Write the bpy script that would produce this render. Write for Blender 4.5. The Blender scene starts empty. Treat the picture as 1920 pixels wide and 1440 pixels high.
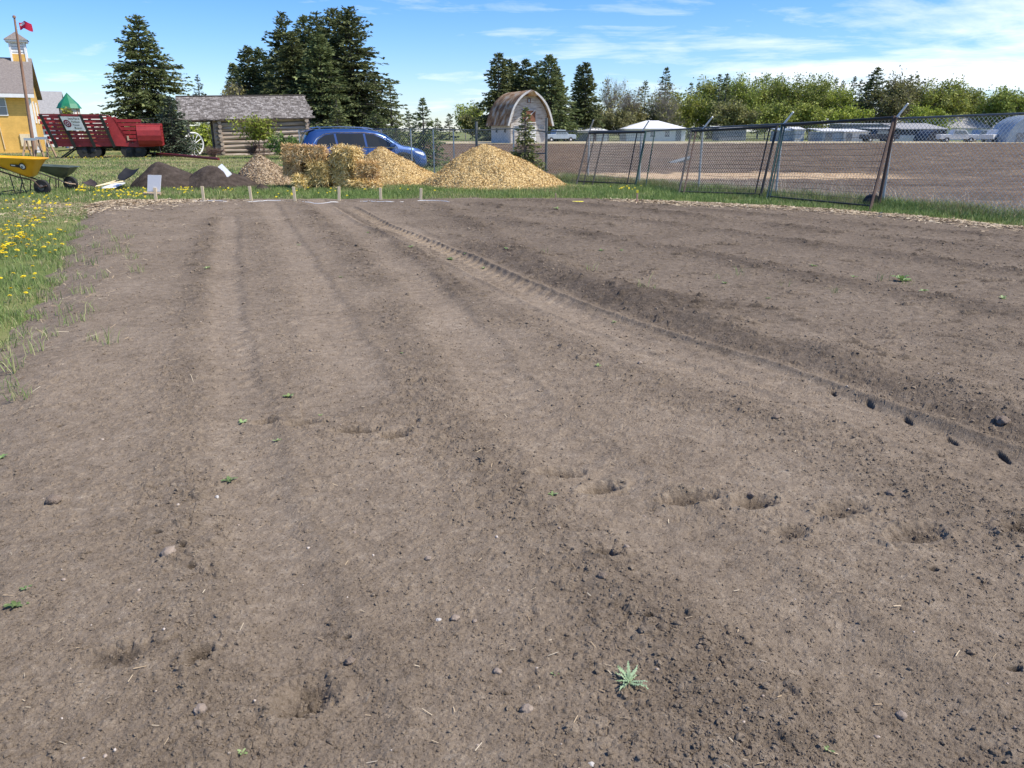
import bpy, math, random
import numpy as np
from mathutils import Vector, Matrix
R = math.radians
S = bpy.context.scene
COL = S.collection

# ------------------------------------------------------------------ camera, sky, sun, exposure
CAM_H = 1.6
PITCH = math.atan((720 - 246) / 1440)
cam_d = bpy.data.cameras.new('camera'); cam = bpy.data.objects.new('camera', cam_d); COL.objects.link(cam)
cam.location = (0, 0, CAM_H); cam.rotation_euler = (math.pi / 2 - PITCH, 0, 0)
cam_d.sensor_width = 36; cam_d.lens = 27.0; cam_d.clip_start = 0.05; cam_d.clip_end = 6000
S.camera = cam
SUN_EL, SUN_AZ = R(53), R(102)          # azimuth clockwise from +Y (north): to the right of the view, a touch behind
sun_dir = Vector((math.sin(SUN_AZ) * math.cos(SUN_EL), math.cos(SUN_AZ) * math.cos(SUN_EL), math.sin(SUN_EL)))
ld = bpy.data.lights.new('sun', 'SUN'); ld.energy = 4.6; ld.angle = R(0.5); ld.color = (1.0, 0.94, 0.85)
lo = bpy.data.objects.new('sun', ld); COL.objects.link(lo)
lo.rotation_euler = (-sun_dir).to_track_quat('-Z', 'Y').to_euler(); lo.location = (60, -20, 80)
S.view_settings.view_transform = 'Standard'; S.view_settings.look = 'None'
S.view_settings.gamma = 1; S.view_settings.use_curve_mapping = False
S.view_settings.exposure = 0.45

class NT:
    """small helper for node trees"""
    def __init__(s, tree): s.t = tree
    def n(s, kind, **kw):
        nd = s.t.nodes.new(kind)
        for k, v in kw.items(): setattr(nd, k, v)
        return nd
    def put(s, sock, v):
        if isinstance(v, bpy.types.NodeSocket): s.t.links.new(v, sock)
        elif v is not None:
            if isinstance(v, (tuple, list)) and len(v) == 3 and sock.type == 'RGBA': v = (*v, 1)
            sock.default_value = v
    def noise(s, vec, scale, detail=3, rough=0.55, dist=0.0):
        nd = s.n('ShaderNodeTexNoise'); s.put(nd.inputs['Vector'], vec)
        nd.inputs['Scale'].default_value = scale; nd.inputs['Detail'].default_value = detail
        nd.inputs['Roughness'].default_value = rough; nd.inputs['Distortion'].default_value = dist
        return nd.outputs['Fac']
    def ramp(s, fac, stops, interp='LINEAR'):
        nd = s.n('ShaderNodeValToRGB'); s.put(nd.inputs[0], fac); cr = nd.color_ramp; cr.interpolation = interp
        while len(cr.elements) < len(stops): cr.elements.new(0.5)
        for e, (p, c) in zip(cr.elements, stops):
            e.position = p; e.color = (*c, 1) if len(c) == 3 else c
        return nd.outputs['Color']
    def mix(s, fac, a, b, mode='MIX'):
        nd = s.n('ShaderNodeMix', data_type='RGBA', blend_type=mode)
        s.put(nd.inputs['Factor'], fac); s.put(nd.inputs['A'], a) if False else None
        s.put(nd.inputs[6], a); s.put(nd.inputs[7], b)
        return nd.outputs[2]
    def math(s, op, a, b=None, c=None, clamp=False):
        nd = s.n('ShaderNodeMath', operation=op); nd.use_clamp = clamp
        s.put(nd.inputs[0], a); s.put(nd.inputs[1], b)
        if c is not None: s.put(nd.inputs[2], c)
        return nd.outputs[0]
    def maprange(s, v, a, b, c=0.0, d=1.0):
        nd = s.n('ShaderNodeMapRange'); s.put(nd.inputs[0], v)
        for i, x in enumerate((a, b, c, d)): nd.inputs[i + 1].default_value = x
        return nd.outputs[0]

W = bpy.data.worlds.new('World'); S.world = W; W.use_nodes = True
wt = NT(W.node_tree); W.node_tree.nodes.clear()
sky = wt.n('ShaderNodeTexSky', sky_type='NISHITA', sun_disc=False)
sky.sun_elevation = SUN_EL; sky.sun_rotation = SUN_AZ; sky.altitude = 700
sky.air_density = 1.0; sky.dust_density = 0.3; sky.ozone_density = 3.0
geo = wt.n('ShaderNodeNewGeometry')
tc = wt.n('ShaderNodeTexCoord'); gen = tc.outputs['Generated']
sep = wt.n('ShaderNodeSeparateXYZ'); wt.put(sep.inputs[0], gen)
zz = wt.math('MAXIMUM', sep.outputs[2], 0.0)
zc = wt.math('ADD', zz, 0.10)
cmb = wt.n('ShaderNodeCombineXYZ')
wt.put(cmb.inputs[0], wt.math('DIVIDE', sep.outputs[0], zc)); wt.put(cmb.inputs[1], wt.math('DIVIDE', sep.outputs[1], zc))
n1 = wt.noise(cmb.outputs[0], 0.55, 8, 0.62, 0.9)
n2 = wt.noise(cmb.outputs[0], 2.2, 6, 0.6, 0.6)
nn = wt.math('ADD', wt.math('MULTIPLY', n1, 0.72), wt.math('MULTIPLY', n2, 0.28))
side = wt.maprange(sep.outputs[0], -0.35, 0.62, 0.0, 1.0)        # more cloud towards the right of the view
low = wt.maprange(zz, 0.0, 0.16, 1.0, 0.0)
bias = wt.math('ADD', wt.math('MULTIPLY', side, 0.13), wt.math('MULTIPLY', wt.math('MULTIPLY', low, side), 0.12))
cl = wt.maprange(wt.math('ADD', nn, bias), 0.575, 0.80, 0.0, 0.85)
hs = wt.n('ShaderNodeHueSaturation'); hs.inputs['Saturation'].default_value = 1.25; hs.inputs['Value'].default_value = 1.0
wt.put(hs.inputs['Color'], sky.outputs[0])
blue = wt.mix(1.0, hs.outputs[0], (0.90, 0.95, 1.18), 'MULTIPLY')
# the zenith-ward darkening of a clear dry sky starts low: deeper blue a few degrees up
deep = wt.mix(wt.maprange(zz, 0.0, 0.2, 0.0, 1.0), blue, wt.mix(1.0, blue, (0.80, 0.97, 1.06), 'MULTIPLY'))
withc = wt.mix(cl, deep, (8.6, 8.8, 9.2))
bg = wt.n('ShaderNodeBackground'); wt.put(bg.inputs[0], withc); bg.inputs[1].default_value = 0.115
wo = wt.n('ShaderNodeOutputWorld'); W.node_tree.links.new(bg.outputs[0], wo.inputs[0])

# ------------------------------------------------------------------ from picture measurements to places on the ground
ST, CT = math.sin(PITCH), math.cos(PITCH)
def ray(px, py):
    a, b = (px - 960) / 1440, (720 - py) / 1440
    return a, CT + ST * b, -ST + CT * b
def G(px, py, z=0.0):
    x, y, w = ray(px, py); t = (z - CAM_H) / w
    return x * t, y * t
def at(px, py, Y):
    x, y, w = ray(px, py); t = Y / y
    return x * t, Y, CAM_H + w * t
def mpp(Y): return Y / 1.053 / 1440      # metres per photo pixel near the horizon

# ------------------------------------------------------------------ objects, labels, meshes
def tag(o, label=None, cat=None, group=None, kind=None):
    if label: o['label'] = label
    if cat: o['category'] = cat
    if group: o['group'] = group
    if kind: o['kind'] = kind
    return o
def empty(name, loc=(0, 0, 0), rz=0.0):
    o = bpy.data.objects.new(name, None); COL.objects.link(o)
    o.location = loc; o.rotation_euler = (0, 0, rz); o.empty_display_size = 0.2
    return o
def thing(name, label, cat, loc=(0, 0, 0), rz=0.0, group=None):
    return tag(empty(name, loc, rz), label, cat, group)
def npmesh(name, v, f, m, parent=None, smooth=False):
    v = np.asarray(v, np.float32).reshape(-1, 3)
    me = bpy.data.meshes.new(name)
    if isinstance(f, np.ndarray):
        k = f.shape[1]; nf = len(f); loops = f.astype(np.int32).ravel()
        starts = np.arange(nf, dtype=np.int32) * k; tot = np.full(nf, k, np.int32)
    else:
        tot = np.array([len(q) for q in f], np.int32); nf = len(f)
        loops = np.array([i for q in f for i in q], np.int32)
        starts = np.concatenate([[0], np.cumsum(tot)[:-1]]).astype(np.int32)
    me.vertices.add(len(v)); me.vertices.foreach_set('co', v.ravel())
    me.loops.add(len(loops)); me.loops.foreach_set('vertex_index', loops)
    me.polygons.add(nf); me.polygons.foreach_set('loop_start', starts)
    if smooth: me.polygons.foreach_set('use_smooth', np.ones(nf, bool))
    me.update(calc_edges=True); me.validate()
    if not smooth: me.shade_flat()
    if m: me.materials.append(m)
    o = bpy.data.objects.new(name, me); COL.objects.link(o)
    if parent: o.parent = parent
    return o
class MB:
    def __init__(s): s.v = []; s.f = []
    def add(s, vs, fs):
        b = len(s.v); s.v += [tuple(p) for p in vs]; s.f += [tuple(i + b for i in q) for q in fs]; return s
    def box(s, c, d, rot=None):
        x, y, z = d[0] / 2, d[1] / 2, d[2] / 2
        vs = [Vector((i * x, j * y, k * z)) for k in (-1, 1) for j in (-1, 1) for i in (-1, 1)]
        if rot is not None: vs = [rot @ p for p in vs]
        vs = [p + Vector(c) for p in vs]
        return s.add(vs, [(0, 2, 3, 1), (4, 5, 7, 6), (0, 1, 5, 4), (2, 6, 7, 3), (0, 4, 6, 2), (1, 3, 7, 5)])
    def bar(s, a, b, w, h, up=(0, 0, 1)):
        a, b = Vector(a), Vector(b); d = b - a; L = d.length; d.normalize()
        u = Vector(up); sx = d.cross(u)
        if sx.length < 1e-4: sx = d.cross(Vector((1, 0, 0)))
        sx.normalize(); uz = sx.cross(d).normalized()
        vs = []
        for p in (a, b):
            for i, j in ((-1, -1), (1, -1), (1, 1), (-1, 1)): vs.append(p + sx * (i * w / 2) + uz * (j * h / 2))
        return s.add(vs, [(0, 1, 2, 3), (7, 6, 5, 4), (0, 4, 5, 1), (1, 5, 6, 2), (2, 6, 7, 3), (3, 7, 4, 0)])
    def tube(s, pts, r, n=8, cap=True):
        pts = [Vector(p) for p in pts]; m = len(pts)
        rr = r if isinstance(r, (list, tuple)) else [r] * m
        vs, fs = [], []; prev = None
        for i, p in enumerate(pts):
            d = (pts[min(i + 1, m - 1)] - pts[max(i - 1, 0)]).normalized()
            if prev is None:
                a = d.cross(Vector((0, 0, 1)))
                if a.length < 1e-3: a = d.cross(Vector((1, 0, 0)))
            else: a = prev - d * prev.dot(d)
            a.normalize(); b = d.cross(a); prev = a
            for k in range(n):
                t = 2 * math.pi * k / n
                vs.append(p + (a * math.cos(t) + b * math.sin(t)) * rr[i])
        for i in range(m - 1):
            for k in range(n):
                fs.append((i * n + k, i * n + (k + 1) % n, (i + 1) * n + (k + 1) % n, (i + 1) * n + k))
        if cap: fs += [tuple(range(n - 1, -1, -1)), tuple((m - 1) * n + k for k in range(n))]
        return s.add(vs, fs)
    def prism(s, poly, z0, z1, axis='z'):
        n = len(poly); vs = []
        for z in (z0, z1):
            for a, b in poly:
                vs.append((a, b, z) if axis == 'z' else ((a, z, b) if axis == 'y' else (z, a, b)))
        fs = [tuple(range(n - 1, -1, -1)), tuple(range(n, 2 * n))]
        fs += [(i, (i + 1) % n, n + (i + 1) % n, n + i) for i in range(n)]
        return s.add(vs, fs)
    def lathe(s, prof, c=(0, 0, 0), n=24, axis='z'):
        vs, fs = [], []
        for r, h in prof:
            for k in range(n):
                t = 2 * math.pi * k / n; a, b = r * math.cos(t), r * math.sin(t)
                p = (a, b, h) if axis == 'z' else ((a, h, b) if axis == 'y' else (h, a, b))
                vs.append((p[0] + c[0], p[1] + c[1], p[2] + c[2]))
        m = len(prof)
        for i in range(m - 1):
            for k in range(n): fs.append((i * n + k, i * n + (k + 1) % n, (i + 1) * n + (k + 1) % n, (i + 1) * n + k))
        fs += [tuple(range(n - 1, -1, -1)), tuple((m - 1) * n + k for k in range(n))]
        return s.add(vs, fs)
    def build(s, name, m, parent=None, smooth=False, bevel=0.0):
        o = npmesh(name, np.array([tuple(p) for p in s.v]), s.f, m, parent, smooth)
        if bevel:
            b = o.modifiers.new('bevel', 'BEVEL'); b.width = bevel; b.segments = 2; b.limit_method = 'ANGLE'
        if smooth:
            try: o.data.set_sharp_from_angle(angle=R(38))
            except Exception: pass
        return o
def kids(o): return [c for c in COL.objects if c.parent == o]
def copy_tree(o, parent=None):
    c = o.copy(); COL.objects.link(c); c.parent = parent
    for ch in kids(o): copy_tree(ch, c)
    return c

# ------------------------------------------------------------------ materials
def srgb(r, g, b):
    f = lambda c: (c / 255 / 12.92) if c / 255 <= 0.04045 else ((c / 255 + 0.055) / 1.055) ** 2.4
    return f(r), f(g), f(b)
def mat(name, c1, c2=None, scale=4.0, rough=0.7, bump=0.0, bscale=None, metal=0.0, spec=0.5, island=0.0, coat=0.0, stops=None, transl=0.0, stretch=None, detail=4):
    m = bpy.data.materials.new(name); m.use_nodes = True; t = NT(m.node_tree); m.node_tree.nodes.clear()
    p = t.n('ShaderNodeBsdfPrincipled'); out = t.n('ShaderNodeOutputMaterial')
    tcn = t.n('ShaderNodeTexCoord'); vec = tcn.outputs['Object']
    if stretch:
        mp = t.n('ShaderNodeMapping'); t.put(mp.inputs[0], vec); mp.inputs['Scale'].default_value = stretch; vec = mp.outputs[0]
    col = c1
    if c2 is not None or stops:
        f = t.noise(vec, scale, detail, 0.6)
        if island:
            gi = t.n('ShaderNodeNewGeometry').outputs['Random Per Island']
            f = t.math('ADD', t.math('MULTIPLY', f, 1 - island), t.math('MULTIPLY', gi, island))
        if stops: col = t.ramp(f, stops)
        else: col = t.ramp(f, [(0.3, c1), (0.7, c2)])
        if island and transl:      # each tree a little lighter or darker than its neighbours
            hv = t.n('ShaderNodeHueSaturation'); rn = t.n('ShaderNodeObjectInfo').outputs['Random']
            t.put(hv.inputs['Value'], t.maprange(rn, 0, 1, .78, 1.25)); t.put(hv.inputs['Hue'], t.maprange(t.math('FRACT', t.math('MULTIPLY', rn, 7.3)), 0, 1, .488, .512)); t.put(hv.inputs['Color'], col); col = hv.outputs[0]
    t.put(p.inputs['Base Color'], col)
    p.inputs['Roughness'].default_value = rough; p.inputs['Metallic'].default_value = metal
    p.inputs['Specular IOR Level'].default_value = spec; p.inputs['Coat Weight'].default_value = coat
    p.inputs['Coat Roughness'].default_value = 0.05
    if bump:
        b = t.n('ShaderNodeBump'); b.inputs['Strength'].default_value = min(1, bump); b.inputs['Distance'].default_value = 0.02
        t.put(b.inputs['Height'], t.noise(vec, bscale or scale * 4, 5, 0.65)); t.put(p.inputs['Normal'], b.outputs[0])
    sh = p.outputs[0]
    if transl:
        tr = t.n('ShaderNodeBsdfTranslucent'); t.put(tr.inputs[0], col)
        mx = t.n('ShaderNodeMixShader'); mx.inputs[0].default_value = transl
        m.node_tree.links.new(sh, mx.inputs[1]); m.node_tree.links.new(tr.outputs[0], mx.inputs[2]); sh = mx.outputs[0]
    m.node_tree.links.new(sh, out.inputs[0])
    return m
M = {}
M['spruce'] = mat('spruce_needles', None, rough=0.65, spec=0.25, scale=0.9, island=0.45, transl=0.2, stops=[(0.22, (0.052, 0.070, 0.026)), (0.5, (0.135, 0.160, 0.060)), (0.78, (0.27, 0.295, 0.115))])
M['spruce_blue'] = mat('spruce_needles_bluish', None, rough=0.65, spec=0.25, scale=0.9, island=0.45, transl=0.12, stops=[(0.22, (0.040, 0.058, 0.038)), (0.5, (0.095, 0.130, 0.080)), (0.78, (0.18, 0.225, 0.14))])
M['spruce_light'] = mat('spruce_needles_light', None, rough=0.65, spec=0.25, scale=1.6, island=0.45, transl=0.15, stops=[(0.22, (0.055, 0.075, 0.028)), (0.5, (0.13, 0.16, 0.056)), (0.78, (0.24, 0.27, 0.10))])
M['leaf_bright'] = mat('spring_leaves_bright', None, rough=0.6, spec=0.3, scale=1.2, island=0.5, transl=0.3, stops=[(0.2, (0.16, 0.20, 0.022)), (0.5, (0.33, 0.39, 0.05)), (0.8, (0.48, 0.53, 0.09))])
M['leaf_green'] = mat('spring_leaves_green', None, rough=0.6, spec=0.3, scale=0.5, island=0.45, transl=0.25, stops=[(0.2, (0.14, 0.175, 0.026)), (0.5, (0.285, 0.325, 0.06)), (0.8, (0.44, 0.46, 0.11))])
M['leaf_olive'] = mat('budding_leaves_olive', None, rough=0.6, spec=0.3, scale=0.5, island=0.45, transl=0.25, stops=[(0.2, (0.12, 0.125, 0.04)), (0.5, (0.225, 0.22, 0.075)), (0.8, (0.34, 0.325, 0.13))])
M['leaf_dark'] = mat('shrub_leaves_dark', None, rough=0.55, spec=0.3, scale=1.2, island=0.5, transl=0.2, stops=[(0.2, (0.04, 0.085, 0.018)), (0.5, (0.085, 0.155, 0.03)), (0.8, (0.15, 0.23, 0.055))])
M['bark'] = mat('bark', (0.10, 0.08, 0.065), (0.19, 0.165, 0.14), 6, 0.9, 0.5)
M['bark_grey'] = mat('bark_grey', (0.17, 0.15, 0.125), (0.28, 0.25, 0.215), 5, 0.9, 0.5)
M['twig_red'] = mat('reddish_twigs', (0.16, 0.09, 0.07), (0.26, 0.17, 0.13), 5, 0.85)
# ------------------------------------------------------------------ noise on arrays
_prm = np.random.default_rng(11).permutation(256).astype(np.int32)
_ang = np.random.default_rng(12).uniform(0, 2 * np.pi, 256)
_gx, _gy = np.cos(_ang).astype(np.float32), np.sin(_ang).astype(np.float32)
_rnd = np.random.default_rng(13).random((3, 256)).astype(np.float32)
def _h(ix, iy, seed): return _prm[(_prm[(_prm[(ix + seed) & 255] + iy) & 255] + ((ix >> 8) * 31 + (iy >> 8) * 17)) & 255]
def pn(x, y, seed=0):
    """gradient noise, about -0.7..0.7"""
    x = np.asarray(x, np.float32); y = np.asarray(y, np.float32)
    fx, fy = np.floor(x), np.floor(y); ix, iy = fx.astype(np.int32), fy.astype(np.int32); x = x - fx; y = y - fy
    u, v = x * x * x * (x * (x * 6 - 15) + 10), y * y * y * (y * (y * 6 - 15) + 10)
    def g(a, b):
        k = _h(ix + a, iy + b, seed); return _gx[k] * (x - a) + _gy[k] * (y - b)
    a = g(0, 0); a = a + u * (g(1, 0) - a); b = g(0, 1); b = b + u * (g(1, 1) - b)
    return a + v * (b - a)
def fbm(x, y, o=4, seed=0, gain=0.5):
    s = 0; a = 1.0
    for i in range(o):
        s = s + a * pn(x, y, seed + i * 7); x = x * 2.03; y = y * 2.03; a *= gain
    return s
def lumps(x, y, cell, prob, rmin, rmax, seed, squash=0.7):
    """crumbs and clods: rounded bumps scattered one to a cell"""
    x = np.asarray(x, np.float32) / cell; y = np.asarray(y, np.float32) / cell
    ix, iy = np.floor(x).astype(np.int32), np.floor(y).astype(np.int32); h = np.zeros_like(x)
    for a in (-1, 0, 1):
        for b in (-1, 0, 1):
            k = _h(ix + a, iy + b, seed); k2 = _prm[(k + 91) & 255]; k3 = _prm[(k + 173) & 255]
            cx = ix + a + _rnd[0][k]; cy = iy + b + _rnd[1][k2]
            r = np.where(_rnd[2][k3] < prob, rmin + (rmax - rmin) * (_rnd[0][k3] ** 2), 0)
            d2 = (x - cx) ** 2 + (y - cy) ** 2
            h = np.maximum(h, np.sqrt(np.maximum(r * r - d2, 0)))
    return h * cell * squash
def polydist(x, y, pts):
    """distance to a polyline, signed (+ on its right going along it), and the way along it"""
    best = np.full(x.shape, 1e9, np.float32); sgn = np.zeros_like(best); along = np.zeros_like(best); acc = 0.0
    for (ax, ay), (bx, by) in zip(pts[:-1], pts[1:]):
        dx, dy = bx - ax, by - ay; L = math.hypot(dx, dy)
        t = np.clip(((x - ax) * dx + (y - ay) * dy) / (L * L), 0, 1)
        qx, qy = x - (ax + t * dx), y - (ay + t * dy); d = np.sqrt(qx * qx + qy * qy)
        m = d < best
        s = np.where((dy * (x - ax) - dx * (y - ay)) > 0, 1, -1)
        best = np.where(m, d, best); sgn = np.where(m, s, sgn); along = np.where(m, acc + t * L, along); acc += L
    return best * sgn, along
def inside(x, y, poly):
    c = np.zeros(x.shape, bool); n = len(poly)
    for i in range(n):
        (ax, ay), (bx, by) = poly[i], poly[(i + 1) % n]
        m = (ay > y) != (by > y)
        with np.errstate(divide='ignore', invalid='ignore'):
            c ^= m & (x < (bx - ax) * (y - ay) / (by - ay + 1e-12) + ax)
    return c
def ss(a, b, x):
    t = np.clip((x - a) / (b - a), 0, 1); return t * t * (3 - 2 * t)

# ------------------------------------------------------------------ the garden plot
EDGE_L = [(-0.9, -1.0), (-1.9, 1.5), G(-60, 740), G(10, 660), G(62, 590), G(105, 520), G(128, 470), G(148, 420), G(160, 398)]
EDGE_F = [G(150, 390), G(190, 381), G(300, 379), G(480, 378), G(760, 377), G(1050, 376), G(1200, 380)]
EDGE_R = [G(1330, 386), G(1480, 393), G(1640, 404), G(1760, 414), G(1920, 432), (10.5, 11.6), (14.0, 8.0), (16, -1)]
PLOT = EDGE_L + EDGE_F + EDGE_R
def plot_dist(x, y):
    """signed distance to the edge of the plot: positive within"""
    d, _ = polydist(x, y, PLOT + [PLOT[0]]); return np.where(inside(x, y, PLOT), np.abs(d), -np.abs(d))

MAIN = [G(660, 392), G(720, 425), G(800, 458), G(900, 500), G(1000, 548), G(1100, 592), G(1200, 628), G(1300, 662), G(1420, 698), G(1560, 748), G(1700, 803), G(1900, 876), G(2150, 960)]
CLODLINES = [  # polyline, half width, ridge height, clod amount
    ([G(400, 420), G(375, 520), G(355, 640), G(348, 760), G(346, 900), G(350, 1060), G(365, 1180), G(388, 1310), G(400, 1440)], 0.16, 0.010, 0.9),
    ([G(560, 385), G(640, 455), G(720, 560), G(785, 690), G(830, 790), G(900, 880), G(985, 975), G(1060, 1060), G(1170, 1165), G(1280, 1280), G(1400, 1400)], 0.22, 0.012, 1.0),
    ([G(700, 440), G(860, 560), G(1000, 640), G(1200, 730), G(1430, 815), G(1600, 890), G(1760, 965), G(1940, 1050)], 0.25, 0.012, 1.0),
    ([G(900, 392), G(1090, 412), G(1300, 440), G(1510, 470), G(1910, 528)], 0.30, 0.030, 1.0),
    ([G(940, 420), G(1120, 455), G(1310, 490), G(1560, 545), G(1920, 610)], 0.30, 0.030, 1.0),
    ([G(1000, 384), G(1210, 404), G(1500, 440), G(1910, 488)], 0.30, 0.030, 1.0),
    ([G(1100, 560), G(1350, 590), G(1600, 640), G(1920, 690)], 0.32, 0.022, 0.8),
    ([G(1150, 388), G(1400, 410), G(1700, 440), G(1930, 462)], 0.28, 0.026, 0.9),
    ([G(820, 392), G(900, 440), G(1010, 500), G(1130, 545), G(1300, 600)], 0.25, 0.020, 0.8),
    ([G(470, 392), G(500, 500), G(540, 640), G(560, 760)], 0.20, 0.006, 0.35)]
# footprints: centre, length, width, depth, turn
PRINTS = [(G(503, 820), .15, .10, .025, 80), (G(572, 824), .17, .10, .032, 75), (G(672, 841), .26, .09, .032, 82), (G(742, 851), .16, .10, .040, 70),
          (G(1050, 922), .22, .11, .032, 80), (G(1126, 950), .19, .10, .046, 65), (G(1292, 972), .25, .12, .042, 78), (G(1410, 980), .18, .13, .042, 70),
          (G(1572, 996), .22, .13, .035, 75), (G(1708, 1042), .24, .14, .032, 72), (G(578, 1362), .17, .15, .040, 40), (G(1480, 1040), .15, .10, .018, 60),
          (G(380, 1290), .10, .07, .035, 20), (G(230, 1290), .18, .12, .012, 80), (G(1905, 1030), .2, .12, .035, 70), (G(1130, 1085), .06, .10, .035, 20)]
LUGS = [(G(1500, 738), .04, .05), (G(1560, 762), .04, .10), (G(1627, 785), .045, .13), (G(1699, 816), .045, .13), (G(1782, 852), .042, .15), (G(1876, 884), .045, .17), (G(1990, 925), .045, .17)]
LITTLE_HOLES = [(G(1452, 783), .045, .05), (G(368, 1112), .05, .05), (G(305, 1046), .05, .03), (G(1215, 1208), .035, .03), (G(1210, 1210), .03, .03), (G(120, 828), .06, .04),
                (G(350, 1070), .035, .05), (G(655, 1246), .04, .03), (G(1890, 1304), .06, .03), (G(1742, 1112), .045, .04), (G(1666, 948), .05, .04), (G(1880, 790), .08, .06)]

def soil_height(x, y, fine=True):
    wob = 0.06 * pn(x * 1.3, y * 1.3, 40) + 0.04 * pn(x * 5, y * 5, 41)
    h = 0.10 + 0.012 * fbm(x * 0.35, y * 0.35, 3, 1) + 0.009 * fbm(x * 1.7, y * 1.7, 3, 5)
    rough = 0.55 + 0.5 * np.clip(fbm(x * 0.6, y * 0.6, 3, 60) + 0.25, 0, 1)
    right = ss(0.15, 0.75, -polydist(x, y, MAIN)[0]).astype(np.float32)      # the freshly tilled side
    rough = rough + 0.35 * right
    wet_shade = 0.08 * np.clip(fbm(x * 0.5, y * 0.5, 3, 70) + 0.3, 0, 1) + 0.28 * right + 0.38 * ss(3, 11, y)
    smooth_ = np.zeros_like(x)
    # the tractor track with its bank
    d, s = polydist(x, y, MAIN); d = -d + wob * 0.35
    k = ss(0.0, 1.2, s)
    tread = ss(-.46, -.40, d) * (1 - ss(-.05, .0, d))
    ph = (s + np.abs(d + .23) * 0.9) / 0.21
    lug = np.clip(np.sin(2 * np.pi * ph) * 1.8, -1, 1)
    lugvis = (1 - ss(6.5, 12.5, s)) * np.clip(0.75 + pn(x * 1.1, y * 1.1, 95), 0, 1)
    h += k * tread * (-0.022 + lug * 0.016 * lugvis); kb = k * ss(4.5, 9.5, s + 1.5 * pn(s * .5, s * 0, 98)); smooth_ = np.maximum(smooth_, k * tread * 0.6)
    h += k * 0.024 * np.exp(-((d + .02) / .045) ** 2) + k * 0.018 * np.exp(-((d + .46) / .05) ** 2)
    furrow = np.exp(-((d - .14) / .10) ** 2); bank = np.exp(-((d - .56) / .24) ** 2)
    h += kb * (-0.030 * furrow + 0.050 * bank * (0.8 + pn(x * 2.2, y * 2.2, 96)))
    rough = rough + kb * 1.6 * np.exp(-((d - .38) / .26) ** 2); wet_shade = wet_shade + kb * 0.75 * np.exp(-((d - .32) / .24) ** 2)  # rougher and darker between furrow and bank
    clod = 0.9 * kb * np.exp(-((d - .45) / .3) ** 2)
    for pts, w, amp, cl in CLODLINES:
        d2, s2 = polydist(x, y, pts); d2 = d2 + wob
        e = np.exp(-(d2 / w) ** 2); br = np.clip(0.75 + 1.0 * pn(x * 0.9, y * 0.9, 97), 0, 1)
        h += e * amp * (0.35 + br) - 0.5 * amp * np.exp(-((d2 + 1.6 * w) / w) ** 2)
        rough = rough + cl * 1.5 * e * br; wet_shade = wet_shade + 0.46 * cl * e * br; clod = np.maximum(clod, cl * e * br)
        if amp < 0.02:      # a rolled, paler strip beside the line of clods
            pale = np.exp(-((d2 + 1.9 * w) / (w * .9)) ** 4); wet_shade = wet_shade - 0.26 * pale; smooth_ = np.maximum(smooth_, pale * 0.75); h += pale * (-.008 + .0045 * np.sin(2 * np.pi * (s2 + .5 * np.abs(d2 + 1.9 * w)) / .17) * np.clip(.6 + 1.2 * pn(x * .8, y * .8, 99), 0, 1)); edge_ = np.exp(-((d2 + 3.0 * w) / .05) ** 2); h += .008 * edge_; wet_shade = wet_shade + .2 * edge_
    # footprints
    for (cx, cy), L, B, dep, rot in PRINTS:
        m = (np.abs(x - cx) < .5) & (np.abs(y - cy) < .5)
        if not m.any(): continue
        X, Y = x[m] - cx, y[m] - cy; c, sn = math.cos(R(90 - rot)), math.sin(R(90 - rot))
        u, v = X * c + Y * sn, -X * sn + Y * c
        q = np.sqrt((u / L / .58) ** 2 + (v / B / .55) ** 2) + 0.22 * pn(X * 24, Y * 24, 33) + 0.10 * pn(X * 60, Y * 60, 34)
        hole = 1 - ss(0.35, 1.05, q)
        h[m] += -dep * 0.85 * hole + dep * 0.25 * np.exp(-((q - 1.15) / .2) ** 2)
        h[m] += hole * lumps(X, Y, .026, .8, .2, .5, 35, .9) * 1.2
        rough[m] += 0.8 * np.exp(-((q - .9) / .4) ** 2); wet_shade[m] += 0.85 * (1 - ss(.3, 1.0, q))  # shade inside the print is put into the colour, besides its depth
    for (cx, cy), B, L in LUGS + LITTLE_HOLES:
        m = (np.abs(x - cx) < .3) & (np.abs(y - cy) < .3)
        if not m.any(): continue
        X, Y = x[m] - cx, y[m] - cy
        q = np.sqrt((X / B / .42) ** 2 + (Y / L / .42) ** 2) + 0.2 * pn(X * 30, Y * 30, 36)
        h[m] += -0.024 * (1 - ss(.35, 1.0, q)); wet_shade[m] += .8 * (1 - ss(.6, 1.1, q))  # holes sunk, and their inner shade painted as darker soil
    if fine:
        cl_amt = np.clip(rough, 0, 2.4) * (1 - 0.75 * smooth_)
        h += (0.0065 * fbm(x * 7, y * 7, 3, 9) + 0.0035 * fbm(x * 26, y * 26, 3, 10) * (1 - .6 * ss(3, 7, y))) * (0.5 + cl_amt * 0.7)
        big = lumps(x + .02 * pn(x * 20, y * 20, 3), y + .02 * pn(x * 20, y * 20, 4), 0.155, 0.30, .06, .26, 21, 0.65)
        mid = lumps(x + .010 * pn(x * 40, y * 40, 5), y + .010 * pn(x * 40, y * 40, 6), 0.062, 0.42, .10, .40, 22, 0.7)
        sml = lumps(x, y, 0.026, 0.62, .14, .46, 23, .72)
        tiny = lumps(x, y, 0.0135, 0.75, .2, .5, 24, .75)
        mid = mid * (0.75 + 0.6 * pn(x * 90, y * 90, 7)); big = big * (0.85 + 0.5 * pn(x * 45, y * 45, 8))
        g = np.clip(cl_amt, 0.15, 2)
        far_ = np.clip(ss(5, 10, y) + right, 0, 1)
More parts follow.
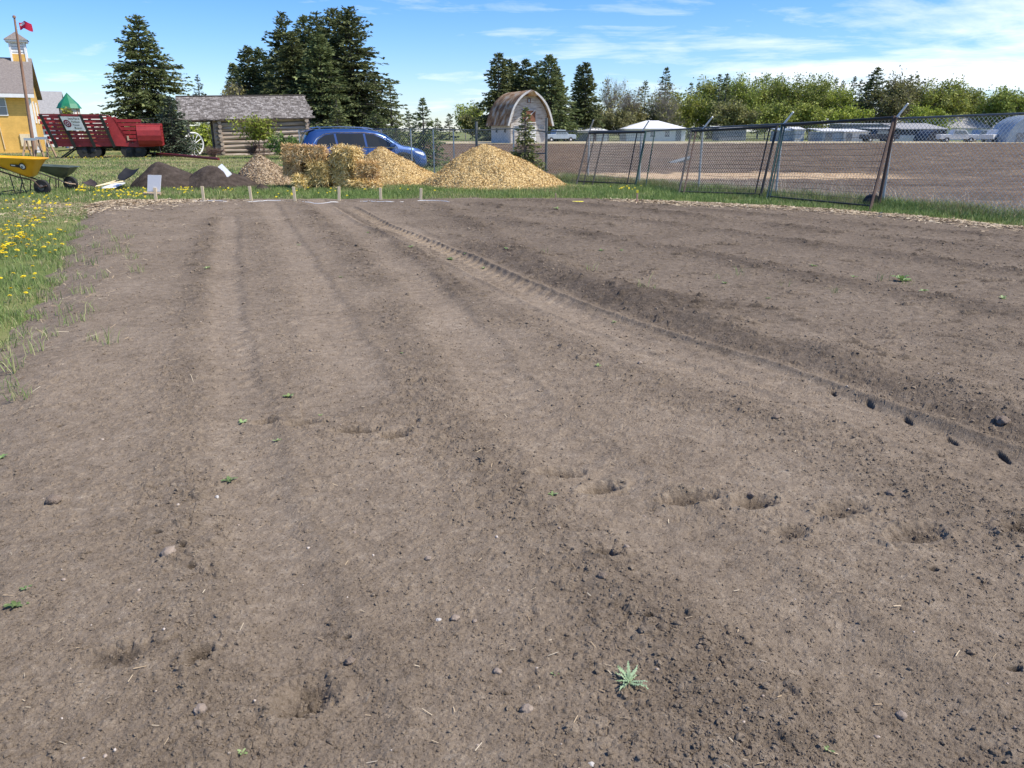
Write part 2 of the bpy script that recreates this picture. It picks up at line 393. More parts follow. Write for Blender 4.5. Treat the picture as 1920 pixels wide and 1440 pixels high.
        plate = lumps(x * .45 + .02 * pn(x * 9, y * 9, 14), y + .03 * pn(x * 9, y * 9, 15), 0.10, .42, .08, .40, 25, 0.75) * (.7 + .9 * pn(x * 30, y * 30, 16))
        pm = far_ * np.clip(.35 + 1.5 * pn(x * .9, y * 1.8, 17) + .8 * (cl_amt - .7), 0, 1.2)
        h += plate * pm; wet_shade = wet_shade + .5 * ss(.012, .0, plate) * pm * ss(.002, .006, lumps(x * .45 + .02, y + .035, 0.10, .34, .08, .40, 25, 0.55))  # dark dashes on the plates' near side: their shade painted in
        h += np.maximum.reduce([big * np.clip(cl_amt - .65, 0, 1.1) * 1.1, mid * np.clip(cl_amt - .2, 0, 1.1), sml * np.clip(0.35 + .6 * g, 0, 1.1) * (1 - .8 * ss(3.5, 7, y)), tiny * 0.9 * (1 - ss(1.6, 3.2, y))])
        # hair cracks of the drying crust
        cr = np.abs(fbm(x * 6.5, y * 6.5, 3, 50)); crm = np.clip(pn(x * 1.2, y * 1.2, 51) + .30, 0, 1) * (1 - right)
        h -= 0.009 * (1 - ss(0.0, 0.035, cr)) * crm
    e = plot_dist(x, y) + 0.16 * fbm(x * 1.6, y * 1.6, 3, 80)
    edge = ss(-0.12, 0.55, e)
    h = h * edge - 0.05 * (1 - ss(-0.25, 0.02, e))
    return h, np.clip(wet_shade, 0, 1.2), clod * edge, e

def soil_mat():
    m = bpy.data.materials.new('tilled_soil'); m.use_nodes = True; t = NT(m.node_tree); m.node_tree.nodes.clear()
    p = t.n('ShaderNodeBsdfPrincipled'); out = t.n('ShaderNodeOutputMaterial'); v = t.n('ShaderNodeTexCoord').outputs['Object']
    at_ = t.n('ShaderNodeAttribute', attribute_name='moist_shade').outputs['Fac']
    f = t.math('ADD', t.math('MULTIPLY', t.noise(v, 1.1, 4, .6), .15), t.math('ADD', t.math('MULTIPLY', t.noise(v, 14, 9, .86), .55), t.math('MULTIPLY', t.noise(v, 95, 4, .85), .30)))
    dry = t.ramp(f, [(.37, (0.060, 0.045, 0.031)), (.45, (0.205, 0.158, 0.111)), (.54, (0.278, 0.219, 0.157)), (.64, (0.44, 0.365, 0.275))])
    damp_shade = t.ramp(f, [(.38, (0.034, 0.026, 0.019)), (.5, (0.100, 0.077, 0.056)), (.63, (0.185, 0.146, 0.110))])  # dark tone for real dampness and for shade painted in hollows
    col = t.mix(t.math('MULTIPLY', at_, 0.85, clamp=True), dry, damp_shade)
    fleck = t.maprange(t.noise(v, 160, 2, .5), .70, .76, 0, .55)
    col = t.mix(fleck, col, (0.42, 0.35, 0.29))
    t.put(p.inputs['Base Color'], col); p.inputs['Roughness'].default_value = .95; p.inputs['Specular IOR Level'].default_value = .12
    b = t.n('ShaderNodeBump'); b.inputs['Strength'].default_value = 1.0; b.inputs['Distance'].default_value = .016
    t.put(b.inputs['Height'], t.noise(v, 30, 7, .8)); t.put(p.inputs['Normal'], b.outputs[0])
    m.node_tree.links.new(p.outputs[0], out.inputs[0]); return m
M['soil'] = soil_mat()

def build_soil():
    ys = [0.75]
    while ys[-1] < 20.4:
        y = ys[-1]; ys.append(y + min(max(0.00072 * (y * y + 1.2), 0.0026), 0.0145))
    ys = list(np.linspace(-1.2, .72, 70)) + ys; ys = np.array(ys, np.float32); nx = 1120 + 360      # a little way behind and well to either side too
    half = 1.25 + 0.70 * np.maximum(ys, .6); out = 3.2 + .25 * np.maximum(ys, .6)
    s = np.concatenate([-1 - np.linspace(1, 0, 181)[:-1], np.linspace(-1, 1, 1120), 1 + np.linspace(0, 1, 181)[1:]]).astype(np.float32)
    X = np.clip(s, -1, 1)[None, :] * half[:, None] + np.sign(s)[None, :] * np.maximum(np.abs(s) - 1, 0)[None, :] * out[:, None]; Y = np.repeat(ys[:, None], nx, 1)
    jit = np.random.default_rng(5)
    h, wet_shade, clod, e = soil_height(X.ravel(), Y.ravel())
    n = len(ys)
    idx = np.arange(n * nx, dtype=np.int32).reshape(n, nx)
    f = np.stack([idx[:-1, :-1], idx[:-1, 1:], idx[1:, 1:], idx[1:, :-1]], -1).reshape(-1, 4)
    ev = e.reshape(n, nx); keep = np.maximum.reduce([ev[:-1, :-1], ev[:-1, 1:], ev[1:, 1:], ev[1:, :-1]]).ravel() > -0.3
    f = f[keep]
    V = np.stack([X.ravel(), Y.ravel(), h], -1)
    used = np.unique(f); remap = np.full(len(V), -1, np.int32); remap[used] = np.arange(len(used)); f = remap[f]
    o = npmesh('garden_soil', V[used], f, M['soil'], None, False)
    a = o.data.attributes.new('moist_shade', 'FLOAT', 'POINT'); a.data.foreach_set('value', wet_shade[used].astype(np.float32))
    tag(o, kind='structure')
    print('soil verts', len(used))
    return o
build_soil()
def soil_z(x, y):
    return float(soil_height(np.array([x], np.float32), np.array([y], np.float32), True)[0][0])

# ------------------------------------------------------------------ ground sheet (lawn) and the ploughed field
def lawn_mat():
    m = bpy.data.materials.new('lawn'); m.use_nodes = True; t = NT(m.node_tree); m.node_tree.nodes.clear()
    p = t.n('ShaderNodeBsdfPrincipled'); out = t.n('ShaderNodeOutputMaterial'); v = t.n('ShaderNodeTexCoord').outputs['Object']
    a = t.noise(v, 0.16, 4, .6); b = t.noise(v, 1.6, 5, .65); c = t.noise(v, 22, 4, .7)
    f = t.math('ADD', t.math('MULTIPLY', a, .5), t.math('ADD', t.math('MULTIPLY', b, .25), t.math('MULTIPLY', c, .25)))
    col = t.ramp(f, [(.34, (0.075, 0.115, 0.030)), (.46, (0.130, 0.165, 0.048)), (.55, (0.230, 0.220, 0.088)), (.66, (0.36, 0.29, 0.155))])
    t.put(p.inputs['Base Color'], col); p.inputs['Roughness'].default_value = .95; p.inputs['Specular IOR Level'].default_value = .1
    bp = t.n('ShaderNodeBump'); bp.inputs['Strength'].default_value = .8; bp.inputs['Distance'].default_value = .03
    t.put(bp.inputs['Height'], c); t.put(p.inputs['Normal'], bp.outputs[0])
    m.node_tree.links.new(p.outputs[0], out.inputs[0]); return m
M['lawn'] = lawn_mat()
v = [(-3000, -60, 0), (3000, -60, 0), (3000, 4500, 0), (-3000, 4500, 0)]
tag(npmesh('ground', v, [(0, 1, 2, 3)], M['lawn']), kind='structure')
def sheet(name, poly, z, m, sub=None):
    return tag(npmesh(name, [(x, y, z) for x, y in poly], [tuple(range(len(poly)))], m), kind='structure')

P1, P5 = G(1093, 338), G(1655, 387)
P1 = (2.45, 27.2); P5 = (8.42, 17.5)
FD = Vector((P5[0] - P1[0], P5[1] - P1[1])).normalized()
FN = Vector((-FD.y, FD.x))             # away from the garden
if FN.x < 0: FN = -FN
def on_fence(px, py, off=0.0):
    x, y, w = ray(px, py); p = Vector(P1) + FN * off
    t = (p.x * FN.x + p.y * FN.y) / (x * FN.x + y * FN.y)
    return Vector((x * t, y * t, CAM_H + w * t))
def fence_pt(k, off=0.0):
    q = Vector(P1) + FD * k + FN * off; return q.x, q.y
CORNER = (1.22, 28.0)
# ploughed field: furrows as real relief
def build_field():
    x0, x1, y0, y1 = -9.0, 75.0, 13.0, 112.0
    ys = [y0]
    while ys[-1] < y1: ys.append(ys[-1] + max(0.05, 0.004 * (ys[-1] - 10)))
    ys = np.array(ys, np.float32); nx = 420
    s = np.linspace(0, 1, nx, dtype=np.float32)
    X = (-0.28 * ys - 2)[:, None] + s[None, :] * (0.98 * ys + 6)[:, None]; Y = np.repeat(ys[:, None], nx, 1)
    x, y = X.ravel(), Y.ravel()
    q = y * 0.97 + x * 0.22 + 0.5 * pn(x * .1, y * .1, 3)
    h = 0.09 + 0.075 * np.sin(q * 2 * np.pi / 0.95) + 0.07 * fbm(x * 1.3, y * 1.3, 3, 4) + 0.06 * np.abs(pn(x * 4, y * 4, 6))
    # behind the fence only
    d1 = (x - P1[0]) * FN.x + (y - P1[1]) * FN.y - 0.9 - 0.35 * pn(x * .8, y * .8, 8)
    d2 = np.where(x > 2.2, 9.0, y - 29.6) - 0.3 * pn(x * .8, y * .8, 9)
    e = np.minimum(d1, d2)
    far = 96 + 9 * ss(0, 45, x) - y + 1.5 * pn(x * .15, y * .1, 12)
    e = np.minimum(e, far)
    straw = ss(1.9, 1.3, np.abs(y - 28.6 + .5 * pn(x * .6, y * .3, 19)) + .5 * pn(x * 2.5, y * 2.5, 20)) * ss(2.0, 3.0, x) * ss(15, 12, x) * ss(.2, .8, e)
    h = h * (1 - .6 * ss(33, 27, y)); h = h * (1 - .5 * straw) + .05 * straw
    h = h * ss(0, .6, e) + (-0.08) * (1 - ss(-.3, 0.02, e))
    n = len(ys); idx = np.arange(n * nx, dtype=np.int32).reshape(n, nx)
    f = np.stack([idx[:-1, :-1], idx[:-1, 1:], idx[1:, 1:], idx[1:, :-1]], -1).reshape(-1, 4)
    keep = e[f].max(1) > -0.4; f = f[keep]
    m = bpy.data.materials.new('ploughed_earth'); m.use_nodes = True; t = NT(m.node_tree)
    p = m.node_tree.nodes['Principled BSDF']; vv = t.n('ShaderNodeTexCoord').outputs['Object']
    mp = t.n('ShaderNodeMapping'); t.put(mp.inputs[0], vv); mp.inputs['Scale'].default_value = (.25, 1, 1)
    f1 = t.math('ADD', t.math('MULTIPLY', t.noise(mp.outputs[0], .9, 5, .7), .6), t.math('MULTIPLY', t.noise(vv, 5, 5, .7), .4))
    c = t.ramp(f1, [(.35, (0.064, 0.043, 0.028)), (.52, (0.130, 0.091, 0.061)), (.68, (0.25, 0.183, 0.118))])
    c2 = t.ramp(t.noise(vv, 6, 5, .75), [(.35, (0.26, 0.165, 0.09)), (.52, (0.47, 0.33, 0.19)), (.68, (0.62, 0.48, 0.31))])
    c = t.mix(t.n('ShaderNodeAttribute', attribute_name='straw').outputs['Fac'], c, c2)
    t.put(p.inputs['Base Color'], c); p.inputs['Roughness'].default_value = .95; p.inputs['Specular IOR Level'].default_value = .1
    o = npmesh('field', np.stack([x, y, h], -1), f, m, None, True); a = o.data.attributes.new('straw', 'FLOAT', 'POINT'); a.data.foreach_set('value', straw.astype(np.float32)); tag(o, kind='structure')
build_field()
M['drygrass'] = mat('dry_grass_strip', (0.34, 0.27, 0.15), (0.50, 0.42, 0.25), 3, .95, .6)
M['chipsoil'] = mat('straw_strewn_soil', (0.34, 0.235, 0.145), (0.56, 0.40, 0.25), 5, .95, .7, 30)
# strip of straw and wood chips just beyond the fence
def strip(name, cx0, cx1, yc, w, z, m, seed):
    n = 90; xs = np.linspace(cx0, cx1, n); up = yc + w / 2 + .35 * pn(xs * .8, xs * 0, seed); lo_ = yc - w / 2 + .35 * pn(xs * .8, xs * 0 + 9, seed)
    V = [(a, b, z) for a, b in zip(xs, lo_)] + [(a, b, z) for a, b in zip(xs, up)]
    return tag(npmesh(name, V, [(i, i + 1, n + i + 1, n + i) for i in range(n - 1)], m), kind='structure')
strip('field_margin', -40, 95, 112, 22, .12, M['drygrass'], 31)
# ------------------------------------------------------------------ trees
def _norm(a): return a / (np.linalg.norm(a, axis=-1, keepdims=True) + 1e-9)
def sprays(P, D, Lg, Wd, rng, roll=0.9):
    """diamond shaped sprays: base point, direction, length, width"""
    n = len(P); up = np.tile([0, 0, 1.0], (n, 1)) + rng.normal(0, roll, (n, 3))
    sd = _norm(np.cross(D, up)); nm = _norm(np.cross(sd, D))
    mid = P + D * (Lg * .45)[:, None] + nm * (Lg * .08)[:, None]
    V = np.stack([P, mid + sd * (Wd * .5)[:, None], P + D * Lg[:, None], mid - sd * (Wd * .5)[:, None]], 1).reshape(-1, 3)
    F = np.arange(n * 4, dtype=np.int32).reshape(-1, 4)
    return V, F
def tubes_np(A, B, ra, rb, n=4):
    d = _norm(B - A); ref = np.where(np.abs(d[:, 2:3]) > .9, [[1., 0, 0]], [[0, 0, 1.]])
    u = _norm(np.cross(d, ref)); w = np.cross(d, u); m = len(A); V = []
    for k in range(n):
        t = 2 * np.pi * k / n; o = u * math.cos(t) + w * math.sin(t)
        V.append(A + o * ra[:, None]); V.append(B + o * rb[:, None])
    V = np.stack(V, 1).reshape(-1, 3); base = np.arange(m, dtype=np.int32)[:, None] * (2 * n)
    F = np.concatenate([np.stack([base[:, 0] + 2 * k, base[:, 0] + 2 * ((k + 1) % n), base[:, 0] + 2 * ((k + 1) % n) + 1, base[:, 0] + 2 * k + 1], -1) for k in range(n)])
    return V, F
def join(parts):
    V, F, b = [], [], 0
    for v, f in parts: V.append(v); F.append(f + b); b += len(v)
    return np.concatenate(V), np.concatenate(F)

def conifer(seed, H, Rr, nb, dens, sp, base=.03, shape=.85, droop=.10, m='spruce', lean=0.0, gap=0.12, wf=.40, tuft=1.0):
    """returns (crown mesh, trunk mesh) of a spruce of height H and lower radius Rr"""
    rng = np.random.default_rng(seed)
    f = base + (1 - base) * np.sort(rng.random(nb) ** 1.12); f = f * .985
    lv = np.round(f * H / (.030 * H + .12)) * (.030 * H + .12) / H; f = np.clip(.72 * f + .28 * lv, base, .985)
    az = rng.uniform(0, 2 * np.pi, nb); ph = rng.uniform(0, 6, 3)
    lob = 1 + .13 * np.sin(2 * az + ph[0]) + .10 * np.sin(3 * az + ph[1] + 5 * f) + .08 * np.sin(13 * f + ph[2])
    L = Rr * np.clip((1 - f) ** shape * lob * rng.uniform(.62, 1.12, nb), .02, None) + .05 * Rr * rng.random(nb)
    L *= 1.45 * np.where(rng.random(nb) < gap, .62, 1)
    low = np.clip(f / .18, 0, 1); L *= .82 + .18 * low
    el = np.where(f < .5, -.10 + .25 * f, .02 + .75 * (f - .5) ** 1.0 * 1.3) + rng.normal(0, .10, nb)
    parts = []
    per = np.maximum(4, (dens * L / sp).astype(int)); bi = np.repeat(np.arange(nb), per); N = len(bi)
    t = rng.random(N) ** .62 * .97 + .03
    ca, sa, ce, se = np.cos(az[bi]), np.sin(az[bi]), np.cos(el[bi]), np.sin(el[bi]); l = L[bi]
    out = np.stack([ca * ce, sa * ce, se], -1)
    P = out * (l * t)[:, None]; P[:, 2] += f[bi] * H - droop * l * t ** 1.7 + .10 * droop * l * np.maximum(t - .75, 0) * 4
    perp = np.stack([-sa, ca, np.zeros(N)], -1); sgn = rng.choice([-1, 1], N)
    spread = (.32 * l * np.minimum(t * 2, 1) * (1.06 - t)) * np.abs(rng.normal(0, .6, N))
    P += perp * (sgn * spread)[:, None]; P[:, 2] -= spread * .22 + rng.random(N) * .05
    D = _norm(out * rng.uniform(.45, 1.0, N)[:, None] + perp * (sgn * rng.uniform(.15, .95, N))[:, None] + np.stack([0 * t, 0 * t, rng.uniform(-.50, .22, N)], -1))
    sl = sp * rng.uniform(.6, 1.45, N) * (1.05 - .35 * t) * (.65 + .35 * np.clip(l / Rr * 2, 0, 1))
    parts.append(sprays(P, D, sl, sl * wf * rng.uniform(.7, 1.3, N), rng))
    # leader
    n = max(14, int(nb * .10)); zz_ = 1 - rng.random(n) ** 1.5 * .10; a2 = rng.uniform(0, 2 * np.pi, n)
    D = _norm(np.stack([np.cos(a2), np.sin(a2), rng.uniform(.3, 1.5, n)], -1)); P = np.stack([0 * zz_, 0 * zz_, zz_ * H * .985], -1)
    parts.append(sprays(P, D, sp * rng.uniform(.4, .9, n), sp * .3 * np.ones(n), rng))
    V, F = join(parts)
    k = 14; hs_ = np.linspace(0, H * .985, k); rt = .018 * H * (1 - np.linspace(0, 1, k)) ** .8 + .012
    jx, jy = .010 * H * np.cumsum(rng.normal(0, .25, k)), .010 * H * np.cumsum(rng.normal(0, .25, k)); jx[0] = jy[0] = 0; jx *= .4; jy *= .4
    A = np.stack([jx, jy, hs_], -1); tr = [tubes_np(A[:-1], A[1:], rt[:-1], rt[1:], 7)]
    sel = rng.random(nb) < .8
    E = np.stack([np.cos(az) * np.cos(el), np.sin(az) * np.cos(el), np.sin(el)], -1) * (L * .8)[:, None]
    B0 = np.stack([0 * f, 0 * f, f * H], -1); B1 = B0 + E; B1[:, 2] -= droop * L * .6
    tr.append(tubes_np(B0[sel], B1[sel], (.010 + .012 * L)[sel], .004 + .002 * L[sel], 4))
    ref = np.interp(V[:, 2], hs_, jx), np.interp(V[:, 2], hs_, jy); V[:, 0] += ref[0] + lean * V[:, 2]; V[:, 1] += ref[1]
    TV, TF = join(tr); TV[:, 0] += lean * TV[:, 2]
    return (V, F), (TV, TF)

def deciduous(seed, H, Rr, leaves, ls, bare=.0, trunk_h=.13, up=.9, nl=9, twig=1.0, stems=1, m_r=.016):
    rng = np.random.default_rng(seed); segs = []; tips = []
    def seg(a, b, r0, r1): segs.append((a, b, r0, r1))
    def grow(p, d, L, r, lvl):
        k = 3; q = p
        for i in range(k):
            d = _norm(d + rng.normal(0, .13, 3) + np.array([0, 0, .05 * up])); q2 = q + d * L / k
            seg(q, q2, r * (1 - .55 * i / k), r * (1 - .55 * (i + 1) / k)); q = q2
            if lvl > 0 and (i > 0 or lvl < 3):
                for _ in range(2 if lvl > 1 else 2):
                    a = rng.uniform(0, 2 * np.pi); sd = _norm(np.cross(d, [math.cos(a), math.sin(a), .3]))
                    grow(q - d * rng.uniform(0, L / k), _norm(d * .75 + sd * rng.uniform(.5, 1.0) + np.array([0, 0, .16 * up])), L * rng.uniform(.48, .68), r * .45, lvl - 1)
            if lvl <= 1: tips.append((q, L / k))
    for s_ in range(stems):
        p0 = np.array([rng.normal(0, .12 * (stems > 1) * Rr), rng.normal(0, .12 * (stems > 1) * Rr), 0.]); d0 = _norm(np.array([rng.normal(0, .07), rng.normal(0, .07), 1.]) + (p0 * .35 if stems > 1 else 0))
        th = H * trunk_h; r0 = m_r * H / math.sqrt(stems); p1 = p0 + d0 * th; seg(p0, p1, r0 * 1.15, r0 * .9)
        for i in range(max(3, nl // stems)):
            a = rng.uniform(0, 2 * np.pi) + i * 2.4; sp_ = rng.uniform(.25, .95) * Rr / H * 2.0
            z0 = rng.uniform(.0, .45); b = p1 + d0 * (z0 * (H - th))
            if i == 0: sp_ *= .2
            grow(b if i else p1, _norm(np.array([math.cos(a) * sp_, math.sin(a) * sp_, up])), (H - th) * rng.uniform(.42, .62) * (1 - .55 * z0), r0 * .55, 2)
        seg(p1, p1 + d0 * (H - th) * .5, r0 * .9, r0 * .25)
    A = np.array([s[0] for s in segs]); B = np.array([s[1] for s in segs]); ra = np.array([s[2] for s in segs]); rb = np.array([s[3] for s in segs])
    T = np.array([t[0] for t in tips])
    z = np.concatenate([A[:, 2], B[:, 2]]).max(); rad = np.quantile(np.linalg.norm(T[:, :2], axis=1), .93)
    sc = np.array([Rr / rad, Rr / rad, H / z]); A *= sc; B *= sc; T *= sc
    ra = np.maximum(ra, .004 * twig * H / 8); rb = np.maximum(rb, .003 * twig * H / 8)
    tr = tubes_np(A, B, ra, rb, 4)
    # extra fine twigs round the tips
    nt = int(len(T) * 3 * twig)
    if nt:
        i = rng.integers(0, len(T), nt); D = _norm(_norm(T[i] - np.array([0, 0, H * .3])) + rng.normal(0, .6, (nt, 3)) + [0, 0, .3]); Lt = H * rng.uniform(.03, .075, nt)
        tr = join([tr, tubes_np(T[i], T[i] + D * Lt[:, None], np.full(nt, .0022 * H / 8 + .003), np.full(nt, .0012 * H / 8 + .002), 3)])
    keep = rng.random(len(T)) > bare; T2 = T[keep]
    n = leaves
    if n == 0 or len(T2) == 0: return None, tr
    wt_ = rng.random(len(T2)) ** 1.5 + .1; i = rng.choice(len(T2), n, p=wt_ / wt_.sum())
    P = T2[i] + rng.normal(0, 1, (n, 3)) * np.array([.055, .055, .045]) * H * .75
    D = _norm(rng.normal(0, 1, (n, 3)) + [0, 0, -.1]); l = ls * rng.uniform(.6, 1.4, n)
    return sprays(P, D, l, l * .8, rng, 1.5), tr

def place_tree(name, label, cat, crown, trunk, mc, mt, loc, rz=0, group=None, data=None):
    t = thing(name, label, cat, loc, rz, group)
    if data:
        for nm, me in data:
            o = bpy.data.objects.new(nm, me); COL.objects.link(o); o.parent = t
        return t
    npmesh('trunk', trunk[0], trunk[1], M[mt], t)
    if crown is not None: npmesh('crown', crown[0], crown[1], M[mc], t)
    return t
def treepos(px, ptop, pbase_or_Y, Y=None):
    """a tree whose top shows at (px, ptop) standing at depth Y: place and height"""
    x, y, z = at(px, ptop, Y); return x, y, z

def spruce(px, ptop, Y, wpx, label, seed, nb=380, dens=3.4, sp=.34, m='spruce', group=None, name='spruce_tree', cat='spruce', **kw):
    x, y, z = at(px, ptop, Y); Rr = wpx / 2 * mpp(Y)
    c, t = conifer(seed, z, Rr, nb, dens, sp, m=m, **kw)
    bx = x if abs(px - 960) < 1 else x
    return place_tree(name, label, cat, c, t, m, 'bark', (bx, Y, 0), 0, group)

# the big ones on the left
G_CL = 'spruces in the tall clump behind the log cabin'
spruce(256, 28, 72, 150, 'large broad dark spruce standing alone behind the red wagon', 1, 760, 5.2, .42, shape=.80, base=.04, droop=.14, wf=.42)
spruce(316, 180, 53.2, 72, 'smaller spruce in front of the left end of the log cabin', 2, 300, 4.2, .24, m='spruce_blue', shape=.75, base=.02)
spruce(369, 140, 90, 44, 'small bluish spruce top showing over the left of the cabin roof', 3, 200, 3.4, .34, m='spruce_blue')
cl = [(462, 86, 84, 92, 'shorter spruce at the left shoulder of the tall clump'), (484, 88, 88, 90, 'spruce with a narrow tip second from the left of the tall clump'),
      (526, 22, 82, 128, 'tall pointed spruce at the left of the clump behind the cabin'), (566, 26, 86, 118, 'tall spruce with a ragged tip in the middle of the clump'),
      (592, 20, 84, 120, 'tall spruce right of the middle of the clump behind the cabin'), (624, 14, 80, 150, 'tall broad spruce at the right of the clump behind the car'),
      (652, 14, 78, 176, 'tallest spruce at the right edge of the clump with long outer branches'), (545, 60, 77, 130, 'dense spruce at the front of the clump just behind the cabin roof'),
      (596, 62, 75, 140, 'dense spruce at the front of the clump beside the cabin gable'), (436, 118, 92, 64, 'low spruce at the far left of the tall clump')]
for i, (a, b, Y, w, lb) in enumerate(cl):
    spruce(a, b, Y, w, lb, 20 + i, 680, 4.8, .44, group=G_CL, shape=.74, droop=.12, gap=.22, base=.03, wf=.42)
spruce(630, 178, 60, 56, 'young light green spruce before the tall clump, right of the cabin', 40, 260, 4.2, .24, m='spruce_light')
spruce(704, 206, 52, 74, 'bushy light green young spruce behind the middle of the car', 41, 280, 4.0, .24, m='spruce_light')
spruce(730, 150, 76, 50, 'slim spruce at the right foot of the tall clump', 42, 240, 3.6, .34)
spruce(792, 184, 37, 74, 'young spruce with a thin leader beside the car bonnet', 43, 250, 4.0, .20, m='spruce_light', shape=.95, base=.01)
spruce(766, 208, 64, 40, 'small dark spruce behind the young spruce beside the car', 44, 160, 3.4, .26)
spruce(742, 236, 44, 60, 'low bushy spruce right behind the car windscreen', 45, 200, 4.0, .20, m='spruce_light')
spruce(820, 222, 150, 24, 'left one of two tiny far spruces left of the barn', 46, 130, 3.2, .5)
spruce(842, 214, 150, 26, 'right one of two tiny far spruces left of the barn', 47, 130, 3.2, .5)
spruce(985, 200, 25.9, 66, 'small spruce in front of the barn by the fence corner', 48, 230, 4.2, .15, m='spruce_light', shape=.92, base=.01, wf=.36)
spruce(1098, 292, 27.9, 22, 'tiny spruce seedling at the fence corner', 49, 60, 3.0, .10, m='spruce_light') if False else None
# behind and beside the barn
G_BN = 'tall dark spruces behind the barn'
bn = [(935, 100, 132, 62, 'tall spruce left of the barn, first in the row behind it'), (955, 112, 136, 50, 'spruce behind the barn roof, second from the left'),
      (967, 118, 140, 50, 'shorter spruce behind the barn roof, third from the left'), (986, 112, 134, 62, 'dark spruce straight behind the barn peak'),
      (1007, 116, 139, 52, 'spruce right behind the barn peak, on its right'), (1030, 103, 130, 76, 'broadest spruce behind the right side of the barn'),
      (1044, 128, 134, 50, 'short spruce at the right end of the row behind the barn')]
for i, (a, b, Y, w, lb) in enumerate(bn):
    spruce(a, b, Y, w * 1.2, lb, 60 + i, 560, 4.4, .70, group=G_BN, shape=.72, gap=.2, droop=.16)
spruce(1100, 117, 138, 60, 'tall dark spruce right of the barn, front one of a pair', 70, 560, 4.6, .70, shape=.7, droop=.16)
spruce(1087, 122, 141, 40, 'slimmer dark spruce left of its pair, right of the barn', 71, 420, 4.2, .70, shape=.7)
spruce(1211, 151, 176, 34, 'slim brownish spruce above the white roofs', 72, 220, 3.2, .7, m='spruce_light')
spruce(1250, 126, 172, 54, 'tall spruce behind the bare tree above the white house', 73, 300, 3.4, .7)
spruce(1297, 154, 190, 28, 'left one of two small spruce tips right of the white house', 74, 170, 3.2, .7)
spruce(1310, 156, 190, 26, 'right one of two small spruce tips right of the white house', 75, 170, 3.2, .7)
spruce(1351, 139, 168, 36, 'dark spruce on the left edge of the bright green grove', 76, 230, 3.4, .7)
spruce(1364, 138, 171, 34, 'dark spruce close behind the one on the edge of the green grove', 77, 230, 3.4, .7)
for i, (a, b, lb) in enumerate([(1568, 146, 'first of four far spruce tips over the grove'), (1580, 152, 'second of four far spruce tips over the grove'), (1604, 142, 'third of four far spruce tips over the grove, the tallest'), (1616, 148, 'fourth of four far spruce tips over the grove')]):
    spruce(a, b, 205, 26, lb, 80 + i, 160, 3.2, .8, group='far spruce tips over the grove')
spruce(1646, 126, 162, 78, 'big dark spruce among the green trees on the right', 86, 380, 3.6, .7, shape=.75)
spruce(1632, 150, 166, 50, 'dark spruce leaning on the left of the big one among the green trees', 87, 300, 3.6, .7)
spruce(1710, 140, 185, 30, 'left one of two spruce tips behind the olive tree', 88, 180, 3.2, .75)
spruce(1722, 141, 186, 28, 'right one of two spruce tips behind the olive tree', 89, 180, 3.2, .75)

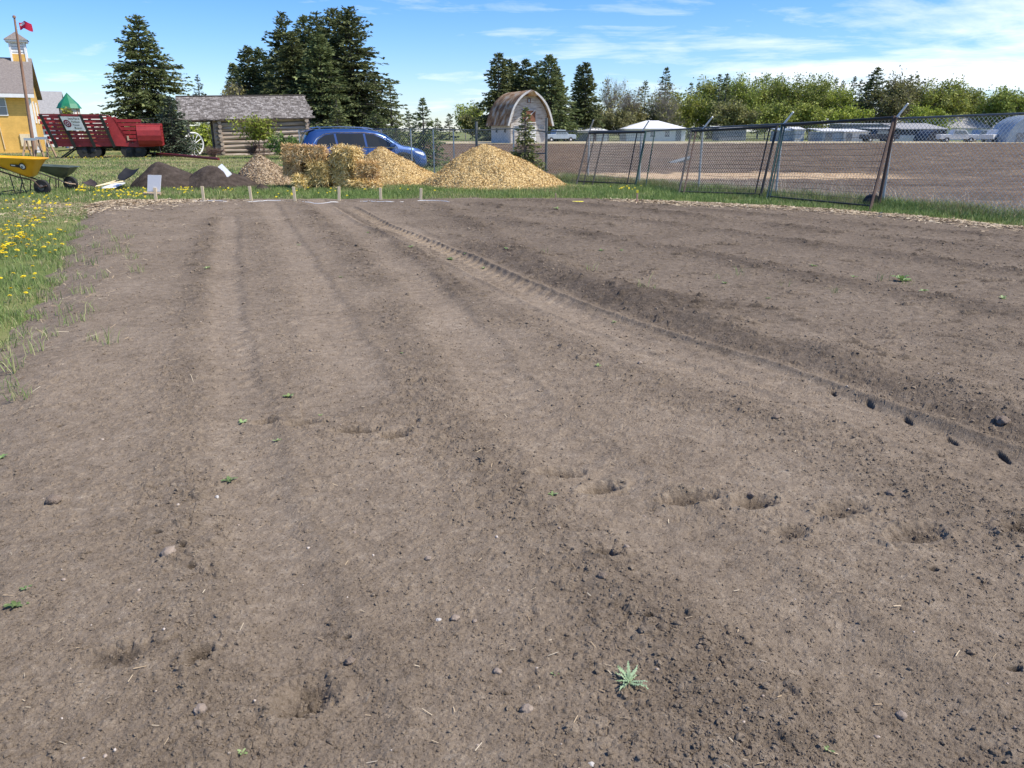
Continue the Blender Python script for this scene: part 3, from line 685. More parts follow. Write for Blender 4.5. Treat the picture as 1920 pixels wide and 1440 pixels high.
def broadleaf(px, ptop, Y, wpx, label, seed, mc, leaves=2600, ls=.42, mt='bark_grey', name='broadleaf_tree', cat='tree', group=None, **kw):
    x, y, z = at(px, ptop, Y); c, t = deciduous(seed, z, wpx / 2 * mpp(Y), leaves, ls, **kw)
    return place_tree(name, label, cat, c, t, mc, mt, (x, Y, 0), 0, group)
bl = [  # px, top, Y, width, material, leaves, extras, label
    (872, 196, 165, 40, 'leaf_green', 500, dict(bare=.3), 'thin pale green tree left of the barn'),
    (897, 188, 160, 44, 'leaf_green', 600, dict(bare=.3), 'light green birch close to the left of the barn'),
    (886, 214, 150, 42, 'leaf_olive', 900, {}, 'low olive bush tree beside the barn wall'),
    (1066, 226, 140, 44, 'leaf_green', 900, {}, 'low green bush tree right of the barn'),
    (1122, 196, 150, 60, 'leaf_olive', 900, dict(bare=.2), 'olive budding tree left above the grey roofed house'),
    (1142, 146, 158, 66, 'leaf_olive', 130, dict(bare=.8, twig=1.3), 'tall bare tree with grey upright branches above the white garage'),
    (1172, 152, 166, 60, 'leaf_olive', 150, dict(bare=.8, twig=1.3), 'bare tree with slanting branches between the two white houses'),
    (1165, 206, 146, 80, 'leaf_olive', 1500, dict(trunk_h=.12), 'willow like olive tree between the two white houses'),
    (1196, 188, 170, 60, 'leaf_olive', 900, dict(bare=.2), 'olive tree behind the white roof'),
    (1226, 168, 176, 60, 'leaf_olive', 300, dict(bare=.6, twig=1.2), 'thinly budding tree beside the slim spruce'),
    (1256, 150, 158, 70, 'leaf_olive', 260, dict(bare=.7, twig=1.3), 'bare brown tree in front of the tall spruce by the house'),
    (1288, 172, 168, 60, 'leaf_green', 1500, {}, 'green tree at the right corner of the white house'),
    (1318, 176, 172, 70, 'leaf_green', 1700, {}, 'rounded green tree left of the dark spruce pair'),
    (1336, 146, 178, 60, 'leaf_green', 1500, {}, 'tall pale green tree behind the dark spruce pair'),
    (1394, 140, 176, 96, 'leaf_green', 3000, {}, 'tall bright green tree at the left of the grove'),
    (1430, 146, 180, 90, 'leaf_green', 2600, {}, 'bright green tree second in the grove'),
    (1462, 138, 182, 90, 'leaf_green', 2600, {}, 'green tree at the middle of the grove with an airy top'),
    (1500, 140, 178, 96, 'leaf_green', 3000, {}, 'tall green tree right of the middle of the grove'),
    (1540, 142, 182, 90, 'leaf_green', 2800, {}, 'yellowish green tree toward the right of the grove'),
    (1582, 160, 172, 90, 'leaf_bright', 2600, {}, 'brightest green tree at the right end of the grove'),
    (1378, 186, 158, 80, 'leaf_olive', 1800, dict(trunk_h=.15), 'low olive tree at the front of the grove on its left'),
    (1440, 192, 160, 90, 'leaf_green', 2000, dict(trunk_h=.15), 'low green tree at the front of the grove'),
    (1520, 190, 160, 90, 'leaf_green', 2000, dict(trunk_h=.15), 'low green tree at the front of the grove on its right'),
    (1600, 196, 156, 70, 'leaf_bright', 1600, dict(trunk_h=.15), 'low bright green tree left of the big dark spruce'),
    (1684, 134, 160, 96, 'leaf_olive', 2600, dict(bare=.1), 'large olive tree right of the big dark spruce'),
    (1728, 150, 164, 80, 'leaf_olive', 2000, dict(bare=.1), 'olive tree with a ragged top left of the willow'),
    (1744, 196, 150, 70, 'leaf_bright', 1600, dict(trunk_h=.12), 'low bright green tree under the olive trees'),
    (1770, 142, 158, 80, 'leaf_green', 1900, dict(bare=.1, nl=7), 'tall green willow with a forked trunk on the right'),
    (1806, 146, 156, 84, 'leaf_green', 1900, dict(bare=.15, nl=7), 'spreading green willow with arching limbs on the right'),
    (1840, 166, 166, 60, 'leaf_green', 1500, {}, 'smaller green tree between the willow and the right group'),
    (1876, 162, 152, 80, 'leaf_green', 2200, {}, 'rounded green tree near the right edge'),
    (1916, 178, 150, 70, 'leaf_green', 2000, {}, 'green tree at the very right edge'),
    (1960, 170, 156, 80, 'leaf_green', 1500, {}, 'green tree partly cut by the right edge'),
    (1794, 200, 172, 90, 'leaf_green', 1600, dict(trunk_h=.12), 'low green tree behind the willow trunks')]
for i, (a, b, Y, w, mc, n, kw, lb) in enumerate(bl):
    broadleaf(a, b, Y, w, lb, 200 + i, mc, int(n * 3.2), .36, **kw)
broadleaf(430, 150, 80, 60, 'yellow green budding tree behind the cabin roof on its left', 260, 'leaf_olive', 1600, .26)
broadleaf(118, 200, 70, 34, 'small yellow green tree between the yellow house and the turret', 261, 'leaf_green', 700, .2)
broadleaf(480, 214, 49.5, 66, 'bright lime green shrub with two tufts before the log wall', 262, 'leaf_bright', 2600, .13, mt='twig_red', name='leafy_shrub', cat='shrub', trunk_h=.30, stems=3, nl=9, up=1.3)
broadleaf(538, 250, 48.0, 62, 'dense dark green bush at the right of the log wall', 263, 'leaf_dark', 4200, .12, name='leafy_shrub', cat='shrub', trunk_h=.08, stems=4, nl=12, up=.6)
broadleaf(400, 272, 50.0, 34, 'low brown twiggy bush at the left corner of the log wall', 264, 'leaf_olive', 0, .1, mt='twig_red', name='bare_shrub', cat='shrub', trunk_h=.06, stems=5, nl=15, up=.7, twig=2.2)
broadleaf(470, 262, 50.3, 52, 'bare reddish twigs of a shrub against the log wall', 265, 'leaf_olive', 0, .1, mt='twig_red', name='bare_shrub', cat='shrub', trunk_h=.06, stems=5, nl=15, up=.9, twig=1.6)
broadleaf(380, 228, 66, 90, 'yellow green bush seen through the open end of the cabin', 266, 'leaf_bright', 2200, .2, name='leafy_shrub', cat='shrub', trunk_h=.1, stems=3, nl=12)
# ------------------------------------------------------------------ buildings and big things
def wave_siding(name, col, pitch=0.15, rough=.7, var=.15):
    """clapboard: horizontal boards with a lip as bump and its shadow line painted in the colour"""
    m = bpy.data.materials.new(name); m.use_nodes = True; t = NT(m.node_tree); p = m.node_tree.nodes['Principled BSDF']
    v = t.n('ShaderNodeTexCoord').outputs['Object']; s = t.n('ShaderNodeSeparateXYZ'); t.put(s.inputs[0], v)
    fr = t.math('FRACT', t.math('DIVIDE', s.outputs[2], pitch))
    n = t.noise(v, 1.5, 4, .6)
    c = t.mix(t.maprange(n, .3, .7, 0, 1), tuple(x * (1 - var) for x in col), tuple(min(1, x * (1 + var)) for x in col))
    c = t.mix(t.maprange(fr, .0, .12, .45, 0), c, tuple(x * .45 for x in col))  # shadow line at each board's lip painted into the colour
    t.put(p.inputs['Base Color'], c); p.inputs['Roughness'].default_value = rough; p.inputs['Specular IOR Level'].default_value = .3
    b = t.n('ShaderNodeBump'); b.inputs['Strength'].default_value = .6; b.inputs['Distance'].default_value = .02
    t.put(b.inputs['Height'], fr); t.put(p.inputs['Normal'], b.outputs[0]); return m
M['yellow_siding'] = wave_siding('yellow_siding', (0.76, 0.46, 0.12), .18)
M['white_paint'] = mat('white_paint', (0.72, 0.72, 0.70), (0.82, 0.82, 0.80), 3, .55)
M['shingle_brown'] = mat('asphalt_shingles', (0.15, 0.125, 0.11), (0.27, 0.235, 0.205), 9, .95, .6, 40, stretch=(1, 1, 2.5))
M['roof_grey'] = mat('grey_roof', (0.26, 0.25, 0.24), (0.36, 0.35, 0.33), 6, .9, .3)
M['green_metal'] = mat('green_metal_roof', (0.012, 0.16, 0.075), (0.02, 0.21, 0.10), 3, .45)
M['red_paint'] = mat('red_paint_weathered', (0.22, 0.014, 0.016), (0.36, 0.028, 0.028), 3.5, .55, .15, 18)
M['red_dark'] = mat('dark_red_paint', (0.12, 0.012, 0.014), (0.20, 0.022, 0.022), 4, .6, .2)
M['black_iron'] = mat('black_iron', (0.012, 0.012, 0.013), (0.03, 0.028, 0.027), 6, .6)
M['glass'] = mat('window_glass', (0.10, 0.14, 0.18), rough=.06, spec=.9)
M['pole_rust'] = mat('rusty_pole', (0.20, 0.10, 0.06), (0.36, 0.22, 0.15), 5, .8, .3, stretch=(1, 1, .25))
M['pale_wood'] = mat('pale_wood', (0.68, 0.53, 0.32), (0.82, 0.69, 0.46), 8, .8, .2, stretch=(1, 1, .12))
M['old_wood'] = mat('old_wood', (0.33, 0.23, 0.15), (0.52, 0.37, 0.25), 6, .85, .3, stretch=(1, 1, .2))
M['white_sheet'] = mat('white_board', (0.76, 0.77, 0.78), (0.82, 0.82, 0.82), 2, .5)

def gable_roof(x0, x1, y0, y1, ze, zr, th, over=0.35, side=0.3):
    """roof slabs with the ridge along x"""
    b = MB(); ym = (y0 + y1) / 2; dz = (zr - ze) / (ym - y0) * over
    for s, ya in ((1, y0 - over), (-1, y1 + over)):
        P = [(x0 - side, ya, ze - dz), (x1 + side, ya, ze - dz), (x1 + side, ym, zr), (x0 - side, ym, zr)]
        Q = [(p[0], p[1], p[2] + th) for p in P]
        fs = [(0, 1, 2, 3), (7, 6, 5, 4), (0, 4, 5, 1), (1, 5, 6, 2), (2, 6, 7, 3), (3, 7, 4, 0)]
        if s > 0: fs = [tuple(reversed(q)) for q in fs]
        b.add(P + Q, fs)
    return b
def gable_walls(x0, x1, y0, y1, z0, ze, zr):
    b = MB(); ym = (y0 + y1) / 2
    b.add([(x0, y0, z0), (x1, y0, z0), (x1, y1, z0), (x0, y1, z0), (x0, y0, ze), (x1, y0, ze), (x1, y1, ze), (x0, y1, ze), (x0, ym, zr), (x1, ym, zr)],
          [(0, 1, 5, 4), (1, 2, 6, 9, 5), (2, 3, 7, 6), (3, 0, 4, 8, 7)])
    return b
def window(parent, x, z, w, h, y, ft=.06, wall='y', mullion=True, fm='white_paint'):
    """a window on a wall facing -y (or +x): frame, with the pane as its own piece"""
    b = MB(); c = (lambda a, d, e: (a, d, e)) if wall == 'y' else (lambda a, d, e: (-d, a, e))
    D = (lambda a, d, e: (a, d, e)) if wall == 'y' else (lambda a, d, e: (d, a, e))
    for sx in (-1, 1): b.box(c(x + sx * (w / 2 - ft / 2), y - .03, z), D(ft, .07, h))
    for sz in (-1, 1): b.box(c(x, y - .03, z + sz * (h / 2 - ft / 2)), D(w - 2 * ft, .07, ft))
    if mullion: b.box(c(x, y - .025, z), D(w - 2 * ft, .05, ft * .7))
    f = b.build('window', M[fm], parent)
    MB().box(c(x, y - .012, z), D(w - 2 * ft + .01, .012, h - 2 * ft + .01)).build('pane', M['glass'], f)
    return f

# the yellow house
hx, hy, _ = at(67, 246, 62)
yh = thing('yellow_house', 'yellow clapboard house with a brown shingle roof and white belfry', 'house', (hx, hy, 0), R(27))
gable_walls(-13, 0, 0, 9, -.1, 4.45, 6.95).build('wall', M['yellow_siding'], yh)
rf = gable_roof(-13, 0, 0, 9, 4.45, 6.95, .16, .55, .35).build('roof', M['shingle_brown'], yh)
b = MB(); b.box((-6.5, -.58, 4.12), (13.7, .07, .26)); b.box((-6.5, -.28, 4.05), (13.5, .52, .04)); b.build('fascia', M['white_paint'], rf)
b = MB(); b.box((-.07, -.015, 1.95), (.24, .06, 4.1)); b.box((.015, .1, 1.95), (.06, .2, 4.1)); b.build('corner_trim', M['white_paint'], yh)
for i in range(3): window(yh, -2.1 - i * 3.2, 3.35, 1.05, 1.3, 0)
for yy in (2.3, 5.6): window(yh, yy, 3.0, 1.0, 1.6, 0, wall='x')
bt = MB(); cx = -.45; bt.box((cx, 4.5, 6.85), (1.05, 1.05, 1.0)); bel = bt.build('belfry', M['yellow_siding'], yh)
b = MB()
for i, j in ((-1, -1), (1, -1), (1, 1), (-1, 1)): b.box((cx + i * .5, 4.5 + j * .5, 7.3), (.13, .13, 1.9))
b.box((cx, 4.5, 7.78), (.96, .96, .9)); b.box((cx, 4.5, 8.30), (1.5, 1.5, .14)); b.build('louvre_box', M['white_paint'], bel)
b = MB()
for k in range(4):
    for i, j in ((0, -1), (0, 1), (-1, 0), (1, 0)): b.box((cx + i * .487, 4.5 + j * .487, 7.5 + k * .2), (.78 if i == 0 else .03, .78 if j == 0 else .03, .03))
b.build('louvre_slats', M['roof_grey'], bel)
b = MB(); b.add([(cx - .82, 3.68, 8.37), (cx + .82, 3.68, 8.37), (cx + .82, 5.32, 8.37), (cx - .82, 5.32, 8.37), (cx, 4.5, 9.02)], [(0, 1, 4), (1, 2, 4), (2, 3, 4), (3, 0, 4), (3, 2, 1, 0)]).build('belfry_roof', M['shingle_brown'], bel)
b = MB(); b.bar((-2.35, -.06, 3.2), (-2.2, -.06, .3), .04, .04); b.box((-.75, -.06, .95), (.7, .1, .9)); b.build('service_box', M['pale_wood'], yh)
# grey roofed building behind and the green roofed turret
gx, gy, _ = at(84, 246, 86)
gb = thing('grey_roofed_building', 'building with a plain grey roof between the yellow house and the green turret', 'house', (gx, gy, 0), R(24))
gable_walls(-8, 1.6, 0, 8, -.1, 2.7, 5.6).build('wall', M['white_paint'], gb); gable_roof(-8, 1.6, 0, 8, 2.7, 5.6, .15, .5, .3).build('roof', M['roof_grey'], gb)
tx, ty, _ = at(137, 246, 80)
tu = thing('turret', 'white octagonal turret with a pointed green metal roof', 'tower', (tx, ty, 0), R(12))
def ngon(n, r, ph=0): return [(r * math.cos(2 * math.pi * k / n + ph), r * math.sin(2 * math.pi * k / n + ph)) for k in range(n)]
MB().prism(ngon(8, .84, .39), -.1, 3.75).build('wall', M['white_paint'], tu)
b = MB(); o1, o2 = ngon(8, 1.10, .39), ngon(8, .82, .39)
b.add([(x, y, 3.72) for x, y in o1] + [(x, y, 4.15) for x, y in ngon(8, .88, .39)] + [(0, 0, 5.12)], [(k, (k + 1) % 8, 8 + (k + 1) % 8, 8 + k) for k in range(8)] + [(8 + k, 8 + (k + 1) % 8, 16) for k in range(8)] + [tuple(range(7, -1, -1))])
rf = b.build('roof', M['green_metal'], tu)
b = MB()
for k in range(8):
    x, y = o1[k]; b.bar((x, y, 3.74), (0, 0, 5.15), .05, .04)
b.build('roof_ribs', M['green_metal'], rf)
b = MB()
for k in range(8): b.bar((o2[k][0] * 1.03, o2[k][1] * 1.03, 0), (o2[k][0] * 1.03, o2[k][1] * 1.03, 3.72), .1, .1)
b.build('post', M['black_iron'], tu) if False else b.build('corner_trim', M['old_wood'], tu)

# flagpole and flag
fx, fy, fz = at(27, 34, 55)
bx, by, _ = at(64, 285, 55)
fp = thing('flagpole', 'tall rusty brown flagpole leaning in front of the yellow house', 'flagpole', (bx, by, 0))
MB().tube([(0, 0, -.2), ((fx - bx) * .5, 0, fz * .5), (fx - bx, 0, fz)], [.125, .10, .06], 10).build('pole', M['pole_rust'], fp, True)
MB().lathe([(.0, fz), (.11, fz + .02), (.09, fz + .14), (0, fz + .18)], (fx - bx, 0, 0), 10).build('finial', M['pole_rust'], fp, True)
fl = thing('flag', 'red flag with a white patch flying from the flagpole', 'flag', (fx, fy, fz - .14))
nx, nz = 26, 14; W_, H_ = .82, .46; vv = []
for j in range(nz + 1):
    for i in range(nx + 1):
        u, w = i / nx, j / nz
        vv.append((.22 + u * W_ * .93, .13 * math.sin(u * 7 + w * 1.2) * (.25 + u), -.05 - w * H_ - .08 * u - .07 * math.sin(u * 6.5 + 1.0 + w)))
def cells(test): return [(j * (nx + 1) + i, (j + 1) * (nx + 1) + i, (j + 1) * (nx + 1) + i + 1, j * (nx + 1) + i + 1) for j in range(nz) for i in range(nx) if test((i + .5) / nx, (j + .5) / nz)]
M['flag_red'] = mat('flag_red', (0.62, 0.02, 0.07), (0.70, 0.03, 0.08), 3, .8, transl=.2)
M['flag_white'] = mat('flag_white', (0.8, 0.68, 0.72), rough=.8, transl=.2)
wh = lambda u, w: (u - .33) ** 2 / .075 + (w - .30) ** 2 / .045 < 1
def used_only(vs, fs):
    ix = sorted({i for q in fs for i in q}); mp_ = {i: k for k, i in enumerate(ix)}; return [vs[i] for i in ix], [tuple(mp_[i] for i in q) for q in fs]
for nm, tst, mm in (('cloth', lambda u, w: not wh(u, w), 'flag_red'), ('emblem', wh, 'flag_white')):
    a_, b_ = used_only(vv, cells(tst)); npmesh(nm, a_, b_, M[mm], fl, True)
b = MB()
for w in (0.02, .98): b.tube([(0.0, 0, -.05 - w * H_), (.22, 0, -.05 - w * H_)], .012, 5)
b.build('halyard', M['white_paint'], fl)

# sawhorse barriers
def sawhorse(px0, px1, py, Y, label):
    x0, _, z = at(px0, py, Y); x1, _, _ = at(px1, py, Y)
    t = thing('sawhorse', label, 'sawhorse', ((x0 + x1) / 2, Y, 0), R(-6), 'sawhorses before the yellow house'); L = x1 - x0
    MB().box((0, 0, z - .07), (L, .12, .16)).build('beam', M['white_paint'], t)
    for sx in (-.38, .38):
        for sy in (-1, 1):
            MB().bar((sx * L, sy * .06, z - .16), (sx * L + .10 * (1 if sx > 0 else -1), sy * .42, 0), .14, .06, (1, 0, 0)).build('leg', M['old_wood'], t)
        MB().bar((sx * L, -.3, z * .35), (sx * L, .3, z * .35), .08, .04).build('brace', M['old_wood'], t)
sawhorse(44, 70, 259, 54, 'white topped sawhorse left of its twin, at the foot of the flagpole')
sawhorse(66, 92, 257, 52, 'white topped sawhorse nearest the red wagon')

# ------------------------------------------------------------------ log cabin
cx_, cy_, _ = at(578, 246, 57.5)
cb = thing('log_cabin', 'weathered log cabin with a grey shingle roof and an open left end', 'cabin', (cx_, cy_, 0), R(22))
cb.rotation_euler = (0, R(-1.4), R(22))
M['log'] = mat('weathered_logs', None, scale=1.6, rough=.9, bump=.5, bscale=8, stretch=(.35, 3, 3), stops=[(.28, (0.17, 0.125, 0.09)), (.5, (0.36, 0.285, 0.215)), (.72, (0.54, 0.45, 0.355))])
M['chink'] = mat('chinking', (0.06, 0.045, 0.035), (0.12, 0.09, 0.07), 3, .95)
M['shake'] = mat('cedar_shakes', None, scale=1.5, rough=.95, bump=.4, bscale=30, island=.7, stops=[(.15, (0.115, 0.098, 0.082)), (.5, (0.195, 0.172, 0.150)), (.85, (0.32, 0.29, 0.26))])
rg = random.Random(4); ZE, ZR, DEP = 2.55, 3.98, 6.0; WX = -5.95
MB().box((WX / 2, .15, 1.2), (-WX - .1, .08, 2.6)).add([], []).build('chinking', M['chink'], cb)
b = MB(); nl = 9; rl = (ZE + .02) / nl / 2
for k in range(nl):
    z = rl + k * 2 * rl; xs = np.linspace(WX - .25 + rg.uniform(-.05, .05), .25 + rg.uniform(-.12, .05), 15); ph = rg.uniform(0, 6)
    b.tube([(x, .09 + .02 * math.sin(x * .9 + ph), z + .028 * math.sin(x * 1.1 + ph) + rg.uniform(-.008, .008)) for x in xs], [rl * (1.0 + .13 * math.sin(x * .8 + ph)) for x in xs], 9)
b.build('log_wall', M['log'], cb, True)
for xs, nm in ((-.05, 'log_wall'), (WX + .1, 'log_wall')):
    b = MB()
    for k in range(nl):
        z = k * 2 * rl + .02; b.tube([(xs + rg.uniform(-.02, .02), -.28 + rg.uniform(-.08, .06), z + rl * .1), (xs, DEP + .2, z + rl * .1)], rl * rg.uniform(.85, 1.05), 9)
    b.build(nm, M['log'], cb, True)
MB().box((WX / 2, DEP, 1.2), (-WX, .2, 2.5)).build('back_wall', M['log'], cb)
for x in (-7.9, -6.2):
    for y in (.1, DEP - .1): MB().tube([(x, y, -.1), (x + .03, y, ZE)], .11, 8).build('post', M['log'], cb, True)
b = MB()
for y in (.05, DEP - .05): b.tube([(-8.15, y, ZE + .02), (WX, y, ZE + .02)], .10, 8)
for x in (-7.9, -7.0, -6.2): b.tube([(x, .05, ZE + .05), (x, DEP, ZE + .05)], .08, 7)
b.build('beam', M['log'], cb, True)
b = MB(); ym = DEP / 2; ov = .34; sl = (ZR - ZE) / ym
for s in (1, -1):
    ya = -ov if s > 0 else DEP + ov
    P = [(-8.3, ya, ZE - sl * ov + .03), (.35, ya, ZE - sl * ov + .03), (.35, ym, ZR + .03), (-8.3, ym, ZR + .03)]
    Q = [(p[0], p[1], p[2] + .06) for p in P]
    fs = [(0, 1, 2, 3), (7, 6, 5, 4), (0, 4, 5, 1), (1, 5, 6, 2), (2, 6, 7, 3), (3, 7, 4, 0)]
    b.add(P + Q, fs if s < 0 else [tuple(reversed(q)) for q in fs])
rf = b.build('roof', M['chink'], cb)
b = MB(); nr = 19
for s in (1, -1):
    for r in range(nr):
        v0 = r / nr; y0 = -ov + v0 * (ym + ov); x = -8.4 + rg.uniform(0, .1)
        while x < .4:
            w = rg.uniform(.10, .24); Ls = (ym + ov) / nr * rg.uniform(1.25, 1.65); lift = rg.uniform(.018, .05)
            y1 = min(y0 + Ls, ym + .03); yb = y0 - rg.uniform(-.02, .05); zf = lambda y: ZE + .105 + sl * y
            a = zf(yb) + lift; c = zf(y1) + .005
            Y_ = (lambda y: y) if s > 0 else (lambda y: DEP - y)
            P = [(x, Y_(yb), a), (x + w - .012, Y_(yb), a), (x + w - .012, Y_(y1), c), (x, Y_(y1), c)]
            Q = [(p[0], p[1], p[2] - .018) for p in P]
            fs = [(0, 1, 2, 3), (0, 4, 5, 1), (1, 5, 6, 2), (3, 7, 4, 0)]
            b.add(P + Q, fs if s > 0 else [tuple(reversed(q)) for q in fs]); x += w
b.box((-3.98, ym, ZR + .15), (8.75, .22, .05)); b.build('shakes', M['shake'], rf)
b = MB(); b.add([(0, 0, ZE), (0, DEP, ZE), (0, ym, ZR - .05)], [(0, 1, 2)]); b.add([(WX, 0, ZE), (WX, DEP, ZE), (WX, ym, ZR - .05)], [(0, 2, 1)])
b.build('gable_boards', M['log'], cb)
# white spoked wheel at the open end
wx, wy, wz = at(364, 262, 54.4)
wl = thing('wagon_wheel', 'large white spoked wagon wheel leaning in the open end of the cabin', 'wheel', (wx, wy, 0.02), R(58))
b = MB(); Rw = .74; n = 36
b.tube([(Rw * math.cos(2 * math.pi * k / n), .1 - .05 * math.sin(2 * math.pi * k / n), Rw + Rw * math.sin(2 * math.pi * k / n)) for k in range(n + 1)], .055, 7); b.build('rim', M['white_paint'], wl, True)
b = MB()
for k in range(12):
    a = 2 * math.pi * k / 12; b.tube([(.08 * math.cos(a), .1, Rw + .08 * math.sin(a)), (Rw * math.cos(a), .1 - .05 * math.sin(a), Rw + Rw * math.sin(a))], .028, 6)
b.build('spokes', M['white_paint'], wl, True)
MB().lathe([(.11, -.05), (.14, 0.05), (.14, .16), (.09, .26)], (0, 0, Rw), 12, 'y').build('hub', M['white_paint'], wl, True)

# ------------------------------------------------------------------ red wagon
YW = 50.0; u = mpp(YW) * .965
wx, _, _ = at(185, 246, YW)
wg = thing('red_wagon', 'big red wooden slatted wagon with a curved front and a white sign', 'wagon', (wx, YW + 1.0, 0), R(19))
def wp(px, py): return (px - 185) * u * .91, (246 - py) * u + CAM_H       # local x, z of a measured point
zt, zb = wp(0, 217)[1], wp(0, 273)[1]
xl, xr = wp(90, 0)[0], wp(200, 0)[0]; xtl, xtr = wp(73, 0)[0], wp(184, 0)[0]
def rack_side(parent, y0, tilt, name):
    b = MB()
    nsl = 8
    for k in range(nsl):
        f = (k + .5) / nsl; z = zb + (zt - zb) * f; a = xl + (xtl - xl) * f; c = xr + (xtr - xr) * f
        hgt = .17 if k not in (0,) else .30
        if k == nsl - 1: hgt = .12
        b.box(((a + c) / 2, y0 + tilt * f, z), (c - a, .04, hgt))
    o = b.build(name, M['red_paint'], parent)
    st = MB()
    for fx in (0.0, .31, .655, 1.0):
        a = xl + (xr - xl) * fx; c = xtl + (xtr - xtl) * fx
        st.bar((a, y0 - .07 * (1 if tilt < 0 else -1), zb - .08), (c, y0 + tilt - .07 * (1 if tilt < 0 else -1), zt + .02), .17, .09, (0, 1, 0))
    st.build('stakes', M['black_iron'], o)
    MB().box(((xtl + xtr) / 2, y0 + tilt, zt + .03), (xtr - xtl + .2, .10, .07)).build('top_rail', M['red_dark'], o)
rack_side(wg, -.95, -.50, 'slat_side'); rack_side(wg, .95, .50, 'slat_side')
b = MB()
for k in range(6): b.box((xtl * .5 + xl * .5 - .3 + (xl - xtl) * (.5 - k / 6), 0, zb + .2 + k * (zt - zb) / 6.2), (.05, 2.3, .18))
b.build('end_slats', M['red_paint'], wg)
MB().box(((xl + wp(288, 0)[0]) / 2, 0, zb + .02), (wp(288, 0)[0] - xl, 1.95, .12)).build('floor', M['red_dark'], wg)
# solid sides with the swooping cut
sw = [(192, 220), (202, 218), (206, 226), (211, 233), (217, 237), (219, 245), (221, 258), (226, 266), (236, 269), (245, 264), (250, 252), (249, 238), (247, 233), (252, 232), (294, 233), (295, 240), (297, 250), (296, 260), (290, 269), (280, 275), (243, 276), (200, 273), (196, 250)]
poly = [wp(a, b_) for a, b_ in sw]
def extrude_side(y0, y1, nm):
    import bmesh
    bm = bmesh.new(); vs = [bm.verts.new((a, y0, z)) for a, z in poly]; f = bm.faces.new(vs)
    bmesh.ops.triangulate(bm, faces=[f]); r = bmesh.ops.extrude_face_region(bm, geom=bm.faces[:])
    bmesh.ops.translate(bm, verts=[g for g in r['geom'] if isinstance(g, bmesh.types.BMVert)], vec=(0, y1 - y0, 0))
    bmesh.ops.recalc_face_normals(bm, faces=bm.faces[:]); me = bpy.data.meshes.new(nm); bm.to_mesh(me); bm.free(); me.materials.append(M['red_paint'])
    o = bpy.data.objects.new(nm, me); COL.objects.link(o); o.parent = wg; return o
extrude_side(-1.0, -.94, 'side_panel'); extrude_side(.94, 1.0, 'side_panel')
# drum like dash at the front: planks wrapped round a half barrel, bulging past the side
xa, xb = wp(249, 0)[0], wp(296, 0)[0]; zc_, rr_ = wp(0, 253)[1], .62
b = MB(); pr = []
for k in range(9):
    a = R(-150 + k * 24) if False else R(100 - k * 26)
    pr.append((-1.0 - .42 * max(0, math.cos(a)) , zc_ + .66 * math.sin(a)))
for k in range(len(pr) - 1):
    (ya, za), (yb, zb_) = pr[k], pr[k + 1]; L = math.hypot(yb - ya, zb_ - za)
    b.bar((xa, (ya + yb) / 2, (za + zb_) / 2), (xb + .03 * (k % 2), (ya + yb) / 2, (za + zb_) / 2), .05, max(.05, L * .985), (0, (yb - ya), (zb_ - za)))
b.build('barrel_planks', M['red_paint'], wg)
MB().box(((xa + xb) / 2, -1.05, wp(0, 234)[1]), (xb - xa + .12, .35, .10)).build('dash_rail', M['red_paint'], wg)
b = MB(); 
for k in range(7): b.box((wp(228, 0)[0], .88, wp(0, 271 - k * 7.5)[1]), (wp(252, 0)[0] - wp(200, 0)[0], .05, .19))
b.build('back_slats', M['red_paint'], wg)
b = MB()
for k in range(7): b.box((wp(296, 0)[0], 0, wp(0, 270 - k * 6)[1]), (.05, 1.9, .17))
b.build('front_slats', M['red_paint'], wg)
b = MB()
for x in (255, 268, 280): b.bar((wp(x, 0)[0], .3, wp(0, 233)[1]), (wp(x, 0)[0], .3, wp(0, 222)[1]), .03, .03)
b.bar((wp(253, 0)[0], .3, wp(0, 222)[1]), (wp(283, 0)[0], .3, wp(0, 222)[1]), .04, .04); b.bar((wp(255, 0)[0], .3, wp(0, 232)[1]), (wp(268, 0)[0], .3, wp(0, 225)[1]), .04, .05); b.bar((wp(268, 0)[0], .3, wp(0, 225)[1]), (wp(280, 0)[0], .3, wp(0, 232)[1]), .04, .05)
b.build('hand_rail', M['black_iron'], wg)
M['tyre'] = mat('rubber', (0.012, 0.012, 0.012), (0.028, 0.027, 0.026), 8, .85)
def wheel(parent, x, y, r, w, axis='y', rim='red_paint', zc=None):
    zc = r if zc is None else zc
    k = MB().lathe([(r * .58, -w / 2), (r * .93, -w / 2), (r, -w * .28), (r, w * .28), (r * .93, w / 2), (r * .58, w / 2)], (x, y, zc), 26, axis).build('wheel', M['tyre'], parent, True)
    MB().lathe([(r * .12, -w * .60), (r * .30, -w * .55), (r * .50, -w * .40), (r * .62, -w * .47), (r * .62, w * .47), (r * .3, w * .5)], (x, y, zc), 20, axis).build('rim', M[rim], k, True)
    return k
for px in (140, 158):
    for y in (-.78, .78): wheel(wg, wp(px, 0)[0], y, .44, .28, rim='black_iron')
for px in (226, 246):
    for y in (-.78, .78): wheel(wg, wp(px, 0)[0], y, .46, .30, rim='black_iron')
b = MB()
for px in (149, 236):
    b.box((wp(px, 0)[0], 0, .58), (1.0, 1.7, .34)); b.box((wp(px, 0)[0], -.55, .62), (1.15, .3, .3))
b.bar((wp(120, 0)[0], 0, .62), (wp(285, 0)[0], 0, .62), .16, .14)
b.bar((wp(91, 0)[0], -.6, 0.02), (wp(124, 0)[0], -.6, .70), .08, .08); b.bar((wp(91, 0)[0], .6, 0.02), (wp(124, 0)[0], .6, .70), .08, .08); b.bar((wp(88, 0)[0], -.6, .42), (wp(120, 0)[0], -.6, .55), .06, .06)
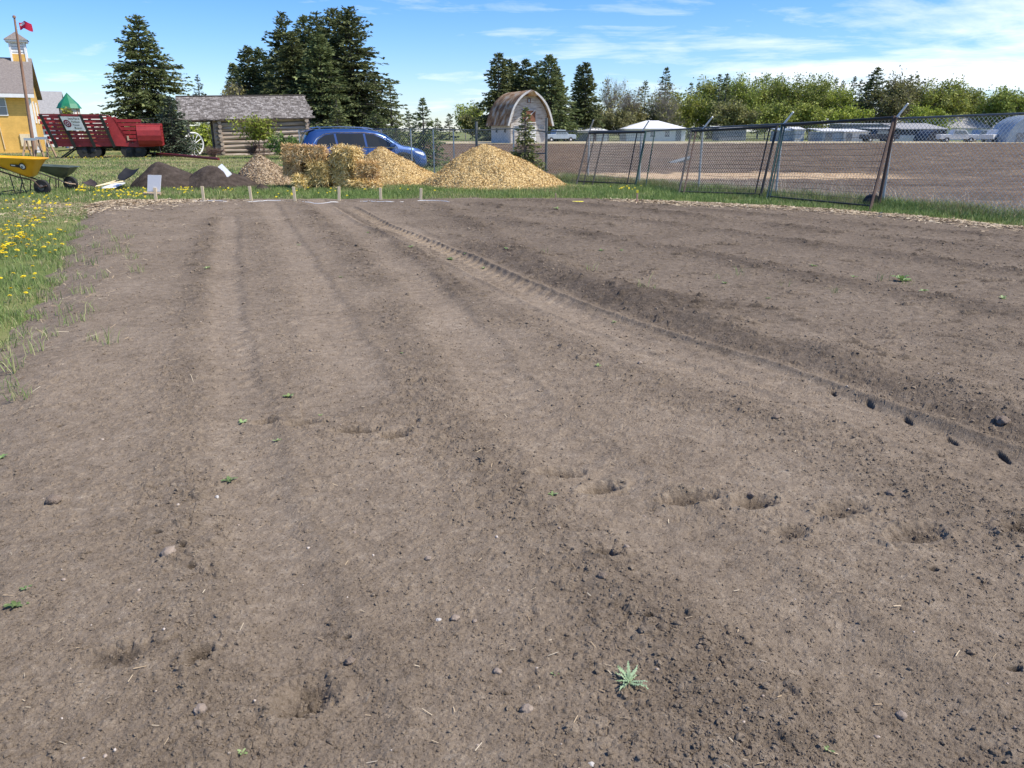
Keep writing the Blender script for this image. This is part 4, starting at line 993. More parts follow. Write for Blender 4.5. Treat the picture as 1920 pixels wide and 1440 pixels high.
b.bar((wp(288, 0)[0], -.8, zb), (wp(290, 0)[0], -.85, 0), .06, .06)
b.build('chassis', M['black_iron'], wg)
b = MB(); b.box((wp(229, 0)[0], -1.03, wp(0, 259)[1]), (.10, .06, .28)); b.box((wp(234, 0)[0], -1.03, wp(0, 262)[1]), (.3, .04, .05)); b.build('latch', M['old_wood'], wg)
# the sign on the wagon
s_ = [wp(109, 219.5), wp(145, 220), wp(151.5, 245), wp(116, 244.5)]
def sgn(a, z, d): return (a, -.95 - .50 * (z - zb) / (zt - zb) - d, z)
b = MB(); b.add([sgn(a, z, .13) for a, z in s_] + [sgn(a, z, .16) for a, z in s_], [(0, 1, 2, 3), (7, 6, 5, 4), (0, 4, 5, 1), (1, 5, 6, 2), (2, 6, 7, 3), (3, 7, 4, 0)])
sg = b.build('sign_board', M['white_sheet'], wg)
ux = Vector(sgn(*s_[1], 0)) - Vector(sgn(*s_[0], 0)); vx = Vector(sgn(*s_[3], 0)) - Vector(sgn(*s_[0], 0)); og = Vector(sgn(*s_[0], .167))
M['ink'] = mat('dark_lettering', (0.025, 0.025, 0.035), rough=.6)
M['emblem_red'] = mat('emblem_maroon', (0.16, 0.02, 0.05), (0.24, 0.03, 0.07), 5, .6)
def lettering(lines, parent, origin, uu, vv_, name='lettering', m='ink'):
    """flat words laid on a board: origin top left, uu and vv_ the board's edges; lines of (text, u, v, height)"""
    V, F = [], []
    for txt, u0, v0, hh, ww in lines:
        cu = bpy.data.curves.new('words', 'FONT'); cu.body = txt; cu.size = 1.0; cu.resolution_u = 3; cu.offset = .012
        to = bpy.data.objects.new('words', cu); COL.objects.link(to)
        me = to.evaluated_get(bpy.context.evaluated_depsgraph_get()).to_mesh(); base = len(V)
        mx = max((q.co.x for q in me.vertices), default=1)
        for q in me.vertices: V.append(tuple(origin + uu * (u0 + q.co.x / mx * ww) + vv_ * (v0 + hh * (.75 - q.co.y))))
        for p in me.polygons: F.append(tuple(base + i for i in p.vertices))
        to.evaluated_get(bpy.context.evaluated_depsgraph_get()).to_mesh_clear(); bpy.data.objects.remove(to)
    return npmesh(name, V, F, M[m], parent)
lettering([('Stony Plain &', .36, .06, .20, .58), ('Parkland', .45, .29, .20, .42), ('Pioneer', .45, .51, .20, .36), ('Museum', .47, .73, .20, .38)], sg, og, ux, vx)
b = MB(); 
def ring(b, cu, cv, r0, r1, n=28, ex=0):
    vs = []
    for r in (r0, r1):
        for k in range(n):
            a = 2 * math.pi * k / n; vs.append(tuple(og + ux * (cu + r * math.cos(a)) + vx * (cv + r * 1.42 * math.sin(a)) + Vector((0, -ex, 0))))
    return b.add(vs, [(k, (k + 1) % n, n + (k + 1) % n, n + k) for k in range(n)])
ring(b, .21, .5, .125, .19); ring(b, .21, .5, .03, .075)
for k in range(8):
    a = 2 * math.pi * k / 8; c = Vector(og + ux * .21 + vx * .5); p = lambda r: c + ux * (r * math.cos(a)) + vx * (r * 1.42 * math.sin(a))
    b.bar(p(.05), p(.14), .03, .01, (0, 1, 0))
b.build('round_emblem', M['emblem_red'], sg)
# long red pole on the grass
p0, p1 = G(268, 293), G(411, 303)
a0, a1 = at(268, 291, p0[1]), at(411, 304, p1[1])
rp = thing('red_pole', 'long dark red drawbar lying on the grass in front of the wagon', 'pole', (p0[0], p0[1], 0))
dx, dy = a1[0] - a0[0], a1[1] - a0[1]
MB().tube([(0, 0, .22), (dx * .5, dy * .5, .20), (dx, dy, .14)], [.085, .08, .075], 8).build('shaft', M['red_dark'], rp, True)
b = MB(); b.bar((-.1, 0, .0), (-.55, .1, .85), .07, .07); b.bar((0, -.15, .1), (0, .15, .1), .2, .2); b.build('bracket', M['black_iron'], rp)

# ------------------------------------------------------------------ barn
bx, by, _ = at(957.5, 246, 105)
br = thing('arched_barn', 'old weathered barn with a rusty arched roof and peeling white front', 'barn', (bx, by, 0), R(21.5))
M['barn_roof'] = mat('rusty_shingles', None, scale=.75, rough=.95, bump=.6, bscale=9, stretch=(1, 1, 1), detail=10, stops=[(.34, (0.065, 0.032, 0.017)), (.44, (0.20, 0.10, 0.040)), (.52, (0.32, 0.19, 0.085)), (.61, (0.42, 0.36, 0.28))])
M['barn_wall'] = mat('peeling_white_boards', None, scale=2.2, rough=.9, bump=.4, bscale=12, stretch=(.5, 1, 2.2), detail=9, stops=[(.34, (0.13, 0.105, 0.09)), (.45, (0.42, 0.38, 0.33)), (.56, (0.50, 0.48, 0.44)), (.8, (0.60, 0.58, 0.54))])
M['barn_side'] = mat('white_barn_side', (0.45, 0.44, 0.42), (0.66, 0.65, 0.62), 2, .9, .3)
BW, BL, ZE2, ZP = 5.1, 7.4, 2.35, 6.5
def arch(t, k=0.0):   # t 0..1 from left eave over the peak to the right eave
    s = 1 - abs(2 * t - 1); x = (t < .5 and -1 or 1)
    half = BW / 2 + .28 + k
    a = s * math.pi / 2
    px = half * ((1 - s ** 2.1) ** .72) * (1 + .10 * (1 - s) ** 6); pz = ZE2 - .1 + (ZP + k - ZE2 + .1) * s ** .93
    return BW / 2 + x * px, pz
n = 40; b = MB(); A = [arch(i / n) for i in range(n + 1)]; B_ = [arch(i / n, .14) for i in range(n + 1)]
for y0, y1 in ((-.75, BL + .3),):
    vs = [(x, y0, z) for x, z in A] + [(x, y1, z) for x, z in A] + [(x, y0, z) for x, z in B_] + [(x, y1, z) for x, z in B_]; q = n + 1
    fs = []
    for i in range(n):
        fs += [(i + 1, i, q + i, q + i + 1), (2 * q + i, 2 * q + i + 1, 3 * q + i + 1, 3 * q + i), (i, i + 1, 2 * q + i + 1, 2 * q + i), (q + i + 1, q + i, 3 * q + i, 3 * q + i + 1)]
    fs += [(0, 2 * q, 3 * q, q), (n, q + n, 3 * q + n, 2 * q + n)]
    b.add(vs, fs)
b.add([(BW / 2 - .9, -.75, ZP - .62), (BW / 2 + .9, -.75, ZP - .62), (BW / 2, -1.7, ZP + .02), (BW / 2, -.75, ZP + .16)], [(0, 3, 2), (3, 1, 2), (0, 2, 1)])
rf = b.build('roof', M['barn_roof'], br, True)
tr_ = MB()
for i in range(n):
    (xa_, za_), (xb_, zb2) = arch(i / n, .04), arch((i + 1) / n, .04); tr_.bar((xa_, -.78, za_), (xb_, -.78, zb2), .09, .24, (0, 0, 1) if .2 < i / n < .8 else (1, 0, 0))
tr_.build('barge_board', M['barn_side'], rf)
fr = [(0, -.1), (BW, -.1), (BW, ZE2)] + [(max(0, min(BW, x)), z - .03) for x, z in reversed([arch(i / n, -.1) for i in range(1, n)])] + [(0, ZE2)]
b = MB(); b.prism(fr, 0, .14, 'y'); b.build('front_wall', M['barn_wall'], br)
MB().prism(fr, BL - .14, BL, 'y').build('back_wall', M['barn_wall'], br)
for x in (.07, BW - .07): MB().box((x, BL / 2, 1.12), (.14, BL - .28, 2.45)).build('side_wall', M['barn_side'], br)
M['rust_door'] = mat('rusty_red_door', (0.14, 0.055, 0.03), (0.26, 0.12, 0.07), 3, .9, .3)
d = MB().box((BW / 2 + .02, -.04, 3.45), (1.75, .08, 1.5)).build('loft_door', M['rust_door'], br)
b = MB(); b.bar((BW / 2 - .8, -.10, 2.75), (BW / 2 + .8, -.10, 4.15), .1, .04, (0, 1, 0)); b.box((BW / 2 + .02, -.1, 4.22), (1.9, .06, .12)); b.box((BW / 2 + .02, -.1, 2.68), (1.9, .06, .12)); b.build('door_brace', M['barn_side'], d)
d = MB().box((2.9, -.05, 1.1), (1.3, .08, 2.2)).build('door', M['white_paint'], br); MB().box((3.4, -.11, 1.05), (.05, .05, .2)).build('handle', M['black_iron'], d)
window(br, .95, 1.95, 1.1, .7, 0, .07, mullion=False, fm='barn_side'); window(br, 4.35, 2.05, .8, .5, 0, .07, mullion=False, fm='barn_side'); window(br, BW / 2, 5.35, .45, .55, 0, .06, mullion=False, fm='rust_door')
b = MB()
for yy in (2.0, 5.2): b.box((-.02, yy, 1.7), (.06, .6, .55))
b.build('side_window', M['black_iron'], br)

# ------------------------------------------------------------------ far houses, sheds and vehicles along the field's end
M['metal_white'] = mat('pale_metal', (0.60, 0.60, 0.59), (0.72, 0.72, 0.70), 2, .75, spec=.25)
M['metal_blue'] = mat('bluish_metal', (0.24, 0.30, 0.36), (0.34, 0.40, 0.46), 1.5, .45)
M['grey_wall'] = mat('grey_wall', (0.16, 0.17, 0.185), (0.23, 0.24, 0.25), 2, .8)
M['navy'] = mat('dark_navy_wall', (0.012, 0.016, 0.028), (0.025, 0.03, 0.045), 2, .6)
def hip_house(px0, px1, ptop, peave, Y, depth, label, wall, roof, rz=0, hip=.5, doors=()):
    x0, _, ze = at(px0, peave, Y); x1, _, _ = at(px1, peave, Y); zr = at(px0, ptop, Y + depth / 2)[2]; L = x1 - x0
    t = thing('house', label, 'house', (x0, Y, 0), rz)
    MB().box((L / 2, depth / 2, ze / 2 - .05), (L - .6, depth - .6, ze + .1)).build('wall', M[wall], t)
    h = depth / 2 * hip
    b = MB(); b.add([(-.1, -.2, ze), (L + .1, -.2, ze), (L + .1, depth + .2, ze), (-.1, depth + .2, ze), (h, depth / 2, zr), (L - h, depth / 2, zr), (-.1, -.2, ze - .14), (L + .1, -.2, ze - .14), (L + .1, depth + .2, ze - .14), (-.1, depth + .2, ze - .14)],
                    [(0, 1, 5, 4), (1, 2, 5), (2, 3, 4, 5), (3, 0, 4), (6, 7, 1, 0), (7, 8, 2, 1), (8, 9, 3, 2), (9, 6, 0, 3), (9, 8, 7, 6)])
    b.build('roof', M[roof], t)
    for fx, w, z0, z1, m in doors:
        if m == 'win': window(t, L * fx, (z0 + z1) / 2, w, z1 - z0, .3, .08)
        else: MB().box((L * fx, .27, (z0 + z1) / 2), (w, .08, z1 - z0)).build('door', M[m], t)
    return t
hip_house(1062, 1146, 233, 246.5, 134, 9, 'low house with a white hipped roof and grey end wall right of the barn', 'grey_wall', 'metal_white', 0, .9, [(.76, 2.4, 0, 1.6, 'metal_white'), (.62, .9, 0, 1.7, 'metal_white')])
hip_house(1172, 1290, 226, 241, 136, 9, 'long white house with a white roof, second from the barn', 'metal_white', 'metal_white', 0, .95, [(.45, 1.0, .6, 1.7, 'win'), (.68, 1.0, .6, 1.7, 'win'), (.86, .9, 0, 1.8, 'grey_wall')])
def shed(px0, px1, pt, Y, depth, label, wall, side, rz=0, roof='metal_white', name='shed', cat='shed', slope=.4):
    x0, _, z = at(px0, pt, Y); x1, _, _ = at(px1, pt, Y); L = x1 - x0
    t = thing(name, label, cat, (x0, Y, 0), rz)
    MB().box((L / 2, depth / 2, z / 2 - .05), (L, depth, z + .1)).build('wall', M[wall], t)
    b = MB(); b.add([(-.2, -.2, z), (L + .2, -.2, z), (L + .2, depth + .2, z + slope), (-.2, depth + .2, z + slope), (-.2, -.2, z + .12), (L + .2, -.2, z + .12), (L + .2, depth + .2, z + slope + .12), (-.2, depth + .2, z + slope + .12)],
                    [(3, 2, 1, 0), (4, 5, 6, 7), (0, 1, 5, 4), (1, 2, 6, 5), (2, 3, 7, 6), (3, 0, 4, 7)])
    b.build('roof', M[roof], t)
    if side:
        fx, w, h, m = side; MB().box((L * fx, -.03, h / 2), (w, .08, h)).build('door', M[m], t)
    return t
shed(1350, 1400, 242, 142, 5, 'dim grey shed under the middle of the grove', 'grey_wall', None)
shed(1464, 1492, 246, 130, 5, 'small blue shed seen through the fence below the grove', 'metal_blue', None, roof='metal_blue')
shed(1492, 1509, 244, 129, 3, 'little pale blue tank shed with a rounded look right of the blue shed', 'metal_white', None, roof='metal_white')
shed(1543, 1584, 247, 124, 6, 'bluish metal shed, left half of the white fronted pair', 'metal_blue', (.3, 1.0, 1.3, 'grey_wall'))
shed(1584, 1629, 248, 123.5, 6, 'white metal shed with a bright front in the middle of the far yard', 'metal_white', (.2, .9, 1.3, 'grey_wall'))
shed(1580, 1664, 233, 146, 6, 'long trailer with a white roof behind the metal sheds', 'grey_wall', (.4, 1.2, 1.6, 'metal_white'), name='trailer', cat='trailer', slope=.1)
shed(1632, 1690, 242, 138, 4, 'dark grey trailer beside the white metal shed', 'navy', (.25, 1.4, 1.4, 'metal_white'), name='trailer', cat='trailer', slope=.1)
shed(1690, 1776, 243, 128, 7, 'dark navy building with a low roof right of the fence post', 'navy', (.2, 4.5, 1.0, 'metal_blue'), roof='roof_grey', slope=.9)
hip_house(1688, 1764, 228, 242, 148, 8, 'house with a brown grey roof behind the dark navy building', 'metal_white', 'roof_grey', 0, .6, [(.5, 1.2, .7, 1.7, 'win')])
hip_house(1774, 1862, 219, 240, 150, 9, 'house with a wide grey roof behind the parked trucks', 'metal_white', 'roof_grey', 0, .6, [(.3, 1.2, .7, 1.8, 'win')])
# small arched dark shelter
sx, sy, _ = at(1757, 246, 122)
t = thing('arched_shelter', 'black arched shelter at the end of the dark navy building', 'shelter', (sx, sy, 0), 0)
b = MB(); n = 14; b.prism([(1.45 * math.cos(math.pi * k / n), 1.75 * math.sin(math.pi * k / n)) for k in range(n + 1)], 0, 4, 'y'); b.build('cover', M['navy'], t, True)
# quonset
qx, qy, _ = at(1938, 246, 112)
t = thing('quonset', 'pale blue rounded metal quonset cut by the right edge', 'shed', (qx, qy, 0), R(-8))
b = MB(); n = 20; b.prism([(3.3 * math.cos(math.pi * k / n), 3.7 * math.sin(math.pi * k / n) ** .9 - .05) for k in range(n + 1)], 0, 6, 'y'); b.build('shell', M['metal_blue'], t, True)
b = MB()
for yy in range(1, 6): b.tube([(3.32 * math.cos(math.pi * k / n), yy, 3.72 * math.sin(math.pi * k / n) ** .9 - .03) for k in range(n + 1)], .05, 4)
b.build('ribs', M['metal_blue'], t)
MB().box((-1.6, -.04, .7), (.9, .08, 1.4)).build('door', M['grey_wall'], t); MB().box((.6, -.04, 1.3), (2.2, .08, 2.6)).build('big_door', M['metal_white'], t)
def pickup(px, Y, label, m, rz=0):
    x, _, _ = at(px, 246, Y); t = thing('pickup_truck', label, 'truck', (x, Y, 0), rz, 'trucks parked before the far houses')
    MB().prism([(-2.6, .5), (2.6, .5), (2.65, .95), (2.5, 1.12), (1.25, 1.18), (.75, 1.78), (-.75, 1.82), (-.95, 1.18), (-2.6, 1.15)], -.9, .9, 'y').build('body', M[m], t, False, .06)
    MB().prism([(1.08, 1.2), (.68, 1.70), (-.66, 1.73), (-.80, 1.2)], -.92, .92, 'y').build('window_glass', M['glass'], t)
    for xx in (-1.65, 1.65):
        for yy in (-.82, .82): wheel(t, xx, yy, .38, .25, rim='metal_white')
pickup(1796, 118, 'white pickup truck on the left of the far parked trucks', 'metal_white', R(-8))
pickup(1840, 121, 'pale blue pickup truck second from the quonset', 'metal_blue', R(10)); pickup(1868, 117, 'white pickup truck nearest the quonset', 'metal_white', R(35))
pickup(1650, 119, 'dark pickup truck before the far trailers', 'navy', R(0)); pickup(1047, 122, 'small bluish pickup truck right beside the barn', 'metal_blue', R(25))
# ------------------------------------------------------------------ fences
M['galv'] = mat('galvanised_steel', (0.38, 0.39, 0.40), (0.52, 0.53, 0.54), 6, .45, metal=.6)
M['galv_dark'] = mat('weathered_steel', (0.10, 0.11, 0.11), (0.17, 0.18, 0.18), 5, .6, metal=.3)
M['wire'] = mat('fence_wire', (0.60, 0.60, 0.59), (0.78, 0.78, 0.76), 8, .5)
M['wire_dark'] = mat('dark_wire', (0.030, 0.032, 0.03), (0.07, 0.07, 0.065), 8, .7)
M['frame_green'] = mat('dark_green_frame', (0.012, 0.045, 0.032), (0.03, 0.075, 0.055), 4, .6)
M['frame_brown'] = mat('rusty_brown_frame', (0.055, 0.032, 0.022), (0.10, 0.06, 0.042), 5, .8)
M['frame_black'] = mat('dark_frame', (0.018, 0.018, 0.017), (0.04, 0.038, 0.034), 5, .7)
def wires(name, segs, r, m, parent):
    A = np.array([s[0] for s in segs], float); B = np.array([s[1] for s in segs], float); rr = np.full(len(A), r)
    V, F = tubes_np(A, B, rr, rr, 3); return npmesh(name, V, F, M[m], parent)
def chain_link(parent, a, b, za0, za1, zb0, zb1, pitch=.075, r=.0017, m='wire'):
    """diamond mesh between two uprights at a and b (x, y), from z0 up to z1 at each"""
    ax, ay = a; bx, by = b; L = math.hypot(bx - ax, by - ay); H0 = max(za1 - za0, zb1 - zb0); segs = []
    def P(s, h, o):
        f = s / L; z0 = za0 + (zb0 - za0) * f; z1 = za1 + (zb1 - za1) * f
        return (ax + (bx - ax) * f + FN.x * o, ay + (by - ay) * f + FN.y * o, z0 + (z1 - z0) * h / H0)
    k = -H0
    while k < L:
        for sg, o in ((1, .003), (-1, -.003)):
            s0, h0, s1, h1 = k, 0, k + H0 * .9, H0
            if s0 < 0: h0 = -s0 / .9; s0 = 0
            if s1 > L: h1 = h0 + (L - s0) / .9; s1 = L
            if s1 - s0 > .02:
                segs.append((P(s0, h0, o), P(s1, h1, o)) if sg > 0 else (P(L - s0, h0, o), P(L - s1, h1, o)))
        k += pitch
    return wires('chain_link_mesh', segs, r, m, parent)

tops = [(1105, 245.6), (1203, 246.5), (1318, 240), (1468, 232.5), (1678, 222.5)]
arms = [(1112, 225), (1216, 226), (1335, 219), (1486, 210), (1701, 194)]
ks = [0, 2.85, 5.7, 8.55, 11.4, 14.3]
fn = thing('chain_link_fence', 'galvanised chain link fence along the right side of the garden', 'fence', (0, 0, 0))
pz = []
for i, k in enumerate(ks):
    if i < 5: q = on_fence(*tops[i]); x, y = q.x, q.y; zt_ = q.z
    else: x, y = fence_pt(14.4); zt_ = 1.93
    pz.append((x, y, zt_))
for i, (x, y, zt_) in enumerate(pz):
    p = MB().tube([(x, y, -.2), (x, y, zt_)], .030, 8).build('post', M['galv'], fn, True)
    if i < 5:
        q = on_fence(*arms[i]); q2 = Vector((q.x + .02, q.y, q.z))
        MB().tube([(x, y, zt_ - .03), q2], [.026, .022], 7).build('barb_arm', M['white_paint'] if i else M['galv'], p, True)
x, y = fence_pt(17.4); pz.append((x, y, 2.0))
for i in range(len(pz) - 1):
    a, c = pz[i], pz[i + 1]
    MB().tube([a, c], .024, 7).build('top_rail', M['galv_dark'], fn, True)
    chain_link(fn, a[:2], c[:2], .04, a[2] - .02, .04, c[2] - .02, .085, .0042 if i >= 4 else .0036)
x, y = pz[-1][:2]; MB().tube([(x, y, -.2), (x, y, 2.0)], .03, 8).build('post', M['galv'], fn, True)
# far fence across the back, with a gate next to the corner
ff = thing('back_fence', 'chain link fence with a gate running behind the piles and the car', 'fence', (0, 0, 0))
fpts = []
for px, pt, Y, r in ((1025, 221, 28.0, .045), (963, 241, 28.3, .028), (893, 228, 28.7, .045), (850, 243, 28.9, .024), (812, 242, 29.1, .024), (770, 242, 29.5, .024), (715, 242, 30.3, .024), (640, 242, 36, .024), (560, 243, 37, .024)):
    x, y, z = at(px, pt, Y); p = MB().tube([(x, y, -.2), (x, y, z)], r, 8).build('post', M['galv_dark'] if r > .03 else M['galv'], ff, True)
    rt = {1025: 247, 893: 244}.get(px, pt); fpts.append((x, y, at(px, rt, Y)[2]))
def rail(a, c, nm='top_rail', r=.022, par=ff, m='galv_dark'): return MB().tube([a, c], r, 6).build(nm, M[m], par, True)
for i in range(len(fpts) - 1):
    rail(fpts[i], fpts[i + 1]); FNs = FN
    chain_link(ff, fpts[i][:2], fpts[i + 1][:2], .05, fpts[i][2] - .02, .05, fpts[i + 1][2] - .02, .10, .003)
rail(fpts[0], (pz[0][0], pz[0][1], pz[0][2]))
chain_link(ff, fpts[0][:2], pz[0][:2], .05, fpts[0][2] - .02, .05, pz[0][2], .10, .0022)
mid = lambda p, z: (p[0], p[1], z)
rail(mid(fpts[0], at(1025, 288, 28)[2]), mid(fpts[1], at(963, 288, 28.3)[2]), 'gate_rail')
# loose panels leaning on the fence
def lean_panel(label, bl, br_, tl, tr, frame, verts, extra=None, hw=13, off=-.06):
    B0, B1 = Vector((*G(*bl), 0)), Vector((*G(*br_), 0)); T0, T1 = on_fence(*tl, off), on_fence(*tr, off)
    t = thing('fence_panel', label, 'fence panel', ((B0.x + B1.x) / 2, (B0.y + B1.y) / 2, 0), 0, 'loose panels leaning on the fence'); o = Vector(t.location)
    Q = lambda u, v: (B0 + (B1 - B0) * u) * (1 - v) + (T0 + (T1 - T0) * u) * v - o
    sides = [(0, frame[0], .028), (1, frame[1], .032)]
    for u, m, r in sides: MB().tube([Q(u, -.01), Q(u, 1.0)], r, 7).build('upright', M[m], t, True)
    MB().tube([Q(0, .985), Q(1, .985)], .035, 7).build('top_bar', M['frame_black'], t, True)
    MB().tube([Q(0, .06), Q(1, .06)], .02, 7).build('bottom_bar', M['frame_black'], t, True)
    for u, m in verts: MB().tube([Q(u, .0), Q(u, .99)], .019, 6).build('upright', M[m], t, True)
    segs = []
    for k in range(1, hw + 1):
        v = .06 + .92 * k / (hw + 1); segs += [(Q(a / 6, v) + Vector((0, 0, .012 * math.sin(a * 2 + k))), Q((a + 1) / 6, v) + Vector((0, 0, .012 * math.sin((a + 1) * 2 + k)))) for a in range(6)]
    wires('cross_wires', segs, .0045, 'wire_dark', t)
    segs = []; L = (B1 - B0).length; n = int(L / .075)
    for k in range(1, n): segs.append((Q(k / n, .06), Q(k / n, .98)))
    wires('mesh', segs, .0026, 'wire_dark', t)
    return t
lean_panel('far panel with black uprights leaning on the fence near its corner', (1081, 346), (1191, 351), (1105, 248), (1211, 246), ('frame_black', 'frame_green'), [(.12, 'frame_black'), (.28, 'frame_black'), (.86, 'frame_black')], hw=17)
lean_panel('middle panel of dark mesh leaning on the fence between its third and fourth posts', (1272, 367), (1425, 372), (1297, 244), (1457, 235.5), ('frame_black', 'frame_black'), [(.06, 'frame_brown'), (.93, 'frame_black')], hw=15)
lean_panel('nearest panel, with a rusty upright, leaning on the fence above the tyre', (1437, 377), (1630, 397), (1467, 233), (1677, 218), ('frame_green', 'frame_brown'), [(.03, 'frame_green')], hw=13)
b0, b1 = Vector((*G(1646, 390), 0)), on_fence(1680, 220, -.1)
t = thing('loose_bar', 'rusty brown bar leaning beside the fence post at the end of the nearest panel', 'bar', b0); MB().tube([(0, 0, 0), b1 - b0], .035, 7).build('bar', M['frame_brown'], t, True)
b0, b1 = Vector((*G(1210, 353), 0)), on_fence(1228, 245, -.1)
t = thing('loose_bar', 'thin green stake leaning on the fence right of the far panel', 'bar', b0); MB().tube([(0, 0, 0), b1 - b0], .018, 7).build('bar', M['frame_green'], t, True)
x, y = G(1637, 391); t = thing('old_tyre', 'black tyre half hidden in the grass at the foot of the fence post', 'tyre', (x + .1, y + .35, 0), R(30))
b = MB(); b.lathe([(.13, -.07), (.20, -.08), (.22, -.05), (.22, .05), (.20, .08), (.13, .07)], (0, 0, .06), 24, 'y'); b.build('tyre', M['tyre'], t, True)
x0, y0, z0 = at(1255, 302, 38); x1, y1, z1 = at(1294, 292, 40)
t = thing('dark_pipe', 'dark pipe lying across the ploughed field beyond the fence', 'pipe', (x0, y0, 0)); MB().tube([(0, 0, .12), (x1 - x0, y1 - y0, .35)], .10, 8).build('pipe', M['galv_dark'], t, True)

# ------------------------------------------------------------------ heaps of chips and soil
M['chips'] = mat('fresh_wood_chips', None, scale=3, rough=.85, island=.75, stops=[(.12, (0.24, 0.13, 0.042)), (.34, (0.48, 0.31, 0.105)), (.6, (0.68, 0.485, 0.20)), (.9, (0.82, 0.66, 0.37))])
M['chips_old'] = mat('weathered_wood_chips', None, scale=3, rough=.9, island=.75, stops=[(.12, (0.16, 0.10, 0.055)), (.38, (0.34, 0.235, 0.13)), (.62, (0.50, 0.375, 0.23)), (.9, (0.64, 0.53, 0.38))])
M['chip_base'] = mat('chip_heap_base', (0.26, 0.14, 0.045), (0.42, 0.25, 0.09), 14, .95, .8, 40)
M['chip_base_old'] = mat('old_chip_heap_base', (0.17, 0.11, 0.06), (0.29, 0.20, 0.12), 14, .95, .8, 40)
M['dark_soil'] = mat('dark_heaped_soil', None, scale=5, rough=.97, bump=.9, bscale=34, spec=.1, stops=[(.3, (0.042, 0.032, 0.025)), (.6, (0.082, 0.064, 0.051)), (.8, (0.118, 0.094, 0.076))])
def heap(px0, px1, ppk, pytop, Yf, label, mbase, mchip, n, name='wood_chip_pile', cat='pile', seed=1, chip=(.055, .02), depth=.9, p=1.12, sh=None):
    """heap whose foot spans px0..px1 at depth Yf, with its top at (ppk, pytop)"""
    rng = np.random.default_rng(seed); s0 = mpp(Yf)
    x0, x1 = at(px0, 300, Yf)[0], at(px1, 300, Yf)[0]; rx = (x1 - x0) / 2; ry = rx * depth; xc, yc = (x0 + x1) / 2, Yf + ry * .55
    xk, _, H = at(ppk, pytop, yc); ox = (xk - xc * 1.0) / rx
    def hgt(X, Y):
        u, v = X / rx, Y / ry; r = np.sqrt(u * u + v * v); cx_ = ox * np.clip(1 - r, 0, 1)
        u2 = u - cx_; r = np.sqrt(u2 * u2 + v * v) + .07 * pn(X * 1.5, Y * 1.5, seed) * np.clip(r * 2, 0, 1)
        q = np.clip(1 - r, 0, None); h = H * (1 - np.sqrt(r * r + .018) + .134 - .0)/(1.0)
        h = H * np.where(q > 0, np.clip((1.0 - np.sqrt(r * r + .02)) / (1 - math.sqrt(.02)), 0, None) ** p, 0)
        if sh is not None:
            for a, b2, hh, rr in sh: h = np.maximum(h, hh * np.clip(1 - np.sqrt((X / rx - a) ** 2 + (Y / ry - b2) ** 2 + .02) / rr, 0, None))
        return h + .05 * H * fbm(X * 2.2, Y * 2.2, 3, seed + 3) * np.clip(h / H * 5, 0, 1) + .012 * pn(X * 14, Y * 14, seed + 9) * (h > .01)
    g = 150; ax = np.linspace(-1.12, 1.12, g); X, Y = np.meshgrid(ax * rx, ax * ry); h = hgt(X.ravel(), Y.ravel())
    V = np.stack([X.ravel(), Y.ravel(), h - .02 * (h <= .004)], -1); idx = np.arange(g * g).reshape(g, g)
    F = np.stack([idx[:-1, :-1], idx[:-1, 1:], idx[1:, 1:], idx[1:, :-1]], -1).reshape(-1, 4); F = F[h[F].max(1) > .003]
    used = np.unique(F); rm = np.zeros(len(V), int); rm[used] = np.arange(len(used))
    t = thing(name, label, cat, (xc, yc, 0)); npmesh('heap', V[used], rm[F], M[mbase], t, True)
    if n:
        k = 0; a = rng.uniform(-1.1, 1.1, n * 2); b2 = rng.uniform(-1.1, 1.1, n * 2); X, Y = a * rx, b2 * ry; h = hgt(X, Y); ok = (h > .01) | (rng.random(n * 2) < .03) & (a * a + b2 * b2 < 1.15); X, Y, h = X[ok][:n], Y[ok][:n], np.maximum(h[ok][:n], .005); m = len(X)
        e = .02; nrm = _norm(np.stack([-(hgt(X + e, Y) - h) / e, -(hgt(X, Y + e) - h) / e, np.ones(m)], -1))
        D = _norm(np.cross(nrm, rng.normal(0, 1, (m, 3))) + nrm * rng.normal(.12, .28, m)[:, None]); ln = chip[0] * rng.uniform(.45, 1.9, m); wd = chip[1] * rng.uniform(.5, 1.8, m)
        sd = _norm(np.cross(D, nrm + rng.normal(0, .35, (m, 3)))); C = np.stack([X, Y, h + rng.uniform(0, .014, m)], -1)
        A = D * (ln / 2)[:, None]; B = sd * (wd / 2)[:, None]; tk = np.cross(D, sd) * .004
        V = np.stack([C - A - B, C + A - B * .7, C + A + B, C - A + B * .8], 1).reshape(-1, 3)
        npmesh('chips', V, np.arange(m * 4).reshape(-1, 4), M[mchip], t)
    return t
heap(778, 1068, 908, 272, 23.2, 'largest golden pile of wood chips, right of the car', 'chip_base', 'chips', 70000, seed=3, depth=.85, p=.90, chip=(.045, .017))
heap(640, 824, 706, 276, 25.0, 'golden wood chip pile behind the straw bales in front of the car', 'chip_base', 'chips', 46000, seed=4, depth=.8, p=.72, chip=(.045, .017), sh=None)
heap(428, 548, 482, 291, 24.2, 'greyish tan wood chip pile left of the straw bales', 'chip_base_old', 'chips_old', 19000, seed=5, depth=.9, p=.72, chip=(.07, .022))
heap(222, 378, 292, 303, 22.9, 'left heap of dark soil behind the white sign', 'dark_soil', None, 0, name='soil_pile', seed=6, p=.78)
heap(316, 472, 388, 309, 23.0, 'right heap of dark soil beside the wood chips', 'dark_soil', None, 0, name='soil_pile', seed=7, p=.80)
heap(466, 508, 486, 343, 22.4, 'tiny heap of dark soil at the foot of the tan wood chips', 'dark_soil', None, 0, name='soil_pile', seed=8)

